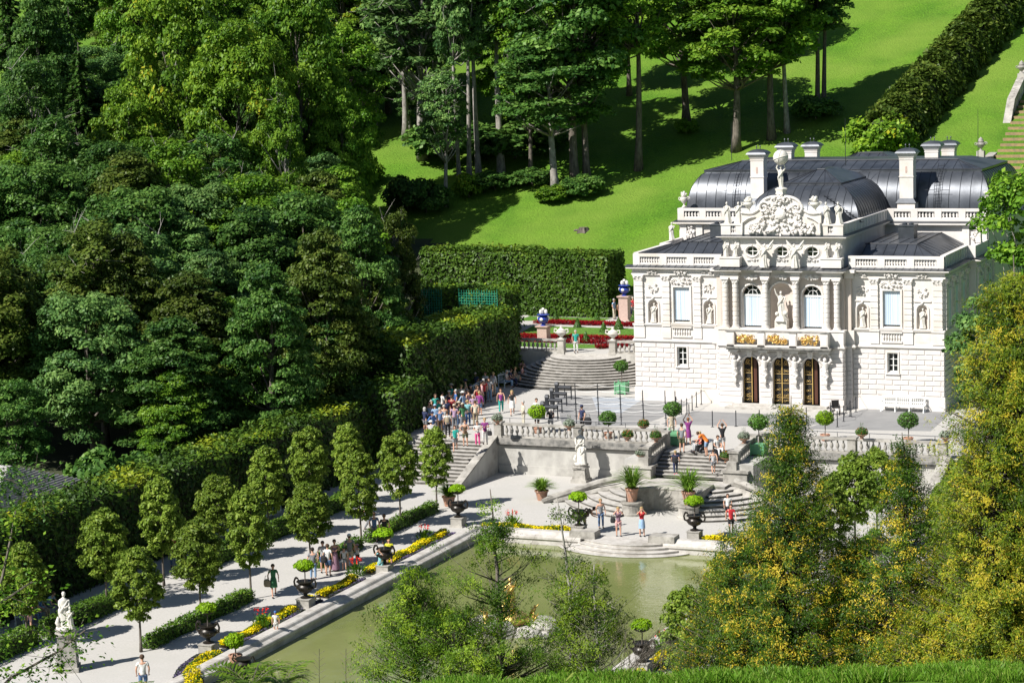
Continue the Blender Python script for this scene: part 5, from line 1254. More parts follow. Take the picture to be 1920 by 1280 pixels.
for px, py, top, w, lab, lm in ((880, 372, 325, 60, 'low bright bush at the foot of the pale trunks', 'leaf_bright'), (1040, 378, 345, 70, 'low shrub at the foot of the forked tree', 'leaf_mid'), (1000, 350, 315, 80, 'dark undergrowth bush beneath the meadow trees', 'leaf_dark'),
      (1288, 252, 222, 45, 'small shrub at the foot of the leaning maple', 'leaf_mid'), (1530, 225, 180, 90, 'dark round bush under the pair of thin trunks', 'leaf_dark'), (765, 392, 330, 90, 'dark shrub right of the broad trunk at the meadow edge', 'leaf_dark'),
      (930, 355, 320, 100, 'shaded bush between the pale trunks', 'leaf_dark'), (690, 345, 300, 60, 'bush in the meadow gap left of centre', 'leaf_mid'), (800, 400, 340, 90, 'dark leafy bush below the leftmost meadow ash', 'leaf_dark'), (850, 300, 225, 170, 'large dark thicket behind the pale trunks', 'leaf_dark'), (965, 298, 225, 200, 'large dark thicket behind the mottled trunk', 'leaf_dark'), (1095, 368, 325, 80, 'dark bush under the large dark tree', 'leaf_dark')):
    mtree('shrub', px, py, top, w, lab, lm, 'bark', group='bushes on the meadow slope')
q = random.Random(77)
for k, (x, y) in enumerate(((27, -12), (30, -3), (26, 6), (31, 14), (27, 22), (33, -22))):
    use('beech', (x, y, float(terr(x, y))+9*.95), k, (.85, .85, .95), 'unseen tree added to shade the palace flank, beyond the right edge of the picture', 'unseen trees added east of the palace', 'leaf_mid', 'bark')  # unseen trees, added to block sky light and bounce on the palace flank
# dark trees along the top of the meadow
for k, px in enumerate((1250, 1330, 1560, 1600, 1640)):
    P = hill(px, 28-k*3)
    use('spruce', (P[0], P[1]+6, float(terr(P[0], P[1]+6))-.3), k, .8+.1*(k % 3), 'dark conifer at the top edge of the meadow, number %s from the left' % ('one', 'two', 'three', 'four', 'five')[k], 'conifers at the top of the meadow')
for k, (px, py, D) in enumerate(((30, 330, 215), (140, 230, 225), (160, 330, 210), (20, 120, 240))):
    c = atD(px, py, D); g = float(terr(c[0], c[1])); use('spruce', (c[0], c[1], g), k+2, 1.25+.1*k, 'dark spruce among the far left trees, '+('leftmost low one', 'upper one by the small meadow glimpse', 'lower one by the dark gap', 'one in the top left corner')[k], 'dark spruces of the left wood')
# hornbeam tunnel climbing the slope
def arbor(name, label, pts, w, h, seed, n):
    rg = np.random.default_rng(seed); P = []; N = []; 
    seg = rg.integers(0, len(pts)-1, n); u = rg.random(n); A = np.array(pts)[seg]; B = np.array(pts)[seg+1]; Cn = A+(B-A)*u[:, None]
    a = rg.uniform(0, math.pi, n); off = np.stack([np.cos(a), 0*a, np.sin(a)], 1); bump = 1+.10*np.sin(Cn[:, 1]*1.7+a*2)+rg.normal(0, .06, n)
    Pp = Cn+off*np.stack([w*bump, bump*0, h*bump], 1); r = np.clip(rg.normal(.42, .2, n)+.15*np.sin(Cn[:, 1]*.9+a*3), 0, 1)
    V, F = leafcards(Pp, off+np.array([0, 0, .3]), .24, rg)
    t = thing(name, label, 'arbour', tuple(pts[0])); o = new_obj('crown', np_mesh('crown', V-np.array(pts[0]), F, r), t, X['leaf_olive'])
    b = MB()
    b.tube([tuple(np.array(p)-np.array(pts[0])+np.array([0, 0, h*.42])) for p in pts], w*.82, 10); b.build('shade_core', X['darkcore'], t); return t  # solid dark tube added against see-through, inner shade put into its colour
pts = [(-8.9+.40*k, 62+k*3.0, float(terr(-8+.3*k, 62+k*3.0))) for k in range(22)]
arbor('leafy_tunnel', 'long olive green hornbeam tunnel climbing the meadow at the right', pts, 2.3, 4.3, 5, 46000)
P = hill(1620, 290)
mtree('shrub', 1650, 300, 215, 130, 'yellow green shrub arch behind the roof at the foot of the leafy tunnel', 'leaf_bright', 'bark')
# ------------------------------------------------------------ hedges
def hedge(name, label, x0, x1, y0, y1, z0, z1, dens, leaf, leafm, seed, topyellow=0, rough=.12, core=True, faces='all', cat='hedge', tipdir=None):
    rg = np.random.default_rng(seed); A = {'x-': (y1-y0)*(z1-z0), 'x+': (y1-y0)*(z1-z0), 'y-': (x1-x0)*(z1-z0), 'y+': (x1-x0)*(z1-z0), 'z': (x1-x0)*(y1-y0)*1.3}
    Ps, Ns, Rs = [], [], []
    for k, a in A.items():
        if faces != 'all' and k not in faces: continue
        m = int(a*dens); u = rg.random(m); v = rg.random(m); d = rg.normal(0, rough, m)
        if k == 'z': p = np.stack([x0+(x1-x0)*u, y0+(y1-y0)*v, z1+d+.06*np.sin((y0+(y1-y0)*v)*1.3)+np.abs(rg.normal(0, rough*.8, m))], 1); nn = [0, 0, 1]
        elif k[0] == 'x': xx = x0 if k[1] == '-' else x1; sg = -1 if k[1] == '-' else 1; vv = v; p = np.stack([xx+sg*(d+.08*np.sin((y0+(y1-y0)*u)*1.9+v*5)), y0+(y1-y0)*u, z0+(z1-z0)*vv], 1); nn = [sg, 0, .45]
        else: yy = y0 if k[1] == '-' else y1; sg = -1 if k[1] == '-' else 1; p = np.stack([x0+(x1-x0)*u, yy+sg*(d+.08*np.sin((x0+(x1-x0)*u)*1.9+v*5)), z0+(z1-z0)*v], 1); nn = [0, sg, .45]
        Ps.append(p); Ns.append(np.tile(np.array(nn, float), (m, 1)))
        base = .34+.16*np.sin(p[:, 1]*.8+p[:, 0]*.9+p[:, 2])+(topyellow*(np.clip((p[:, 2]-z1+.5)/.6, 0, 1)))*(.6+.4*np.sin(p[:, 1]*.55+1))
        Rs.append(np.clip(base+rg.normal(0, .14, m), 0, 1))
    P = np.concatenate(Ps); V, F = leafcards(P, np.concatenate(Ns), leaf, rg, .55, .55)
    c0 = np.array([(x0+x1)/2, (y0+y1)/2, z0]); t = thing(name, label, cat, tuple(c0))
    new_obj('foliage', np_mesh('foliage', V-c0, F, np.concatenate(Rs)), t, X[leafm])
    if core:
        b = MB(); e = .13; b.box(x0+e-c0[0], x1-e-c0[0], y0+e-c0[1], y1-e-c0[1], 0, z1-z0-e); b.build('branches', X['darkcore'], t)  # solid block inside the hedge, coloured dark to stand for inner shade
    return t
hedge('tall_hedge', 'long tall clipped hedge with yellow tips behind the lower garden path', -26.2, -23.0, -62, -17.5, L, 2.25, 75, .15, 'leaf_hedge', 1, .5, .15, faces=('x+', 'z', 'y+'))
hedge('tall_hedge', 'shaded far end of the lower garden hedge beside the side stair', -25.0, -21.2, -17.3, -12.6, -1.5, 2.9, 75, .15, 'leaf_hedge', 2, .3, .15)
hedge('tall_hedge', 'tall clipped hedge with yellow top behind the benches on the upper terrace', -27.5, -23.2, -11.3, 7.6, 0, 5.2, 90, .15, 'leaf_hedge', 3, .55, .16)
hedge('hedge_block', 'big cubic clipped hornbeam block behind the red flower bed', -31.5, -24.1, 28.9, 33, PW, 7.15, 110, .15, 'leaf_hedge2', 4, .5, .1)
hedge('hedge_block', 'clipped hornbeam wall left of the cubic block, with a rounded recess', -42, -31.6, 29.6, 33.5, PW, 7.35, 90, .15, 'leaf_hedge2', 5, .6, .12)
hedge('hedge_block', 'low yellowish hedge between trellis pavilion and block', -37, -28.6, 17.5, 20.5, PW, 5.3, 80, .15, 'leaf_hedge', 6, .6, .15)
hedge('hedge_block', 'dark hedge recess right of the cubic block under the blue vase', -23.6, -17, 34.5, 37, 2.5, 5.3, 80, .15, 'leaf_dark', 7, .1, .12)
# green trellis
for k, (xa, xb, yy) in enumerate(((-36.2, -34.2, 17.2), (-32.6, -29.2, 17.2))):
    b = MB(); z0, z1 = 3.2, 5.5; n = int((xb-xa)/.22)
    for i in range(n+1): x = xa+(xb-xa)*i/n; b.box(x-.02, x+.02, yy, yy+.03, z0-1.2, z1)
    for j in range(16): z = z0-1.1+j*.21; b.box(xa, xb, yy-.03, yy, z-.018, z+.018)
    for i in range(5): b.tube([(xa+(xb-xa)*(i/4), yy, z1), (xa+(xb-xa)*(i/4), yy, z1+.12)], .02, 4)
    tag(b.build('trellis_panel', X['trellis']), ('narrow ' if k == 0 else 'wide ')+'green lattice trellis panel half hidden in the hedge', 'trellis')
# low box hedges along the path
yb_ = ((-59.8, -50.4, 'nearest'), (-49.4, -44.9, 'second'), (-43.2, -38.2, 'third'), (-37.0, -28.4, 'farthest'))
for s in (-1, 1):
    for y0, y1, w in yb_:
        if s > 0 and w in ('second', 'third'): continue
        if w == 'second': continue
        hedge('low_hedge', ('%s sunlit low hedge between the linden trunks beside the pond path' % w) if s < 0 else '%s low hedge of the right hand linden row behind the thujas' % w, *sorted((s*13.22, s*13.86)), y0, y1, L, L+.58, 260, .07, 'leaf_hedge2', int(-y0), .2, .05)
for y0, y1, w in ((-72, -60.5, 'nearest'), (-59.5, -52.6, 'second'), (-47, -40, 'third'), (-38.5, -28, 'farthest')):
    hedge('low_hedge', '%s shaded low hedge of the back linden row' % w, -19.9, -19.0, y0, y1, L, L+.8, 220, .07, 'leaf_hedge2', int(-y0)+3, .1, .05)
# ------------------------------------------------------------ clipped lindens
NM = ('nearest', 'second', 'third', 'fourth', 'fifth', 'sixth', 'farthest')
for s, side in ((-1, 'left'), (1, 'right')):
    for row, X0, ysr in (('front', 13.5, (-60.3, -55.2, -50.1, -44, -38, -33, -28)), ('back', 19.4, (-61, -54.5, -49, -43.5, -38, -33, -28))):
        for k, y in enumerate(ysr):
            if s > 0 and row == 'back' and y < -40: continue
            q = random.Random(k*7+s); o = use(('linden', 'linden2')[k % 2], (s*X0+q.uniform(-.12, .12), y, L+3.6*(.95+.07*(k % 3-1))), k*1.3+s, (q.uniform(.68, .84), q.uniform(.68, .84), .95+.07*(k % 3-1)),
                '%s clipped egg shaped linden of the %s %s row' % (NM[k], side, row), 'clipped lindens in rows beside the pond')
# ------------------------------------------------------------ potted plants, urns, beds
def leafball(name, R, n, leaf, m, seed, parent, loc=(0, 0, 0), flat=.8, dome=False):
    rg = np.random.default_rng(seed); v = sph(rg, n); 
    if dome: v[:, 2] = np.abs(v[:, 2])*1.0-.25*(rg.random(n) < .3)
    r = R*(1+.07*np.sin(v[:, 0]*9+v[:, 1]*7)+rg.normal(0, .035, n)); P = v*r[:, None]*np.array([1, 1, flat])
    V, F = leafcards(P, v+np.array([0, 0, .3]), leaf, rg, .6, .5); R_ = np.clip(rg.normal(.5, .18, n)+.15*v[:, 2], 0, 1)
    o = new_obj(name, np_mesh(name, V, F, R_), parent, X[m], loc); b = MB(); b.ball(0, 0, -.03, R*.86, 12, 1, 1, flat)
    b.build('twigs', X['darkcore'], o); return o  # solid dark ball under the leaves, painted as the shade inside
def standard(label, loc, stem, R, tub=None, m='leaf_ball', seed=1, group='ball shaped topiary trees on the forecourt', flat=.8):
    t = thing('ball_topiary', label, 'topiary tree', loc, 0, group); z = 0
    if tub:
        w, h = tub; b = MB(); b.frus(0, 0, .08, w*.94, w*.94, h, w, w)
        for k in range(5): b.cbox(0, 0, .10+k*h/5, w+.01+.006*k, w+.01+.006*k, h/5-.03)
        for sx in (-1, 1):
            for sy in (-1, 1): b.cbox(sx*w/2, sy*w/2, 0, .08, .08, h+.14); b.ball(sx*w/2, sy*w/2, h+.18, .05, 6)
        b.build('planter', X['tub'], t); b = MB(); b.cbox(0, 0, h-.02, w*.86, w*.86, .06); b.build('soil', X['soil'], t); z = h
    else:
        b = MB(); b.lathe([(.17, 0), (.26, .08), (.30, .34), (.33, .36), (.33, .42), (.27, .42), (.26, .37), (0, .37)], n=14); b.build('pot', X['terra'], t); z = .36
    b = MB(); b.tube([(0, 0, z), (.02, .01, z+stem*.5), (0, 0, z+stem+R*.3)], [.035, .03, .03], 6); b.build('stem', X['bark'], t)
    leafball('crown', R, 1300, .055, m, seed, t, (0, 0, z+stem+R*flat*.8), flat); return t
def gp(px, py, z=0): return tuple(at(px, py, z))
for k, (px, py, r, tub, stem, m, lab) in enumerate((
    (1166, 738, .50, (.78, .72), 1.0, 'leaf_ball', 'ball tree in a green planter at the left palace corner'),
    (1008, 812, .56, None, .72, 'leaf_lime', 'lime green ball tree at the left behind the terrace balustrade'),
    (1141, 822, .54, None, .65, 'leaf_ball', 'dark green ball tree before the queue posts, second from left'),
    (1263, 834, .56, (.85, .80), 1.15, 'leaf_ball', 'ball tree in a large green planter beside the photographing visitors'),
    (1423, 852, .60, (.80, .60), 1.05, 'leaf_ball', 'ball tree in a low green planter left of the tall yellow thuja'),
    (1547, 826, .55, None, .75, 'leaf_lime', 'bright ball tree right of the yellow thuja top'),
    (1703, 832, .62, None, .75, 'leaf_ball', 'rightmost ball tree behind the right balustrade'),
    (762, 790, .65, None, .1, 'leaf_dark', 'shaded round bush in the corner beside the side stair'))):
    standard(lab, gp(px, py), stem, r, tub, m, k)
# flower bowls on the balustrade piers
def bowl(label, loc, m='leaf_flower', R=.36, seed=1, tall=0):
    t = thing('flower_bowl', label, 'flower bowl', loc, 0, 'planted terracotta bowls on the balustrades')
    b = MB(); b.lathe([(.14, 0), (.12, .04), (.09, .08), (.20, .18), (.34, .26), (.36, .30), (.32, .30), (0, .27)], n=14); b.build('bowl', X['terra'], t)
    o = leafball('plants', R, 620, .045, m, seed, t, (0, 0, .42), .75)
    if tall:
        rg = np.random.default_rng(seed); n = 60; a = rg.uniform(0, 6.28, n); P = np.stack([.12*np.cos(a), .12*np.sin(a), rg.uniform(.6, .95, n)], 1); V, F = leafcards(P, np.stack([np.cos(a), np.sin(a), 0*a], 1), .05, rg, .25, .3, np.tile([0, 0, 1.], (n, 1)))
        new_obj('spikes', np_mesh('spikes', V, F, rg.random(n)), t, X['leaf_silver'])
zt = 1.16
for px, py, z, m, lab, tall in ((933, 795, zt, 'leaf_silver', 'silvery plants in a bowl on the left corner pier of the terrace balustrade', 0), (1068, 806, zt, 'leaf_silver', 'white flowered bowl on the middle pier of the left balustrade', 1), (1177, 826, zt, 'leaf_flower', 'red flowered bowl on the left balustrade near the stair, lower of a pair', 0),
    (1207, 806, .9, 'leaf_flower', 'orange flowered bowl at the upper left of the central stair', 0), (1230, 828, .9, 'leaf_flower', 'mixed bowl at the head of the left stair balustrade', 1), (1203, 861, -.05, 'leaf_silver', 'bluish silvery bowl on the block at the foot of the left stair balustrade', 0),
    (1395, 830, .9, 'leaf_silver', 'grey bowl with blue spikes at the head of the right stair balustrade', 1), (1362, 866, -.05, 'leaf_flower', 'red geranium bowl on the right stair pedestal', 0), (1616, 822, zt, 'leaf_flower', 'green bowl with blue spikes on the right terrace balustrade', 1), (1773, 828, zt, 'leaf_silver', 'bowl on the right corner pier half hidden by the thuja', 0)):
    P = at(px, py, z)
    bowl(lab, tuple(P), m, .36, int(px), tall)
# strap leaved pots
def strap(name, label, loc, R, H, n, m, seed, pot=(.42, .62), up=.9):
    t = thing(name, label, 'potted plant', loc); w, h = pot
    b = MB(); b.lathe([(w*.62, 0), (w*.66, .05), (w*.92, h*.86), (w*1.04, h*.88), (w*1.04, h), (w*.9, h), (w*.88, h-.05), (0, h-.05)], n=18); b.build('pot', X['terra'], t)
    rg = np.random.default_rng(seed); V = []; F = []; Rn = []
    for i in range(n):
        a = rg.uniform(0, 6.28); L_ = rg.uniform(.6, 1.1); reach = R*rg.uniform(.2, 1.25); c, s_ = math.cos(a), math.sin(a); wd = .03*rg.uniform(.8, 1.5); k = 5
        hh = H*L_*(1-.45*(reach/R)**2); droop = rg.uniform(0, .5)*reach/R; prev = None; r0 = rg.random()
        for j in range(k+1):
            u = j/k; x = w*.35+reach*u**1.3; z = h+hh*math.sin(min(1, u*(1+droop))*math.pi/2*(1+droop*.6)); w_ = wd*(1-u*.85)
            p = [(x*c-w_*s_, x*s_+w_*c, z), (x*c+w_*s_, x*s_-w_*c, z)]
            if prev: b0 = len(V); V += prev+p; F.append((b0, b0+1, b0+3, b0+2)); Rn.append(np.clip(.3+.5*r0+.2*u, 0, 1))
            prev = p
    new_obj('leaves', np_mesh('leaves', V, F, Rn), t, X[m]); return t
strap('spiky_pot_plant', 'tall spiky strap leaved plant in a terracotta pot on the left round pedestal', (-1.75, -26.0, L+.78), 1.45, 1.3, 260, 'leaf_aga', 1, (.40, .80))
strap('spiky_pot_plant', 'tall spiky strap leaved plant in a terracotta pot on the right round pedestal', (1.75, -26.0, L+.78), 1.5, 1.35, 260, 'leaf_aga', 2, (.40, .80))
strap('agapanthus_pot', 'round bushy agapanthus in a terracotta pot on the gravel below the wall', gp(1016, 937, L), .85, .75, 420, 'leaf_aga', 3, (.42, .62))
strap('agapanthus_pot', 'bushy agapanthus pot at the foot of the side stair, behind a bronze vase', gp(842, 948, L), .85, .72, 400, 'leaf_aga', 4, (.42, .62))
# bronze vases with topiary on pedestals
def bronze(label, loc, R=.48, seed=1, ped=.5, m='leaf_lime'):
    t = thing('bronze_vase', label, 'vase', loc, 0, 'bronze vases with topiary around the pond'); b = MB(); b.cbox(0, 0, 0, .82, .82, .08); b.cbox(0, 0, .08, .70, .70, ped-.08); b.cbox(0, 0, ped, .76, .76, .05); b.build('pedestal', X['oldstone'], t); z = ped+.05
    b = MB(); b.lathe([(.26, 0), (.26, .05), (.12, .10), (.09, .20), (.16, .26), (.34, .36), (.43, .50), (.42, .60), (.33, .70), (.36, .78), (.45, .84), (.42, .86), (.33, .82), (0, .80)], 0, 0, z, 20, wob=lambda a, h: 1+.03*math.sin(12*a)*(h < .6))
    for s in (-1, 1):
        b.tube([(s*.40, 0, z+.50), (s*.58, 0, z+.58), (s*.62, 0, z+.78), (s*.55, 0, z+.96), (s*.42, 0, z+.98), (s*.37, 0, z+.88), (s*.44, 0, z+.82)], [.05, .055, .05, .05, .045, .04, .03], 7); b.ball(s*.5, 0, z+.98, .07, 7)
    for a in range(8): b.ball(.42*math.cos(a*.785), .42*math.sin(a*.785), z+.55, .055, 6)
    b.build('vase', X['bronze'], t, smooth=True)
    b = MB(); b.tube([(0, 0, z+.75), (.02, 0, z+1.2), (0, 0, z+1.6)], [.03, .028, .025], 6); b.build('stem', X['bark'], t)
    leafball('crown', R, 1100, .055, m, seed, t, (0, 0, z+1.62), .62, True)
for k, (px, py, lab) in enumerate(((392, 1226, 'bronze vase with a flat topped lime ball tree, nearest on the left pond path'), (574, 1140, 'bronze vase with ball tree beside the woman in the green dress'), (722, 1076, 'bronze vase half hidden by visitors at the middle of the left path'),
    (860, 986, 'bronze vase at the far left corner of the pond'), (1086, 1002, 'bronze vase with ball tree left of the pond landing'), (1303, 1012, 'bronze vase with ball tree right of the pond landing'), (1205, 1262, 'bronze vase at the near right edge of the pond behind the bare shrub'))):
    bronze(lab, gp(px, py, L), .47+.03*(k % 3), k+3)
standard('small lime ball tree standing in the nearest yellow flower bed', gp(442, 1243, L), .45, .42, None, 'leaf_lime', 44, None)
t = thing('ornamental_vase', 'dark vase rim peeping behind the ferns at the near pond corner', 'vase', gp(458, 1262, L)); b = MB(); b.lathe([(.2, 0), (.1, .1), (.35, .35), (.42, .5), (.3, .62), (.4, .7), (.3, .68), (0, .66)], n=16); [b.tube([(s*.38, 0, .45), (s*.58, 0, .6), (s*.5, 0, .85), (s*.38, 0, .75)], .04, 6) for s in (-1, 1)]; b.build('vase', X['bronze'], t, smooth=True)
# flower beds: yellow carpet, violet edging, red cannas
def bed(name, label, pts, w, n, seed, parts=(('leaf_yellow', .22, 0, 1), )):
    """band of flowers following a polyline (x, y); parts: material, height, lateral offset, width factor"""
    rg = np.random.default_rng(seed); t = thing(name, label, 'flower bed', (pts[0][0], pts[0][1], L)); A = np.array(pts, float); sl_ = np.linalg.norm(A[1:]-A[:-1], axis=1); cs = np.concatenate([[0], np.cumsum(sl_)])
    for m, h, off, wf in parts:
        k = int(n*wf); u = rg.uniform(0, cs[-1], k); j = np.clip(np.searchsorted(cs, u)-1, 0, len(sl_)-1); f = ((u-cs[j])/sl_[j])[:, None]
        base = A[j]*(1-f)+A[j+1]*f; dr = (A[j+1]-A[j])/sl_[j][:, None]; nr = np.stack([-dr[:, 1], dr[:, 0]], 1); lat = off+rg.uniform(-.5, .5, k)*w*wf
        hh = h*(1-(2*(lat-off)/(w*wf))**4*.6)*rg.uniform(.55, 1.1, k)*(1+.25*np.sin(u*2.1)); P = np.concatenate([base+nr*lat[:, None]-A[0], hh[:, None]], 1)
        V, F = leafcards(P, np.tile([0, -.1, 1.], (k, 1)), .045, rg, .8, .5); clump = .55+.25*np.sin(u*3.1+lat*7)
        new_obj('flowers' if m != 'leaf_violet' else 'edging', np_mesh('flowers', V, F, np.clip(clump+rg.normal(0, .28, k), 0, 1)), t, X[m])
    b = MB(); 
    for a, c in zip(pts[:-1], pts[1:]):
        dx, dy = c[0]-a[0], c[1]-a[1]; l = math.hypot(dx, dy); nx_, ny_ = -dy/l*w*.75, dx/l*w*.75; x, y = a[0]-pts[0][0], a[1]-pts[0][1]
        b.add([(x-nx_, y-ny_, .035), (x+dx-nx_, y+dy-ny_, .035), (x+dx+nx_, y+dy+ny_, .035), (x+nx_, y+ny_, .035)], [(0, 1, 2, 3)])
    b.build('soil', X['soil'], t)
YB = (('leaf_yellow', .28, .12, 1), ('leaf_violet', .14, -.45, .55)); yw = 0.62; NB = 3000
XB = -10.15
bed('flower_bed', 'longest yellow flower bed along the pond, beside the woman in the yellow top', [(XB, -43.6), (XB, -38.5), (XB, -33.8)], yw, 6500, 1, YB)
bed('flower_bed', 'yellow flower bed with red cannas in the middle of the left path', [(XB, -48.9), (XB, -46.6), (XB, -45.0)], yw, NB, 2, YB)
bed('flower_bed', 'short yellow flower patch right behind the second bronze vase', [(XB-.1, -50.2), (XB-.1, -49.6)], yw, 900, 3, YB)
bed('flower_bed', 'yellow flower bed between the first and second bronze vase', [(XB, -58.6), (XB, -55), (XB, -51.6)], yw, 5000, 4, YB)
bed('flower_bed', 'curved yellow flower bed at the near end of the pond', [(XB+.2, -59.8), (-9.8, -61.8), (-9.0, -63.6), (-7.6, -65.5), (-6.8, -67.5)], .9, 5200, 5, YB)
bed('flower_bed', 'yellow flower bed behind the north rim, left of the landing', [(-3.4, -31.3), (-6, -31.3), (-9.0, -31.3)], yw, 4200, 6, YB)
bed('flower_bed', 'yellow flower bed behind the north rim, right of the landing', [(9.0, -31.3), (6, -31.3), (4.4, -31.3)], yw, 3400, 7, YB)
bed('flower_bed', 'yellow flower bed on the right side of the pond below the linden', [(10.2, -61), (10.2, -52), (10.2, -44)], yw, 5000, 8, YB)
def canna(label, loc, s=1., seed=1):
    t = thing('canna_clump', label, 'flowers', loc, 0, 'red canna clumps in the yellow beds', s); rg = np.random.default_rng(seed); n = 190; a = rg.uniform(0, 6.28, n); r = rg.uniform(0, .55, n)**.8; z = rg.uniform(.1, .75, n)*(1-.5*r)
    al = np.stack([np.cos(a)*.7, np.sin(a)*.7, np.full(n, .8)], 1); V, F = leafcards(np.stack([r*np.cos(a), r*np.sin(a), z], 1), np.stack([-np.cos(a), -np.sin(a), np.full(n, .8)], 1), .16, rg, .28, .3, al)
    new_obj('leaves', np_mesh('leaves', V, F, rg.random(n)*.8), t, X['leaf_mid'])
    n = 70; a = rg.integers(0, 7, n)*.9; r = .28+rg.normal(0, .05, n); V, F = leafcards(np.stack([r*np.cos(a), r*np.sin(a), rg.uniform(.8, 1.05, n)], 1), sph(rg, n), .05, rg, .7); new_obj('flowers', np_mesh('flowers', V, F, .6+.4*rg.random(n)), t, X['leaf_redhot'])
X['leaf_redhot'] = leafmat('scarlet petals', [(0, (.5, .02, .02)), (1, (.80, .07, .05))], trans=.2)
for px, py, s, lab in ((492, 1178, 1.0, 'red canna clump beside the boy with the blue cap'), (668, 1080, .95, 'red canna clump before the girl in the pink hat'), (796, 1014, .9, 'red canna clump in the longest yellow bed'), (960, 990, 1.0, 'red canna clump behind the north pond rim'), (1245, 1225, 1.0, 'canna clump in the right side bed beside the linden')):
    canna(lab, gp(px, py, L), s, int(px))
# parterre: red ribbons, lawn and small cones
def poly_sheet(name, pts, m, z): b = MB(); b.add([(x, y, z) for x, y in pts], [tuple(range(len(pts)))]); return struct(name, b, m)
C1 = (-17.4, 17.6)
poly_sheet('parterre_lawn', [(-27.5, 16.5), (-16.6, 17.2), (-14.3, 19.0), (-16.2, 22.6), (-28.5, 22.8)], X['lawn'], PW+.008)
poly_sheet('parterre_lawn', [(-26, 11.2), (-19.6, 11.0), (-17.2, 11.8), (-16.9, 13.2), (-26, 13.6)], X['lawn'], PW+.008)
poly_sheet('parterre_lawn', [(-31.3, 25.8), (-24, 26.4), (-23.6, 28.6), (-31.3, 28.7)], X['lawn'], PW+.008)
def ribbon(label, pts, w, seed):
    rg = np.random.default_rng(seed); A = np.array(pts, float); sl_ = np.linalg.norm(A[1:]-A[:-1], axis=1); cs = np.concatenate([[0], np.cumsum(sl_)]); n = int(cs[-1]*w*520); u = rg.uniform(0, cs[-1], n); j = np.clip(np.searchsorted(cs, u)-1, 0, len(sl_)-1); f = ((u-cs[j])/sl_[j])[:, None]
    dr = (A[j+1]-A[j])/sl_[j][:, None]; P2_ = A[j]*(1-f)+A[j+1]*f+np.stack([-dr[:, 1], dr[:, 0]], 1)*(rg.uniform(-.5, .5, n)*w)[:, None]
    P = np.concatenate([P2_-A[0], (.06+.26*rg.random(n))[:, None]], 1); V, F = leafcards(P, np.tile([0, 0, 1.], (n, 1)), .06, rg, .8, .5); t = thing('red_flower_ribbon', label, 'flower bed', (A[0][0], A[0][1], PW)); new_obj('flowers', np_mesh('flowers', V, F, rg.random(n)), t, X['leaf_red'])
ribbon('far long red begonia ribbon in front of the cubic hedge', [(-29, 24.6), (-20, 24.2), (-15.2, 22.9), (-13.3, 20.8), (-13.6, 18.8)], 1.3, 1)
ribbon('middle red begonia ribbon left of the palace corner', [(-27.5, 16.3), (-20.5, 16.2), (-16.4, 16.6), (-13.9, 18.0)], 1.0, 2)
ribbon('near red begonia ribbon behind the curved stair', [(-27, 13.9), (-20.5, 13.9), (-16.9, 13.7), (-16.6, 12.2), (-18.4, 11.2)], .95, 3)
def cone(label, loc, s=1., seed=1):
    t = thing('clipped_cone', label, 'topiary', loc, 0, 'small clipped cones in the parterre', s); rg = np.random.default_rng(seed); n = 900; u = rg.random(n)**.6; a = rg.uniform(0, 6.28, n); r = .36*u+rg.normal(0, .012, n); P = np.stack([r*np.cos(a), r*np.sin(a), .85*(1-u)], 1)
    V, F = leafcards(P, np.stack([np.cos(a), np.sin(a), np.full(n, .5)], 1), .045, rg, .6, .4); new_obj('foliage', np_mesh('foliage', V, F, rg.random(n)), t, X['leaf_ball']); b = MB(); b.lathe([(.32, 0), (0, .8)], n=12); b.build('twigs', X['darkcore'], t)  # solid dark cone under the leaves, inner shade painted on
for px, py, lab in ((1083, 614, 'cone left of the man in teal, at the middle ribbon'), (1042, 603, 'shaded cone behind the left blue vase'), (1119, 603, 'cone near the far ribbon'), (1099, 643, 'cone right behind the man in teal'), (1132, 624, 'cone behind the right stone urn'), (1160, 617, 'cone close to the palace corner'), (1189, 603, 'cone touching the palace edge')):
    cone('small clipped '+lab, gp(px, py, PW), 1.0+.1*(int(px) % 3), int(px))
# blue vases on pink pedestals, stone urns on the parterre piers
for px, py, h, lab in ((1020, 640, 1.25, 'blue and white porcelain vase on a pink pedestal left of the curved stair'), (1172, 600, 2.05, 'blue and white porcelain vase on a tall pink pedestal next to the palace corner')):
    t = thing('porcelain_vase', lab, 'vase', gp(px, py, PW)); b = MB(); b.cbox(0, 0, 0, 1.0, 1.0, .12); b.cbox(0, 0, .12, .8, .8, h-.3); b.frus(0, 0, h-.18, .82, .82, .12, 1.05, 1.05); b.cbox(0, 0, h-.06, 1.05, 1.05, .08); b.build('pedestal', X['pinkstone'], t)
    b = MB(); b.lathe([(.3, 0), (.16, .1), (.14, .18), (.36, .32), (.46, .52), (.42, .68), (.25, .76), (.42, .86), (.52, .9), (.44, .94), (0, .94)], 0, 0, h, 20); b.build('vase', X['blueglaze'], t, smooth=True)
    b = MB(); [b.ball(.24*math.cos(a), .24*math.sin(a), h+1.12, .14, 8, 1, 1, 1.5) for a in (0, 2.1, 4.2)]; b.ball(0, 0, h+1.3, .14, 8); [b.ball(s*.46, 0, h+.58, .09, 8, .6, 1, 1.6) for s in (-1, 1)]; b.ball(0, -.42, h+.55, .13, 8, 1.2, .5, 1); b.build('figures', X['whiteglaze'], t, smooth=True)
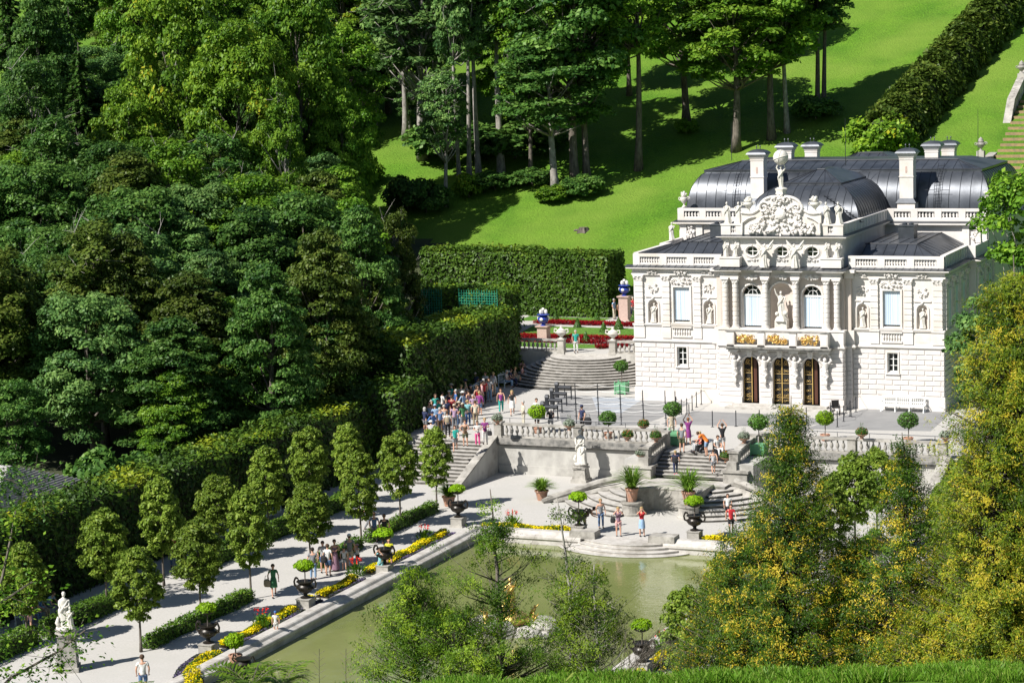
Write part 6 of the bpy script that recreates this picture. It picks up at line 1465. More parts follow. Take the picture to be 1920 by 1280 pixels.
for x, lab in ((-20.3, 'pale stone urn on the pier left of the curved stair top'), (-16.1, 'pale stone urn on the pier right of the curved stair top')):
    b = MB(); b.lathe([(.22, 0), (.1, .08), (.1, .14), (.36, .34), (.42, .5), (.34, .58), (.38, .62), (.2, .72), (.08, .82), (.1, .9), (0, .98)], n=16); [b.tube([(s*.38, 0, .4), (s*.58, 0, .5), (s*.55, 0, .72), (s*.36, 0, .7)], .05, 6) for s in (-1, 1)]
    tag(b.build('stone_urn', X['statue'], None, smooth=True, loc=(x, 9.0, PW+1.05)), lab, 'urn')
# ------------------------------------------------------------ statues in the garden
def group_statue(name, label, loc, ph, seed, H=1.9, rz=0):
    t = thing(name, label, 'statue', loc, rz); b = MB(); b.cbox(0, 0, 0, 1.05, 1.05, .22); b.frus(0, 0, .22, .92, .92, ph-.5, .74, .74); b.cbox(0, 0, ph-.28, .86, .86, .10); b.lathe([(.52, 0), (.46, .08), (.5, .18)], 0, 0, ph-.18, 14); b.frus(0, 0, .5, .98, .5, ph*.4, .84, .4); b.build('pedestal', X['oldstone'], t)
    f = fig_mesh(seed, H, True, ((.22, .64, -.12), (.05, .60, -.22)), ((-.23, .66, -.05), (-.14, .54, -.16))); g = fig_mesh(seed+3, H*.62, True, ((.2, .7, -.1), (.1, .8, -.2))); b = MB(); b.add(f.v, f.f); b.add(g.v, g.f, Matrix.Translation((.26, -.18, 0))); b.lathe([(.40, -.03), (.38, .10), (.30, .14), (0, .15)], -.05, 0, 0, 12, wob=lambda a, h: 1+.12*math.sin(3*a)); b.tube([(-.22, -.1, .1), (-.36, -.12, .35), (-.3, -.1, .6)], [.12, .10, .04], 7); b.build('figure', X['statue'], t, smooth='all', loc=(0, 0, ph))
group_statue('garden_statue', 'white group statue on a tall stone pedestal at the bottom left of the path', gp(128, 1256, L), 1.95, 61, 1.72, .5)
group_statue('garden_statue', 'weathered white figure group on a pedestal before the retaining wall', gp(1090, 903, L), 1.15, 66, 2.2)
# gilded fountain on rocks in the pond
t = thing('fountain_sculpture', 'gilded figures on grey rocks in the pond, seen through the dark conifer', 'fountain', (.9, -50.0, -2.80)); b = MB(); q = random.Random(4)
for k in range(26): b.ball(q.uniform(-1.9, 1.9), q.uniform(-1.4, 1.4), q.uniform(-.1, .5), q.uniform(.3, .7), 6, q.uniform(.8, 1.5), 1, q.uniform(.5, 1))
b.build('rocks', X['oldstone'], t); b = MB()
b.lathe([(.9, .5), (.7, .8), (.45, 1.0)], 0, 0, 0, 12, wob=lambda a, h: 1+.15*math.sin(5*a))
f = fig_mesh(71, 1.7, False, ((.3, .8, -.2), (.4, .95, -.3)), ((-.3, .65, -.1), (-.45, .6, -.2))); b.add(f.v, f.f, Matrix.Translation((0, 0, .95)))
for k in range(5):
    a = k*1.25; g = fig_mesh(80+k, .95, False, ((.3, .85, 0), (.4, 1.0, 0))); b.add(g.v, g.f, Matrix.Translation((1.35*math.cos(a), 1.1*math.sin(a), .3)) @ Matrix.Rotation(a, 4, 'Z') @ Matrix.Rotation(.5, 4, 'X'))
b.build('gilded_figures', X['gold'], t, smooth='all')
# cascade on the slope behind the palace
ct2 = thing('cascade', 'ochre stained stepped cascade between stone walls at the right edge', 'cascade', (0, 0, 0)); b = MB(); w = MB(); wl = MB()
for k in range(15):
    y = 58+k*1.25; z = float(terr(3, y))+.25; b.box(2.0, 9.0, y, y+1.6, z-3, z); w.box(2.1, 8.9, y+.30, y+1.15, z, z+.02)
b.build('steps', X['rust'], ct2); w.build('water', wm, ct2)
for xs_ in (1.6, 9.2):
    wl = MB(); pr = [(59, float(terr(xs_, 60))+.8), (69, float(terr(xs_, 62))+1.2), (73, float(terr(xs_, 73))+1.3), (82, float(terr(xs_, 82))+1.4)]
    for e, lo, hi in ((.3, -4, 0), (.38, 0, .16)):
        for (ya, za), (yb2, zb_) in zip(pr[:-1], pr[1:]): wl.add([(xs_-e, ya, za+lo), (xs_+e, ya, za+lo), (xs_+e, yb2, zb_+lo), (xs_-e, yb2, zb_+lo), (xs_-e, ya, za+hi), (xs_+e, ya, za+hi), (xs_+e, yb2, zb_+hi), (xs_-e, yb2, zb_+hi)], [(0,3,2,1),(4,5,6,7),(0,1,5,4),(1,2,6,5),(2,3,7,6),(3,0,4,7)])
    wl.build('side_wall', X['oldstone'], ct2)
for y, lab in ((60.4, 'stone urn on a pier at the foot of the cascade wall'), (78.5, 'stone urn further up the cascade wall at the right edge')):
    b = urn_mb(1.3, .45, False); b.cbox(0, 0, -1.6, .7, .7, 1.65); b.lathe([(.3, .9), (.2, 1.15), (0, 1.35)], n=10); tag(b.build('cascade_urn', X['oldstone'], None, loc=(1.2 if y < 70 else 1.6, y, float(terr(1, y))+1.7)), lab, 'urn')
# shed with tiled roof at the left
t = thing('garden_shed', 'low building with grey tiled roof behind the hedge at the left edge', 'building', (-32.5, -48, -1.9)); b = MB(); b.box(-7, 4.5, -6, 6, 0, 3.1); b.build('wall', X['wall'], t)
b = MB(); b.add([(-8, -7, 2.9), (5.4, -7, 2.9), (5.4, 7, 2.9), (-8, 7, 2.9), (-8, 0, 5.4), (3.0, 0, 5.4)], [(0, 1, 5, 4), (1, 2, 5), (2, 3, 4, 5), (0, 4, 3)])
for k in range(24): u = k/24; b.tube([(-8, -7+7*u, 2.93+2.5*u), (5.4-2.4*u, -7+7*u, 2.93+2.5*u), (5.4-2.4*u, 7-7*u, 2.93+2.5*u)], .05, 4)
b.build('roof', X['tile'], t)
# tree stump on the meadow
P = hill(1094, 434); b = MB(); b.lathe([(.7, -.2), (.5, .1), (.42, .3), (0, .32)], n=12, wob=lambda a, h: 1+.25*math.sin(5*a)); b.tube([(-.3, 0, .0), (-.8, -.1, .02), (-1.0, 0, -.1)], [.16, .12, .05], 6); tag(b.build('tree_stump', X['bark'], None, loc=(P[0], P[1], float(terr(P[0], P[1])))), 'grey brown stump lying in the sunny meadow', 'tree stump')
# ------------------------------------------------------------ benches
def bench(label, loc, rz, w=2.2, m='benchwhite', legs=2):
    t = thing('garden_bench', label, 'bench', loc, rz, 'garden benches'); b = MB()
    for k in range(5): b.box(-w/2, w/2, -.25+k*.1, -.17+k*.1, .42, .455)
    b.box(-w/2, w/2, -.27, -.255, .36, .44); b.build('seat', X[m], t); b = MB()
    for k in range(int(w/.14)): x = -w/2+.07+k*.14; b.box(x-.02, x+.02, .26, .285, .46, .88+.08*math.cos(x/w*6))
    b.box(-w/2, w/2, .25, .30, .90, .98); b.tube([(-w/2+w*i/16, .28, .98+.10*math.sin(math.pi*i/16)) for i in range(17)], .03, 5); b.box(-w/2, w/2, .25, .30, .60, .64); b.build('backrest', X[m], t)
    for x in [-w/2+.05+(w-.1)*i/(legs-1) for i in range(legs)]:
        for y, h in ((-.22, .42), (.26, .95)): b = MB(); b.frus(x, y, 0, .10, .09, .16, .06, .06); b.cbox(x, y, .16, .055, .055, h-.16); b.build('leg', X[m], t)
    for x in (-w/2+.03, w/2-.03): b = MB(); b.tube([(x, -.22, .42), (x, -.25, .64), (x, .0, .68), (x, .27, .66)], .028, 5); b.build('armrest', X[m], t)
    return t
bench('long white bench against the palace wall right of the entrance', (8.3, -.55, 0), 0, 3.0, 'benchwhite', 4)
RB = math.pi/2
for x, y, z, lab in ((-22.1, -33.3, L, 'pale bench in the shade between the linden crowns, farther one'), (-22.1, -38.4, L, 'pale bench in the shade between the linden crowns, nearer one'), (-22.0, -57.0, L, 'shaded bench crowded with seated people at the lower left'), (-22.0, -64.5, L, 'shaded bench at the far lower left behind the statue'),
    (-22.6, 3.8, 0, 'white bench with seated visitors closest to the curved stair'), (-22.4, -1.2, 0, 'bench with seated visitors in the middle of the upper hedge'), (-22.3, -6.2, 0, 'bench hidden in the crowd at the near end of the upper hedge')):
    bench(lab, (x, y, z), RB, 2.3, 'benchshade')
# ------------------------------------------------------------ queue posts and ropes
def post(h): 
    b = MB(); b.lathe([(.035, 0), (.035, h), (0, h+.02)], n=8); b.lathe([(.12, 0), (.12, .015), (.04, .03)], n=10); return b.mesh('queue_post')
pm = post(1.05); pm2 = post(.78); plist = []
grid = []
for yrow in (794.5, 780.5, 768, 757, 746):
    for k in range(5): grid.append((1081+42*k-(794.5-yrow)*.05+(0 if k else 0), yrow+k*.8+(0)))
extra = [(1225, 749), (1245, 745), (1266, 761), (1268, 772), (1278, 777), (1288, 775), (1298, 769), (1306, 763), (1315, 758), (1326, 752), (1330, 751), (1336, 749), (1292, 779), (1336, 800), (1380, 799), (1424, 798), (1512, 793), (1557, 783), (1570, 800), (1582, 790), (1594, 780), (1605, 772), (1616, 763), (1620, 760), (1627, 759), (1059, 745), (1047, 756), (1040, 768), (1038, 782)]
rows = {}
def pname(i, row): return 'thin dark queue post, row %s from the balustrade, %s from the left' % (('first', 'second', 'third', 'fourth', 'fifth')[row], ('first', 'second', 'third', 'fourth', 'fifth')[i])
for n_, (px, py) in enumerate(grid):
    P = at(px, py, 0); o = new_obj('queue_post', pm, None, X['darkmetal'], tuple(P)); tag(o, pname(n_ % 5, n_//5), 'queue post', 'posts of the queue barrier'); rows.setdefault(n_//5, []).append(P)
xlab = lambda i: 'dark post of the guide line left of the entrance, %s from its left end' % (['1st', '2nd', '3rd']+['%dth' % k for k in range(4, 14)])[i] if i < 13 else ('dark post in the open forecourt before the doors, %s from the left' % ('first', 'second', 'third')[i-13] if i < 16 else ('dark post right of the entrance, %s from the left' % ('first', 'second', 'third', 'fourth', 'fifth', 'sixth', 'seventh', 'eighth', 'ninth')[i-16] if i < 25 else 'dark post by the barrier machines, %s from the top' % ('first', 'second', 'third', 'fourth')[i-25]))
ex = []
for i, (px, py) in enumerate(extra):
    P = at(px, py, 0); ex.append(P); tag(new_obj('queue_post', pm if i not in (12,) else pm2, None, X['darkmetal'], tuple(P)), xlab(i), 'queue post', 'posts of the queue barrier')
def rope(name, label, pts, z, m, r=.014):
    b = MB(); q_ = []
    for a, c in zip(pts[:-1], pts[1:]):
        for k in range(6): u = k/6; p = a*(1-u)+c*u; q_.append((p[0], p[1], z-.12*math.sin(math.pi*u)))
    q_.append((pts[-1][0], pts[-1][1], z)); b.tube(q_, r, 4); tag(b.build(name, X[m]), label, 'rope', 'ropes of the queue barrier')
for k, v in rows.items(): rope('barrier_rope', 'pale rope along the %s row of queue posts' % ('first', 'second', 'third', 'fourth', 'fifth')[k], v, .98, 'white')
rope('barrier_rope', 'dark rope along the curved guide line left of the entrance', ex[3:12], .98, 'darkmetal'); rope('barrier_rope', 'dark rope on the posts right of the entrance', ex[19:24], .98, 'darkmetal')
for k, (px, py) in enumerate(((1058, 748), (1049, 760), (1040, 773), (1032, 786))):
    P = at(px, py, 0); t = thing('turnstile', 'black queue barrier arm, %s from the curved stair' % ('first', 'second', 'third', 'fourth')[k], 'barrier', tuple(P), 0, 'black barrier arms at the queue entrance')
    b = MB(); b.cbox(-.55, 0, 0, .22, .28, 1.05); b.frus(-.55, 0, 1.05, .3, .34, .18, .2, .2); b.build('housing', X['darkmetal'], t); b = MB(); b.tube([(-.5, 0, .86), (.55, 0, .86)], .13, 10); b.tube([(-.5, .05, .5), (.5, .05, .5)], .03, 6); b.build('arm', X['darkmetal'], t); b = MB(); b.cbox(.55, 0, 0, .07, .07, .95); b.build('leg', X['darkmetal'], t)
# wheelchairs
def wheelchair(label, loc, rz, m='darkmetal', power=False):
    t = thing('wheelchair', label, 'wheelchair', loc, rz)
    b = MB(); b.box(-.23, .23, -.22, .24, .46, .52); b.build('seat', X['black'], t); b = MB(); b.box(-.23, .23, .22, .26, .5, .95); b.build('backrest', X['black'], t)
    R_ = .30 if not power else .17
    for s in (-1, 1):
        b = MB(); b.tube([(s*.28, .12+R_*math.cos(6.2832*k/18), R_+R_*math.sin(6.2832*k/18)) for k in range(19)], .022 if not power else .05, 5); [b.tube([(s*.28, .12, R_), (s*.28, .12+R_*math.cos(a), R_+R_*math.sin(a))], .006, 3) for a in (0, 1.05, 2.1, 3.14, 4.2, 5.2)]; b.build('wheel', X['darkmetal'], t)
        b = MB(); b.tube([(s*.2, -.35+.09*math.cos(6.2832*k/12), .09+.09*math.sin(6.2832*k/12)) for k in range(13)], .02, 4); b.build('front_wheel', X['black'], t)
    b = MB()
    for s in (-1, 1): b.tube([(s*.24, .25, .9), (s*.24, .25, .3), (s*.22, -.3, .3), (s*.2, -.35, .1)], .014, 5); b.tube([(s*.25, .22, .68), (s*.25, -.18, .68), (s*.25, -.2, .5)], .02, 5); b.tube([(s*.2, -.25, .45), (s*.16, -.42, .12)], .014, 4); b.tube([(s*.24, .25, .92), (s*.24, .38, .95)], .014, 4)
    if power: b.cbox(0, .1, .16, .42, .5, .26)
    b.cbox(0, -.45, .10, .34, .14, .02); b.build('frame', X['darkmetal'], t)
wheelchair('empty black wheelchair standing right of the entrance steps', gp(1567, 777), .4)
wheelchair('powered wheelchair carrying the visitor in the red shirt', gp(1311, 848), -.9, power=True); wheelchair('powered wheelchair carrying the visitor in the white shirt', gp(1347, 856), .8, power=True)
b = MB(); b.tube([(-.3, 0, .02), (-.1, .1, .5), (.2, .05, .45), (.3, -.1, .02)], .025, 5); b.tube([(.2, .05, .45), (.35, .2, .7)], .02, 5); b.tube([(-.3, .1, .02), (.5, .2, .02)], .02, 5); tag(b.build('folded_stand', X['darkmetal'], None, loc=gp(1590, 782)), 'dark folded metal stand between the posts right of the wheelchair', 'stand')
# ------------------------------------------------------------ people
CLOTH = {}
def cloth(c):
    k = tuple(round(v, 3) for v in c)
    if k not in CLOTH: CLOTH[k] = mat('cloth', k, .85, c2=tuple(v*.72 for v in k), ns=9)
    return CLOTH[k]
def skin_mesh(name, nodes, edges, sub=1):
    """nodes: list of (x,y,z,r) or (x,y,z,rx,ry); first one is the root"""
    me = bpy.data.meshes.new(name); me.from_pydata([n[:3] for n in nodes], edges, []); o = bpy.data.objects.new(name, me); COL.objects.link(o)
    md = o.modifiers.new('s', 'SKIN'); md.use_smooth_shade = True; md.branch_smoothing = .3
    for i, n in enumerate(nodes):
        sv = me.skin_vertices[0].data[i]; sv.radius = (n[3], n[4] if len(n) > 4 else n[3]); sv.use_root = (i == 0)
    if sub: sb = o.modifiers.new('u', 'SUBSURF'); sb.levels = sub; sb.render_levels = sub
    dg = bpy.context.evaluated_depsgraph_get(); m2 = bpy.data.meshes.new_from_object(o.evaluated_get(dg)); m2.name = name
    bpy.data.objects.remove(o); bpy.data.meshes.remove(me); return m2
def join_mb(me, b):
    """append fingers and face details to the body mesh"""
    bm = bmesh.new(); bm.from_mesh(me); vs = [bm.verts.new(v) for v in b.v]
    for f in b.f:
        try: bm.faces.new([vs[i] for i in f])
        except ValueError: pass
    bm.to_mesh(me); bm.free(); me.polygons.foreach_set('use_smooth', [True]*len(me.polygons)); return me
def lerp(a, c, t): return tuple(a[i]*(1-t)+c[i]*t for i in range(3))
def pose(kind):
    """joints for a 1.72 m person facing -Y"""
    J = dict(pel=(0, 0, .93), wa=(0, .0, 1.08), ch=(0, -.01, 1.28), nk=(0, .0, 1.46), hd=(0, -.02, 1.60))
    def leg(s, kx, ky, kz, ax, ay, az, dx=0, dy=-.13): J['hip'+s] = ((-1 if s == 'L' else 1)*.10, J['pel'][1], J['pel'][2]-.05); J['kn'+s] = (kx, ky, kz); J['an'+s] = (ax, ay, az); J['to'+s] = (ax+dx, ay+dy, max(.03, az-.05))
    def arm(s, ex, ey, ez, hx, hy, hz): J['sh'+s] = ((-1 if s == 'L' else 1)*.18+J['ch'][0], J['ch'][1]+.01, J['ch'][2]+.12); J['el'+s] = (ex, ey, ez); J['ha'+s] = (hx, hy, hz)
    leg('L', -.11, -.01, .49, -.11, .02, .08); leg('R', .11, -.02, .49, .12, .0, .08); arm('L', -.27, .03, 1.14, -.25, -.08, .88); arm('R', .27, .02, 1.13, .26, -.09, .87)
    if kind == 'walk': leg('L', -.10, -.16, .52, -.10, -.30, .08); leg('R', .10, .04, .50, .10, .28, .14); arm('L', -.26, .12, 1.15, -.27, .14, .88); arm('R', .26, -.06, 1.14, .25, -.25, .92)
    if kind == 'photo': arm('L', -.28, -.20, 1.34, -.07, -.24, 1.60); arm('R', .28, -.20, 1.34, .07, -.24, 1.60)
    if kind == 'reach': arm('L', -.30, -.14, 1.56, -.12, -.24, 1.82); arm('R', .30, -.14, 1.56, .12, -.24, 1.82)
    if kind == 'hold': arm('L', -.27, -.05, 1.14, -.08, -.28, 1.18); arm('R', .27, -.05, 1.14, .08, -.28, 1.20)
    if kind == 'hip': arm('L', -.36, .05, 1.16, -.17, -.03, 1.00); arm('R', .27, -.02, 1.14, .12, -.25, 1.12)
    if kind == 'bend':
        J.update(pel=(0, .1, .92), wa=(0, -.0, 1.04), ch=(0, -.22, 1.17), nk=(0, -.38, 1.26), hd=(0, -.50, 1.32)); leg('L', -.11, .03, .49, -.12, .08, .08); leg('R', .11, .03, .49, .12, .1, .08); arm('L', -.24, -.38, 1.02, -.15, -.60, .92); arm('R', .24, -.38, 1.0, .15, -.62, .95)
    if kind == 'crouch':
        J.update(pel=(0, .15, .62), wa=(0, .1, .76), ch=(0, -.03, .95), nk=(0, -.12, 1.10), hd=(0, -.2, 1.22)); leg('L', -.14, -.28, .60, -.13, .0, .08); leg('R', .14, -.25, .58, .13, .03, .08); arm('L', -.25, -.2, .82, -.1, -.36, .85); arm('R', .25, -.2, .82, .1, -.38, .88)
    if kind in ('sit', 'sit2'):
        J.update(pel=(0, .10, .52), wa=(0, .12, .67), ch=(0, .10, .88), nk=(0, .08, 1.05), hd=(0, .03, 1.19)); leg('L', -.12, -.34, .53, -.12, -.36, .09); leg('R', .12, -.34, .53, .12, -.34, .09)
        if kind == 'sit': arm('L', -.26, .03, .74, -.14, -.2, .60); arm('R', .26, .03, .74, .14, -.2, .60)
        else: J.update(ch=(0, -.02, .86), nk=(0, -.12, 1.0), hd=(0, -.2, 1.12)); arm('L', -.24, -.2, .68, -.08, -.38, .62); arm('R', .24, -.2, .68, .1, -.36, .62)
    return J
BODY = {}
def body_parts(kind, fem):
    k = (kind, fem)
    if k in BODY: return BODY[k]
    J = pose(kind); w = .92 if fem else 1.0; N = []; E = []
    def nd(p, r, ry=None): N.append((*p, r, ry or r)); return len(N)-1
    def ch(i, *pts):
        for p, r, *ry in pts: j = nd(p, r, ry[0] if ry else None); E.append((i, j)); i = j
        return i
    root = nd(J['pel'], .135*(1.05 if fem else 1), .105); c = ch(root, (J['wa'], .115*w, .09), (J['ch'], .15*w, .105)); n_ = ch(c, (lerp(J['ch'], J['nk'], .8), .07), (J['nk'], .052)); h = ch(n_, (lerp(J['nk'], J['hd'], .75), .075), (J['hd'], .088, .095), (tuple(np.array(J['hd'])+np.array([0, .0, .075])), .066))
    for s in 'LR':
        sh, el, ha = J['sh'+s], J['el'+s], J['ha'+s]; sh = (sh[0]*w, sh[1], sh[2]); ch(c, (sh, .058*w), (lerp(sh, el, .55), .047*w), (el, .039*w), (lerp(el, ha, .45), .037*w), (lerp(el, ha, .93), .024), (tuple(np.array(ha)+(np.array(ha)-np.array(el))*.16), .030, .018))
        hp, kn, an, to = J['hip'+s], J['kn'+s], J['an'+s], J['to'+s]; ch(root, (lerp(hp, kn, .12), .088), (lerp(hp, kn, .55), .075), (kn, .055), (lerp(kn, an, .35), .053), (lerp(kn, an, .9), .036), (an, .038), (to, .032))
    me = skin_mesh('body', N, E); fb = MB()
    for s in 'LR':
        el, ha = np.array(J['el'+s]), np.array(J['ha'+s]); d = (ha-el)/np.linalg.norm(ha-el); pl = ha+d*.055; up = np.array([0, -1., .2]) if abs(d[1]) < .8 else np.array([0, 0, 1.]); sd = np.cross(d, up); sd /= np.linalg.norm(sd)
        for i in range(4):
            o_ = sd*(i-1.5)*.017; l = (.062, .07, .066, .052)[i]; up2 = up*.012*(i % 2+1); fb.tube([tuple(pl+o_), tuple(pl+o_+d*l*.5+up2*.3), tuple(pl+o_+d*l*.8+up2)], [.009, .008, .006], 5)
        th = pl-d*.03+sd*.022; fb.tube([tuple(th), tuple(th+sd*.022+d*.02), tuple(th+sd*.026+d*.05)], [.010, .009, .006], 5)
    hd = np.array(J['hd']); fb.tube([tuple(hd+[0, -.085, .02]), tuple(hd+[0, -.112, -.008]), tuple(hd+[0, -.09, -.012])], [.009, .013, .009], 5)
    for s in (-1, 1): fb.ball(hd[0]+s*.088, hd[1]+.005, hd[2]+.0, .022, 6, .5, 1, 1.3); fb.ball(hd[0]+s*.034, hd[1]-.083, hd[2]+.022, .011, 6)
    fb.tube([tuple(hd+[-.025, -.088, -.042]), tuple(hd+[0, -.094, -.044]), tuple(hd+[.025, -.088, -.042])], .006, 4)
    join_mb(me, fb)
    out = {'body': me, 'J': J}
    def torso(sl, extra=1.0):
        N.clear(); E.clear(); r = nd(lerp(J['pel'], J['wa'], -.75), .150*w*extra, .125*extra); c2 = ch(r, (lerp(J['pel'], J['wa'], .1), .155*w*extra, .130*extra), (J['wa'], .133*w*extra, .112*extra), (J['ch'], .168*w*extra, .125*extra)); ch(c2, (lerp(J['ch'], J['nk'], .72), .085))
        for s in 'LR':
            sh, el, ha = J['sh'+s], J['el'+s], J['ha'+s]; sh = (sh[0]*w, sh[1], sh[2])
            if sl == 0: ch(c2, (lerp(J['ch'], sh, .85), .06))
            elif sl == 1: ch(c2, (sh, .074*w), (lerp(sh, el, .62), .066*w))
            else: ch(c2, (sh, .074*w), (lerp(sh, el, .6), .062*w), (el, .055), (lerp(el, ha, .85), .04))
        return skin_mesh('shirt', N, E)
    out['tank'], out['tee'], out['long'] = torso(0), torso(1), torso(2)
    def legs(f):
        N.clear(); E.clear(); r = nd(tuple(np.array(J['pel'])+[0, 0, .05]), .152*(1.05 if fem else 1), .130)
        for s in 'LR':
            hp, kn, an = J['hip'+s], J['kn'+s], J['an'+s]
            if f <= 1: ch(r, (lerp(hp, kn, .15), .102), (lerp(hp, kn, f*.9), .088))
            else: ch(r, (lerp(hp, kn, .15), .10), (lerp(hp, kn, .6), .088), (kn, .072), (lerp(kn, an, .5), .068), (lerp(kn, an, .95), .055))
        return skin_mesh('trousers', N, E)
    out['shorts'], out['trousers'] = legs(.95), legs(2)
    def skirt(l):
        b = MB(); k = np.array(J['kn'+'L'])*.5+np.array(J['kn'+'R'])*.5; a = np.array(J['an'+'L'])*.5+np.array(J['an'+'R'])*.5; p = np.array(J['pel'])
        pts = [tuple(p+[0, 0, .10]), tuple(p+[0, 0, -.02]), tuple(p*.5+k*.5), tuple(k+[0, 0, 0]) if l < 1.5 else tuple(k)]
        rs = [.125, .165, .185, .20]
        if l > 1.5: pts.append(tuple(a*.9+k*.1)); rs.append(.25)
        if l < 1: pts[-1] = tuple(p*.25+k*.75); 
        b.tube(pts, rs, 14, cap=False); return b.mesh('skirt', 'all')
    out['skirt'], out['midi'], out['longskirt'] = skirt(.8), skirt(1), skirt(2)
    hd = np.array(J['hd']); b = MB()
    b.ball(hd[0], hd[1]+.022, hd[2]+.045, .108, 12, .98, 1.0, 1.0); b.v = [(x, y, z) if not (y < hd[1]-.045 and z < hd[2]+.075) else (x, hd[1]-.045, z) for x, y, z in b.v]; out['hair'] = b.mesh('hair', 'all')
    b = MB(); b.ball(hd[0], hd[1]+.03, hd[2]+.03, .118, 12, 1, 1, 1.05); b.lathe([(.10, -.16), (.115, -.05), (.09, .05)], hd[0], hd[1]+.05, hd[2], 10, sy=.7); b.v = [(x, y, z) if y > hd[1]-.05 else (x, hd[1]-.05, z) for x, y, z in b.v]; out['longhair'] = b.mesh('long_hair', 'all')
    b = MB(); b.lathe([(.115, .02), (.112, .07), (.07, .13), (0, .14)], hd[0], hd[1]+.01, hd[2]+.03, 14); b.box(hd[0]-.07, hd[0]+.07, hd[1]-.19, hd[1]-.05, hd[2]+.05, hd[2]+.062); out['cap'] = b.mesh('cap', 'all')
    b = MB(); b.lathe([(.20, .05), (.12, .055), (.112, .09), (.08, .14), (0, .15)], hd[0], hd[1]+.01, hd[2]+.03, 16); out['sunhat'] = b.mesh('sun_hat', 'all')
    b = MB()
    for s in 'LR': an, to = J['an'+s], J['to'+s]; m_ = lerp(an, to, .5); b.ball(m_[0], m_[1], min(an[2], .07 if kind != 'walk' or s == 'L' else an[2])-.02, .05, 8, 1, 2.3, .8)
    out['shoes'] = b.mesh('shoes', 'all'); BODY[k] = out; return out
C_ = dict(teal=(.02, .35, .30), white=(.72, .72, .70), black=(.015, .015, .018), navy=(.02, .03, .09), red=(.50, .02, .03), dkred=(.30, .02, .03), orange=(.75, .20, .02), pink=(.75, .10, .30), lpink=(.65, .38, .38), purple=(.25, .04, .22), mauve=(.28, .16, .22), jeans=(.10, .18, .34), ljeans=(.22, .34, .50), khaki=(.33, .27, .18), beige=(.50, .44, .33), grey=(.22, .23, .25), lgrey=(.45, .46, .47), brown=(.10, .06, .03), green=(.05, .20, .08), blue=(.06, .16, .42), lblue=(.30, .45, .65), yellow=(.65, .65, .03), aqua=(.25, .55, .58), terra=(.42, .13, .07), camo=(.12, .13, .07), cream=(.62, .58, .46), lilac=(.40, .28, .42))
H_ = dict(br=(.08, .045, .025), bl=(.42, .30, .13), dk=(.02, .015, .012), gr=(.45, .44, .42), gi=(.22, .10, .05))
def person(px, py, z, kind, rz, label, top='tee', tc='white', bot='trousers', bc='jeans', hair='hair', hc='br', hat=None, hatc='white', fem=False, h=1.72, cat='visitor', shoe='black', y=None):
    P = at(px, py, z) if y is None else (px, py, z)
    B = body_parts(kind, fem); s = h/1.72; t = thing('person', label, cat, (P[0], P[1], z), rz, None, s)
    new_obj('body', B['body'], t, X['skin'])
    if top: new_obj('shirt', B[top], t, cloth(C_[tc]))
    if bot: new_obj(bot if bot in ('shorts', 'trousers') else 'skirt', B[bot], t, cloth(C_[bc]))
    if hair: new_obj('hair', B[hair], t, cloth(H_[hc]))
    if hat: new_obj(hat if hat == 'cap' else 'sun_hat', B[hat], t, cloth(C_[hatc]))
    new_obj('shoes', B['shoes'], t, cloth(C_[shoe]))
    return t
def bag(name, label, px, py, z, dz, c, s=.3, flat=.5):
    P = at(px, py, z); b = MB(); b.lathe([(s*.45, 0), (s*.55, s*.3), (s*.5, s*.85), (s*.2, s*1.05)], n=10, sy=flat); b.tube([(-s*.35, 0, s*.9), (-s*.2, 0, s*1.5), (s*.2, 0, s*1.5), (s*.35, 0, s*.9)], .015, 5)
    tag(b.build(name, cloth(C_[c]), None, loc=(P[0], P[1], z+dz)), label, 'bag')
CAMDIR = YAW   # facing the camera
F0 = CAMDIR*1.0; A0 = CAMDIR+math.pi
p = person
# garden levels: west parterre
p(1080, 661, PW, 'stand', F0, 'man in teal polo and white trousers at the top of the curved stair', 'tee', 'teal', 'trousers', 'white', hc='gr')
p(1152, 598, PW, 'stand', F0+1, 'visitor in pale blue shirt and light trousers beside the right blue vase', 'tee', 'lblue', 'trousers', 'cream', hc='gr')
p(1164, 599, PW, 'stand', A0, 'man in black shirt and terracotta trousers beside the right blue vase', 'tee', 'black', 'trousers', 'terra', hc='br')
p(1181, 599, PW, 'stand', A0, 'woman in pale top and navy skirt near the palace corner', 'tee', 'lgrey', 'midi', 'navy', fem=True)
p(1187, 594, PW, 'stand', F0, 'visitor in a red shirt half hidden by the palace corner', 'tee', 'red', 'trousers', 'grey', hc='gr')
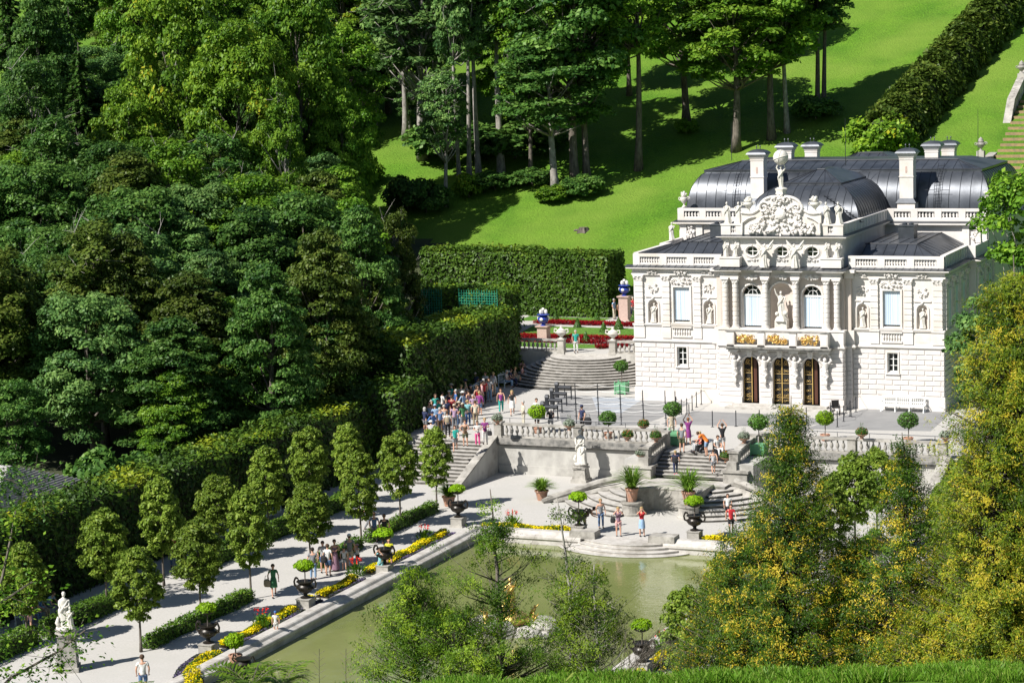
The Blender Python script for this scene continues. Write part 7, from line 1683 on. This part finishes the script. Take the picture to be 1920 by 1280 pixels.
# seated along the upper hedge
for px_, py_, lab, a in ((-22.3, 3.1, 'man in grey blue shirt and jeans seated on the white bench', dict(tc='lgrey', bc='ljeans', hc='gr')), (-22.3, 3.9, 'person in dark clothes seated on the bench near the curved stair', dict(tc='navy', bc='navy')), (-22.3, 4.7, 'woman in patterned tan top seated on the bench near the curved stair', dict(tc='khaki', bc='beige', bot='midi', fem=True, hc='bl')),
    (-22.2, 5.9, 'woman in pink top and white skirt seated nearest the curved stair', dict(tc='lpink', bc='white', bot='midi', fem=True)),
    (-22.1, -.2, 'visitor in patterned mauve top seated mid bench', dict(tc='mauve', bc='ljeans', fem=True)), (-22.1, -1.1, 'visitor in pink shirt and beige shorts seated mid bench', dict(tc='lpink', bot='shorts', bc='beige')), (-22.1, -2.0, 'visitor with blue cap in dark clothes seated mid bench', dict(tc='black', bc='grey', hat='cap', hatc='blue')),
    (-22.0, -5.2, 'person in lilac shirt leaning forward on the bench', dict(tc='lilac', bc='grey', hc='gr')), (-22.0, -6.1, 'person in green shirt seated in the crowd', dict(tc='green', bc='ljeans', hc='bl')), (-22.0, -7.0, 'person in bright blue shirt seated in the crowd', dict(tc='lblue', bc='jeans')), (-22.0, -10.6, 'person in red seated at the near end of the upper hedge', dict(tc='red', bc='khaki', hc='gr'))):
    p(px_, py_, 0, 'sit2' if 'leaning' in lab else 'sit', RB+.1, lab, y=1, **a)
p(979, 705, .18, 'sit2', .8, 'woman with crossed arms sitting on the lowest shaded step of the curved stair', 'tee', 'lpink', 'midi', 'lgrey', fem=True, hc='dk')
for a in (
 (908, 757, 'stand', A0+.3, 'man in red shirt and dark trousers standing by the benches', dict(tc='red', bc='black', hc='gr', h=1.8)), (918, 753, 'stand', F0, 'visitor in grey top and jeans behind the man in red', dict(tc='lgrey', bc='ljeans')),
 (911, 741, 'stand', F0-.5, 'man in white shirt behind the man in red', dict(tc='white', bc='beige')), (892, 742, 'hip', F0, 'man in navy shirt with hands on hips by the hedge', dict(tc='navy', bc='khaki', hc='gr')),
 (940, 774, 'walk', F0, 'woman in purple top and teal trousers walking in the shade', dict(top='tank', tc='purple', bc='teal', fem=True)), (961, 778, 'walk', F0, 'woman in black top and white skirt walking in the shade', dict(tc='black', bot='midi', bc='white', fem=True, hair='longhair', hc='bl')),
 (806, 800, 'stand', F0, 'woman in light blue sleeveless top at the left of the crowd', dict(top='tank', tc='lblue', bc='black', fem=True)), (817, 806, 'stand', A0, 'woman in a pale blue patterned dress with blue cap', dict(tc='lblue', bot='longskirt', bc='grey', fem=True, hat='cap', hatc='lblue')),
 (826, 812, 'stand', A0, 'person in denim shirt and brown trousers seen from behind', dict(tc='jeans', bc='brown', hc='gr')), (840, 819, 'stand', A0, 'woman in white top with a pale backpack seen from behind', dict(tc='white', bc='black', fem=True)),
 (853, 806, 'stand', A0, 'man in mauve check shirt and cap in the crowd', dict(tc='lilac', bc='grey', hat='cap', hatc='beige')), (862, 800, 'stand', F0, 'person in dark vest and cap in the crowd', dict(tc='black', bc='jeans', hat='sunhat', hatc='beige')),
 (878, 797, 'stand', A0, 'woman in white and blue flowered blouse in the crowd', dict(tc='aqua', bc='blue', fem=True, hc='bl')), (892, 798, 'stand', A0, 'man in navy and cream striped shirt at the right of the crowd', dict(tc='cream', bc='khaki', hc='br')),
 (888, 786, 'hold', F0, 'woman in lilac top behind the striped shirt', dict(tc='lilac', bc='navy', fem=True, hc='gr')), (838, 795, 'stand', F0, 'person in navy shirt in the middle of the crowd', dict(tc='navy', bc='jeans')), (848, 788, 'stand', A0, 'person in dark red shirt deep in the crowd', dict(tc='dkred', bc='grey')), (822, 796, 'stand', F0+.6, 'person in teal shirt deep in the crowd', dict(tc='teal', bc='black')),
 (873, 837, 'hip', F0, 'woman in dark print top and brown shorts at the stair head', dict(top='tank', tc='brown', bot='shorts', bc='camo', fem=True)), (896, 836, 'hold', F0, 'girl in white top and bright pink leggings', dict(tc='white', bc='pink', fem=True, h=1.62)),
 (910, 833, 'hold', F0, 'woman in magenta top and white trousers with a black bag', dict(tc='purple', bc='white', fem=True, hc='bl')), (809, 828, 'crouch', A0, 'person with a white sun hat bent low beside the stair', dict(tc='lgrey', bc='grey', hat='sunhat', hatc='white')),
 (982, 800, 'hip', F0-1.2, 'elderly man in cream check shirt standing in the sun', dict(top='long', tc='cream', bc='cream', hc='gr', h=1.76)), (1007, 794, 'hold', F0, 'woman in white top behind the lime ball tree', dict(tc='white', bc='black', fem=True)),
 (1033, 810, 'bend', A0, 'dark haired person in black bending behind the balustrade', dict(tc='black', bc='grey', hc='gr')), (1092, 808, 'stand', F0-.8, 'man in navy shirt and dark cap holding a black case', dict(tc='navy', bc='black', hat='cap', hatc='navy')),
 (1260, 822, 'stand', F0, 'visitor in beige behind the planter ball tree', dict(tc='beige', bc='cream', hc='bl')), (1279, 848, 'stand', A0-.4, 'man in dark grey t-shirt and camouflage shorts beside the planter', dict(tc='grey', bot='shorts', bc='camo', h=1.82)),
 (1291, 834, 'reach', A0, 'woman in patterned purple dress raising a camera', dict(tc='purple', bot='midi', bc='purple', fem=True, hc='gi', h=1.74)), (1323, 855, 'bend', A0+1.1, 'man in bright orange t-shirt and denim shorts bending over', dict(tc='orange', bot='shorts', bc='ljeans', h=1.78)),
 (1355, 845, 'reach', A0, 'woman in black top with raised camera and white bag', dict(tc='black', bot='shorts', bc='lgrey', fem=True))):
    p(a[0], a[1], 0, a[2], a[3], a[4], **a[5])
p(1311, 848, 0, 'sit', -.9, 'person in red shirt sitting in a wheelchair', 'tee', 'red', 'trousers', 'lgrey', hc='bl'); p(1347, 856, 0, 'sit', .8, 'man in white shirt sitting in a wheelchair', 'tee', 'white', 'trousers', 'white', hc='br')
p(854, 846, -.33, 'walk', F0, 'boy in teal t-shirt and grey shorts on the side stair', 'tee', 'teal', 'shorts', 'grey', h=1.68)
p(1267, 890, -.80, 'walk', A0, 'child with a black backpack climbing the central stair', 'tee', 'navy', 'trousers', 'navy', hc='bl', h=1.5, shoe='pink'); bag('backpack', 'black backpack on the child climbing the central stair', 1266, 892, -.80, .82, 'black', .36)
p(1338, 888, -.80, 'walk', A0, 'boy in grey tank top and grey shorts climbing the central stair', 'tank', 'lgrey', 'shorts', 'grey', h=1.5)
for a in (
 (1099, 999, 'bend', 1.9, 'man in brown shirt leaning on the bronze vase', dict(tc='brown', bc='khaki', h=1.8, hc='dk')), (1127, 990, 'stand', F0+.3, 'woman in grey tank top and jeans at the foot of the curved steps', dict(top='tank', tc='grey', bc='jeans', fem=True, hc='bl')),
 (1160, 1005, 'photo', F0, 'woman in dark print top and white shorts holding a camera to her face', dict(tc='mauve', bot='shorts', bc='lpink', fem=True, hc='bl', h=1.68)), (1204, 1005, 'photo', F0, 'woman in red top and light blue skirt photographing', dict(tc='red', bot='midi', bc='lblue', fem=True, hc='bl', h=1.68)),
 (1371, 1001, 'walk', F0, 'woman in red flowered top near the right curved steps', dict(tc='red', bot='shorts', bc='black', fem=True)), 
 (690, 996, 'walk', 1.6, 'man in dark clothes striding under the lindens', dict(tc='camo', bc='grey')), (703, 1016, 'stand', A0, 'man in a blue check shirt beside the middle bronze vase', dict(tc='jeans', bc='grey')), (722, 1020, 'stand', A0, 'person in black behind the middle bronze vase', dict(tc='black', bc='black')),
 (731, 1066, 'hold', F0, 'woman in bright yellow sports top and black shorts at the pond edge', dict(tc='yellow', bot='shorts', bc='black', fem=True, hc='bl', h=1.68)), (714, 1078, 'photo', F0-.3, 'girl in pale aqua clothes photographing at the pond edge', dict(tc='aqua', bot='shorts', bc='aqua', fem=True, h=1.45)),
 (671, 1059, 'photo', F0-.6, 'small child with pink sun hat', dict(tc='white', bot='shorts', bc='black', hat='sunhat', hatc='lpink', h=1.15)), (646, 1069, 'stand', A0, 'child in white t-shirt with a backpack', dict(tc='white', bot='shorts', bc='grey', hat='cap', hatc='green', h=1.3)),
 (657, 1063, 'stand', A0, 'man in dark t-shirt and beige shorts with a white cap', dict(tc='grey', bot='shorts', bc='beige', hat='cap', hatc='white', h=1.8)), (629, 1070, 'hold', F0+.4, 'woman in a long mauve dress', dict(top='tank', tc='mauve', bot='longskirt', bc='mauve', fem=True, hc='br')),
 (616, 1079, 'stand', A0-.4, 'woman in white top and denim shorts carrying a dark bag', dict(tc='white', bot='shorts', bc='jeans', fem=True, hc='br')), (607, 1073, 'stand', F0, 'person in a striped top beside the woman with the dark bag', dict(tc='lgrey', bot='shorts', bc='blue')),
 (588, 1086, 'stand', A0, 'man in jeans half hidden behind the second bronze vase tree', dict(tc='grey', bc='ljeans', hc='dk')), (514, 1118, 'walk', F0+.2, 'woman in a green patterned dress carrying a straw bag', dict(tc='green', bot='midi', bc='green', fem=True, hc='br', h=1.70)),
 (518, 1188, 'stand', F0, 'little boy in white with a blue cap on the pond edge', dict(tc='white', bot='shorts', bc='white', hat='cap', hatc='blue', h=1.12)), (270, 1302, 'stand', A0+.2, 'man in white t-shirt and denim shorts seen from behind at the bottom left', dict(tc='white', bot='shorts', bc='jeans', hc='br', h=1.8)),
 (326, 1063, 'hip', F0, 'man in red polo standing in the shade between the lindens', dict(tc='dkred', bc='jeans', hc='gr', h=1.8))):
    p(a[0], a[1], L, a[2], a[3], a[4], **a[5])
p(1365, 972, -1.95, 'stand', F0, 'child in white t-shirt on the right curved steps', 'tee', 'white', 'shorts', 'black', hc='br', h=1.45)
for k, (x, y, lab, c1, c2) in enumerate(((-21.7, -55.9, 'in a white shirt bending forward, far end of the shaded bench', 'lblue', 'grey'), (-21.7, -56.7, 'in a blue shirt and khaki trousers on the shaded bench', 'blue', 'khaki'), (-21.7, -57.4, 'in a dark shirt and blue jeans on the shaded bench', 'navy', 'jeans'), (-21.7, -58.1, 'in a pink shirt on the shaded bench', 'lpink', 'jeans'), (-21.6, -63.8, 'in a white shirt on the bench behind the statue', 'white', 'jeans'), (-21.6, -64.6, 'in a dark red shirt on the bench behind the statue', 'dkred', 'grey'), (-21.6, -65.4, 'in a pale blue shirt on the bench behind the statue', 'lblue', 'black'))):
    p(x, y, L, 'sit2' if k % 2 == 0 else 'sit', RB+.1, 'seated person '+lab, 'tee', c1, 'trousers', c2, y=1)
p(-20.9, -58.9, L, 'stand', A0, 'woman with a pinkish backpack standing at the shaded bench', 'tee', 'white', 'shorts', 'lpink', y=1)
bag('handbag', 'black shoulder bag of the woman photographing at the landing', 1150, 1003, L, .72, 'black', .30); bag('straw_bag', 'straw bag of the woman in the green dress', 502, 1119, L, .55, 'khaki', .38); bag('handbag', 'dark bag of the woman in denim shorts', 608, 1080, L, .75, 'black', .36)
bag('instrument_case', 'black case held by the man in the dark cap', 1103, 810, 0, .5, 'black', .48, .35); bag('handbag', 'black bag of the woman in magenta', 919, 834, 0, .62, 'black', .30); bag('backpack', 'pale backpack on the woman in white within the crowd', 839, 820, 0, 1.0, 'khaki', .32)

q = random.Random(91); cols = [('teal', 'teal'), ('white', 'white'), ('navy', 'navy blue'), ('blue', 'bright blue'), ('lblue', 'light blue'), ('mauve', 'mauve'), ('cream', 'cream'), ('black', 'black'), ('red', 'red'), ('khaki', 'khaki'), ('purple', 'purple'), ('lgrey', 'grey'), ('green', 'dark green'), ('lpink', 'dusty pink')]
spots = [(818, 786), (830, 780), (843, 776), (856, 779), (869, 782), (880, 775), (866, 768), (884, 764), (896, 770), (874, 758), (900, 779), (834, 806), (869, 806), (904, 762), (848, 768), (926, 742), (798, 812), (812, 818)]
for k, (px, py) in enumerate(spots):
    c, cn = cols[k % 14]; hn = ('br', 'gr', 'bl', 'dk')[(k*3+k//14) % 4]; hh = {'br': 'brown', 'gr': 'grey', 'bl': 'blond', 'dk': 'black'}[hn]; fem = k % 2 == 0; hat = (None, None, 'cap', None, 'sunhat')[k % 5]
    p(px, py, 0, ('stand', 'hold', 'hip', 'stand', 'walk')[k % 5], q.uniform(0, 6.28), '%s in a %s %s %sin the shaded crowd by the hedge' % ('woman' if fem else 'man', cn, 'top' if k < 14 else 'jacket', ('with %s hair ' % hh) if not hat else ('and cap ' if hat == 'cap' else 'and hat ')),
      ('tee', 'long', 'tank')[k % 3] if k < 14 else 'long', c, ('trousers', 'shorts', 'midi' if fem else 'trousers')[k % 3], q.choice(('jeans', 'khaki', 'grey', 'black', 'beige')), 'longhair' if fem and k % 4 == 0 else 'hair', hn, hat, q.choice(('white', 'navy', 'beige')), fem, q.uniform(1.58, 1.84))
# ------------------------------------------------------------ foreground slope: conifers, ferns, grass
def g_at(px, D):
    c = atD(px, 900, D); return c[0], c[1], float(terr(c[0], c[1]))
def conifer(name, label, px, top, D, base_w, seed, m, tuft=230, per=36, leaf=.045, sparse=0., dead=.1, lean=0., wfun=None, bark='palebark', drop=.35, pw=.85, gapf=0.):
    """px pixel column of the trunk, top pixel row of the tip, base_w crown width in px; foliage in tufts on real branches"""
    x, y, zg = g_at(px, D); tip = atD(px, top, D)[2]; H = tip-zg+.2; R = base_w/2/FPX*D; vis = (1240-top)/FPX*D/H; rg = np.random.default_rng(seed)
    t = thing(name, label, 'conifer', (x, y, zg-.1)); wf = wfun or (lambda u: min(1.25, (1-u)/vis)**pw*(1+gapf*math.sin(u*26+seed)))
    b = MB(); n = 14; tr = [(lean*H*.1*math.sin(3*i/n)+.02*rg.normal(), .03*rg.normal(), H*i/n) for i in range(n+1)]; b.tube(tr, [.012+(.03*R+.07)*(1-i/n) for i in range(n+1)], 7)
    P, N, A, Rr = [], [], [], []
    for i in range(tuft):
        u = 1-min(1, vis*1.25)*rg.uniform(.005, 1)**.62; a = rg.uniform(0, 6.28); w = R*wf(u)*rg.uniform(.35, 1.0)**.5*(1+.22*math.sin(a*3+u*9+seed))
        if rg.random() < sparse*(1-abs(u-.5)): continue
        z = H*u; k = min(n-1, int(u*n)); c0 = np.array(tr[k]); zt_ = z+w*.32*(1 if drop < .3 else .15)-w*drop*.2; q_ = np.array([c0[0]+w*math.cos(a), c0[1]+w*math.sin(a), zt_])
        st = np.array([c0[0], c0[1], max(.05, z-w*.35)]); mid = (st+q_)/2+np.array([0, 0, -.1*w]); b.tube([tuple(st), tuple(mid), tuple(q_)], [.014+.008*w, .009, .003], 4)
        if rg.random() < dead: 
            for _ in range(3): e = q_+rg.normal(0, .25, 3); b.tube([tuple(mid), tuple(e)], [.009, .003], 3)
            continue
        yel = np.clip(rg.normal(.40, .26)+.18*(w/R), 0, 1)
        for s_ in range(4):
            o_ = q_+rg.normal(0, .13, 3)*np.array([1.3, 1.3, .8])-(q_-mid)*rg.uniform(0, .7); mm = per//4; d = rg.normal(0, .085, (mm, 3)); d[:, 2] -= np.abs(d[:, 2])*drop; P.append(o_+d)
            out = np.array([math.cos(a), math.sin(a), .5]); N.append(np.tile(out, (mm, 1))+sph(rg, mm)*.6); A.append(np.tile([math.cos(a)*.6, math.sin(a)*.6, .7-drop*2.2], (mm, 1))+rg.normal(0, .4, (mm, 3))); Rr.append(np.clip(yel+rg.normal(0, .13, mm)+(.25 if s_ == 0 and yel > .5 else -.08), 0, 1))
    P = np.concatenate(P); V, F = leafcards(P, np.concatenate(N), leaf, rg, .28, .3, np.concatenate(A))
    new_obj('crown', np_mesh('crown', V, F, np.concatenate(Rr)), t, X[m]); b.build('trunk', X[bark], t, smooth='all'); return t
conifer('thuja_tree', 'tall thuja with orange yellow tips in front of the right balustrade', 1485, 745, 60, 430, 1, 'leaf_thuja', 1300, 128, .040, .12, dead=.03, pw=1.0, bark='bark')
conifer('thuja_tree', 'thuja with a thin pale leader and yellow tips between the two big ones', 1695, 815, 59, 350, 2, 'leaf_thuja', 900, 120, .040, .15, .06, pw=1.0, bark='bark')
conifer('thuja_tree', 'broad golden thuja filling the right edge', 1900, 480, 56, 460, 3, 'leaf_gold', 2500, 112, .044, dead=.01, bark='bark', pw=.62)
conifer('thuja_tree', 'lower dark thuja between the tall one and the golden one', 1800, 960, 60, 360, 4, 'leaf_thuja', 800, 112, .040, dead=.05, bark='bark')
conifer('thuja_tree', 'spreading thuja at the left foot of the tall yellow tipped one', 1395, 990, 60.5, 300, 5, 'leaf_thuja', 800, 112, .040, dead=.03, bark='bark', pw=.6)
conifer('thuja_tree', 'low thuja at the bottom between the tall yellow tipped one and its neighbour', 1600, 1010, 60, 330, 6, 'leaf_thuja', 700, 112, .040, dead=.06, bark='bark')
conifer('thuja_tree', 'low golden thuja at the bottom right corner', 1790, 1120, 57, 330, 7, 'leaf_gold', 760, 112, .044, dead=.03, bark='bark', pw=.6)
conifer('juniper_tree', 'dark green juniper before the gilded fountain', 918, 925, 57, 300, 8, 'leaf_juniper', 210, 210, .040, .45, .10, lean=.2, bark='bark', drop=.1, pw=.8, gapf=.6)
conifer('juniper_tree', 'sparse juniper with bare grey branches right of the fountain', 1040, 940, 57, 170, 9, 'leaf_juniper', 150, 180, .040, .4, .35, lean=.5, bark='palebark', drop=.1, pw=.7, gapf=.55)
conifer('juniper_tree', 'low olive juniper at the bottom left of the fountain one', 770, 1075, 57, 230, 10, 'leaf_juniper', 200, 150, .042, .1, .06, bark='bark', drop=.1)
conifer('juniper_tree', 'low juniper bush at the bottom between both dark junipers', 850, 1165, 56, 230, 11, 'leaf_juniper', 90, 150, .042, .1, .1, bark='bark', drop=.1)
conifer('juniper_tree', 'dark juniper with dead branches at the foot of the sparse one', 1110, 1070, 56.5, 170, 12, 'leaf_juniper', 90, 150, .042, .2, .35, bark='palebark', drop=.1)
# bare shrub
x, y, zg = g_at(1165, 56); b = MB(); q = random.Random(8)
def twig(b, p, d, l, r, dep):
    e = tuple(p[i]+d[i]*l for i in range(3)); b.tube([p, e], [r, r*.6], 4)
    if dep:
        for _ in range(2+(dep > 2)):
            d2 = Vector((d[0]+q.uniform(-.7, .7), d[1]+q.uniform(-.7, .7), d[2]+q.uniform(-.25, .4))).normalized(); twig(b, e, d2, l*q.uniform(.6, .85), r*.6, dep-1)
for k in range(3): twig(b, (0, 0, 0), Vector((q.uniform(-.3, .5), 0, 1)).normalized(), .9, .028, 5)
t = thing('bare_shrub', 'leafless grey shrub with thin twigs over the pond at the bottom', 'shrub', (x, y, zg+.4)); b.build('twigs', X['bark'], t)
# broadleaf tree at the right edge, and leafy branches near the viewpoint
def edge_tree(px, py, D, rx, rz, seed, label, m):
    c = atD(px, py, D); zg = float(terr(c[0], c[1])); t = tree_proto('broadleaf_tree', seed, rx, rz, zg-c[2], 60, 9000, .10, .16, label, 'tree', pr=.3, flat=.8, bottom=-.95, leafm=m, bark='palebark', nlimb=22, split=.7)
    t.location = (c[0], c[1], c[2]); t['group'] = 'trees around the viewpoint'; return t
edge_tree(1945, 425, 75, 1.75, 1.9, 41, 'leafy green tree at the right edge above the golden thuja', 'leaf_mid')
edge_tree(1862, 665, 84, 1.5, 2.0, 42, 'dark leafy bough between the palace flank and the golden thuja', 'leaf_grey')
def bough(name, label, start, pts, n, leaf, m, seed, spread=.35, D=45, cat='branch'):
    rg = np.random.default_rng(seed); b = MB(); W3 = [atD(px, py, d) for px, py, d in pts]; o0 = W3[0]; b.tube([tuple(p_-o0) for p_ in W3], [.035*(1-i/len(W3))+.006 for i in range(len(W3))], 5); P = []; A = []
    for i in range(n):
        j = rg.integers(0, len(W3)-1); u = rg.random(); c = W3[j]*(1-u)+W3[j+1]*u; e = c+rg.normal(0, spread, 3)*(.4+.6*(1-j/len(W3))); 
        if i % 7 == 0: b.tube([tuple(c-o0), tuple(e-o0)], [.008, .003], 3)
        for _ in range(3): P.append(e+rg.normal(0, .06, 3)-o0); A.append((e-c)/(np.linalg.norm(e-c)+1e-6))
    P = np.array(P); V, F = leafcards(P, np.tile([0, 0, 1.], (len(P), 1)), leaf, rg, .55, .6, np.array(A)); t = thing(name, label, cat, tuple(o0)); new_obj('leaves', np_mesh('leaves', V, F, rg.random(len(P))), t, X[m]); b.build('twigs', X['bark'], t)
bough('leafy_branch', 'leafy beech branch reaching in at the bottom left, in front of the statue', 0, [(-40, 1330, 44), (20, 1270, 44.5), (110, 1220, 45), (160, 1180, 45)], 330, .05, 'leaf_mid', 1, .42)
bough('leafy_branch', 'upper beech branch at the left edge beside the nearest linden', 0, [(-60, 1180, 44), (0, 1130, 44.5), (60, 1090, 45)], 200, .05, 'leaf_mid', 2, .38)
bough('leafy_branch', 'yellow green young branch at the far left edge', 0, [(-30, 1180, 43), (5, 1080, 43), (22, 1000, 43), (30, 955, 43)], 90, .055, 'leaf_bright', 3, .16)
bough('leafy_branch', 'dark leafy boughs hanging over the shed roof at the left', 0, [(-60, 880, 110), (20, 900, 110), (80, 930, 110)], 520, .11, 'leaf_dark', 4, 1.0)
# ferns and tall weeds at the bottom
def fern(label, px, py, D, seed, nf=9, Lf=1.0, m='leaf_fern', cat='fern'):
    o0 = atD(px, py, D); g = float(terr(o0[0], o0[1])); rg = np.random.default_rng(seed); V = []; F = []; R_ = []; b = MB()
    for k in range(nf):
        a = rg.uniform(0, 6.28); l = Lf*rg.uniform(.7, 1.1); pts = []
        for j in range(15): u = j/14; pts.append(np.array([l*.75*u*math.cos(a), l*.75*u*math.sin(a), l*(1.0*u-.75*u*u)]))
        b.tube([tuple(x) for x in pts], .006, 3)
        for j in range(1, 15):
            u = j/14; w = .26*l*math.sin(math.pi*min(1, u*.9+.12)); s_ = np.array([-math.sin(a), math.cos(a), -.15]); d = np.array([math.cos(a), math.sin(a), .1])*.045*l
            for sg in (-1, 1): c = pts[j]; e = c+s_*sg*w+d*1.2; b0 = len(V); V += [tuple(c-d*.5), tuple((c+e)/2-d*.5), tuple(e), tuple((c+e)/2+d*.6)]; F.append((b0, b0+1, b0+2, b0+3)); R_.append(rg.random())
    t = thing('fern' if cat == 'fern' else 'tall_weed', label, cat, tuple(o0)); new_obj('fronds', np_mesh('fronds', V, F, R_), t, X[m]); b.build('stems', X['bark'], t)
    st = MB(); st.tube([(0, 0, 0), (0, 0, g-o0[2])], .02, 4); st.build('rootstock', X['bark'], t)
fern('large fern fronds at the bottom left beside the near pond corner', 470, 1292, 47, 1, 16, 1.3); fern('fern fronds right of the large fern at the bottom', 530, 1290, 48, 2, 16, 1.25); fern('small fern at the bottom edge left of the large fern', 350, 1305, 46, 3, 10, .55); fern('narrow leaved sapling in front of the man in white', 268, 1300, 45, 4, 9, .5, 'leaf_mid', 'weed')
fern('fern tuft at the bottom edge below the pond', 590, 1300, 49, 5, 12, .75)
for k, (px, py) in enumerate(((598, 1225), (648, 1250))):
    o0 = atD(px, 1290, 48); b = MB(); b.tube([(0, 0, -1), (.02, 0, .3), (.05, 0, .9)], .007, 4)
    for j in range(9): b.tube([(.03, 0, .2+j*.07), (.03+.14*(-1)**j, .03, .30+j*.07)], .004, 3)
    tag(b.build('dry_stalk', X['bark'], None, loc=tuple(o0)), 'thin dry weed stalk before the green water, '+('left' if k == 0 else 'right')+' one', 'weed')
# grass on the lip of the viewpoint's hill
rg = np.random.default_rng(12); n = 90000; d_ = rg.uniform(43.5, 51.5, n)**1.0; s_ = rg.uniform(-5.2, 13.5, n)
x = CAM[0]-_sy*d_+_cy*s_; y = CAM[1]+_cy*d_+_sy*s_; z = terr(x, y); hgt = rg.uniform(.08, .26, n)*(1+.35*np.sin(s_*2.1+d_)); a = rg.uniform(0, 6.28, n); w = .010+.006*rg.random(n); lx = rg.normal(0, .45, n)*hgt; ly = rg.normal(0, .45, n)*hgt
V = np.stack([np.stack([x-w*np.cos(a), y-w*np.sin(a), z-.02], 1), np.stack([x+w*np.cos(a), y+w*np.sin(a), z-.02], 1), np.stack([x+w*.4*np.cos(a)+lx, y+w*.4*np.sin(a)+ly, z+hgt], 1), np.stack([x-w*.4*np.cos(a)+lx*.9, y-w*.4*np.sin(a)+ly*.9, z+hgt*.98], 1)], 1).reshape(-1, 3)
tag(new_obj('grass', np_mesh('grass', V, np.arange(4*n).reshape(n, 4), np.clip(rg.normal(.5, .25, n), 0, 1)), None, X['grassblade']), kind='stuff')
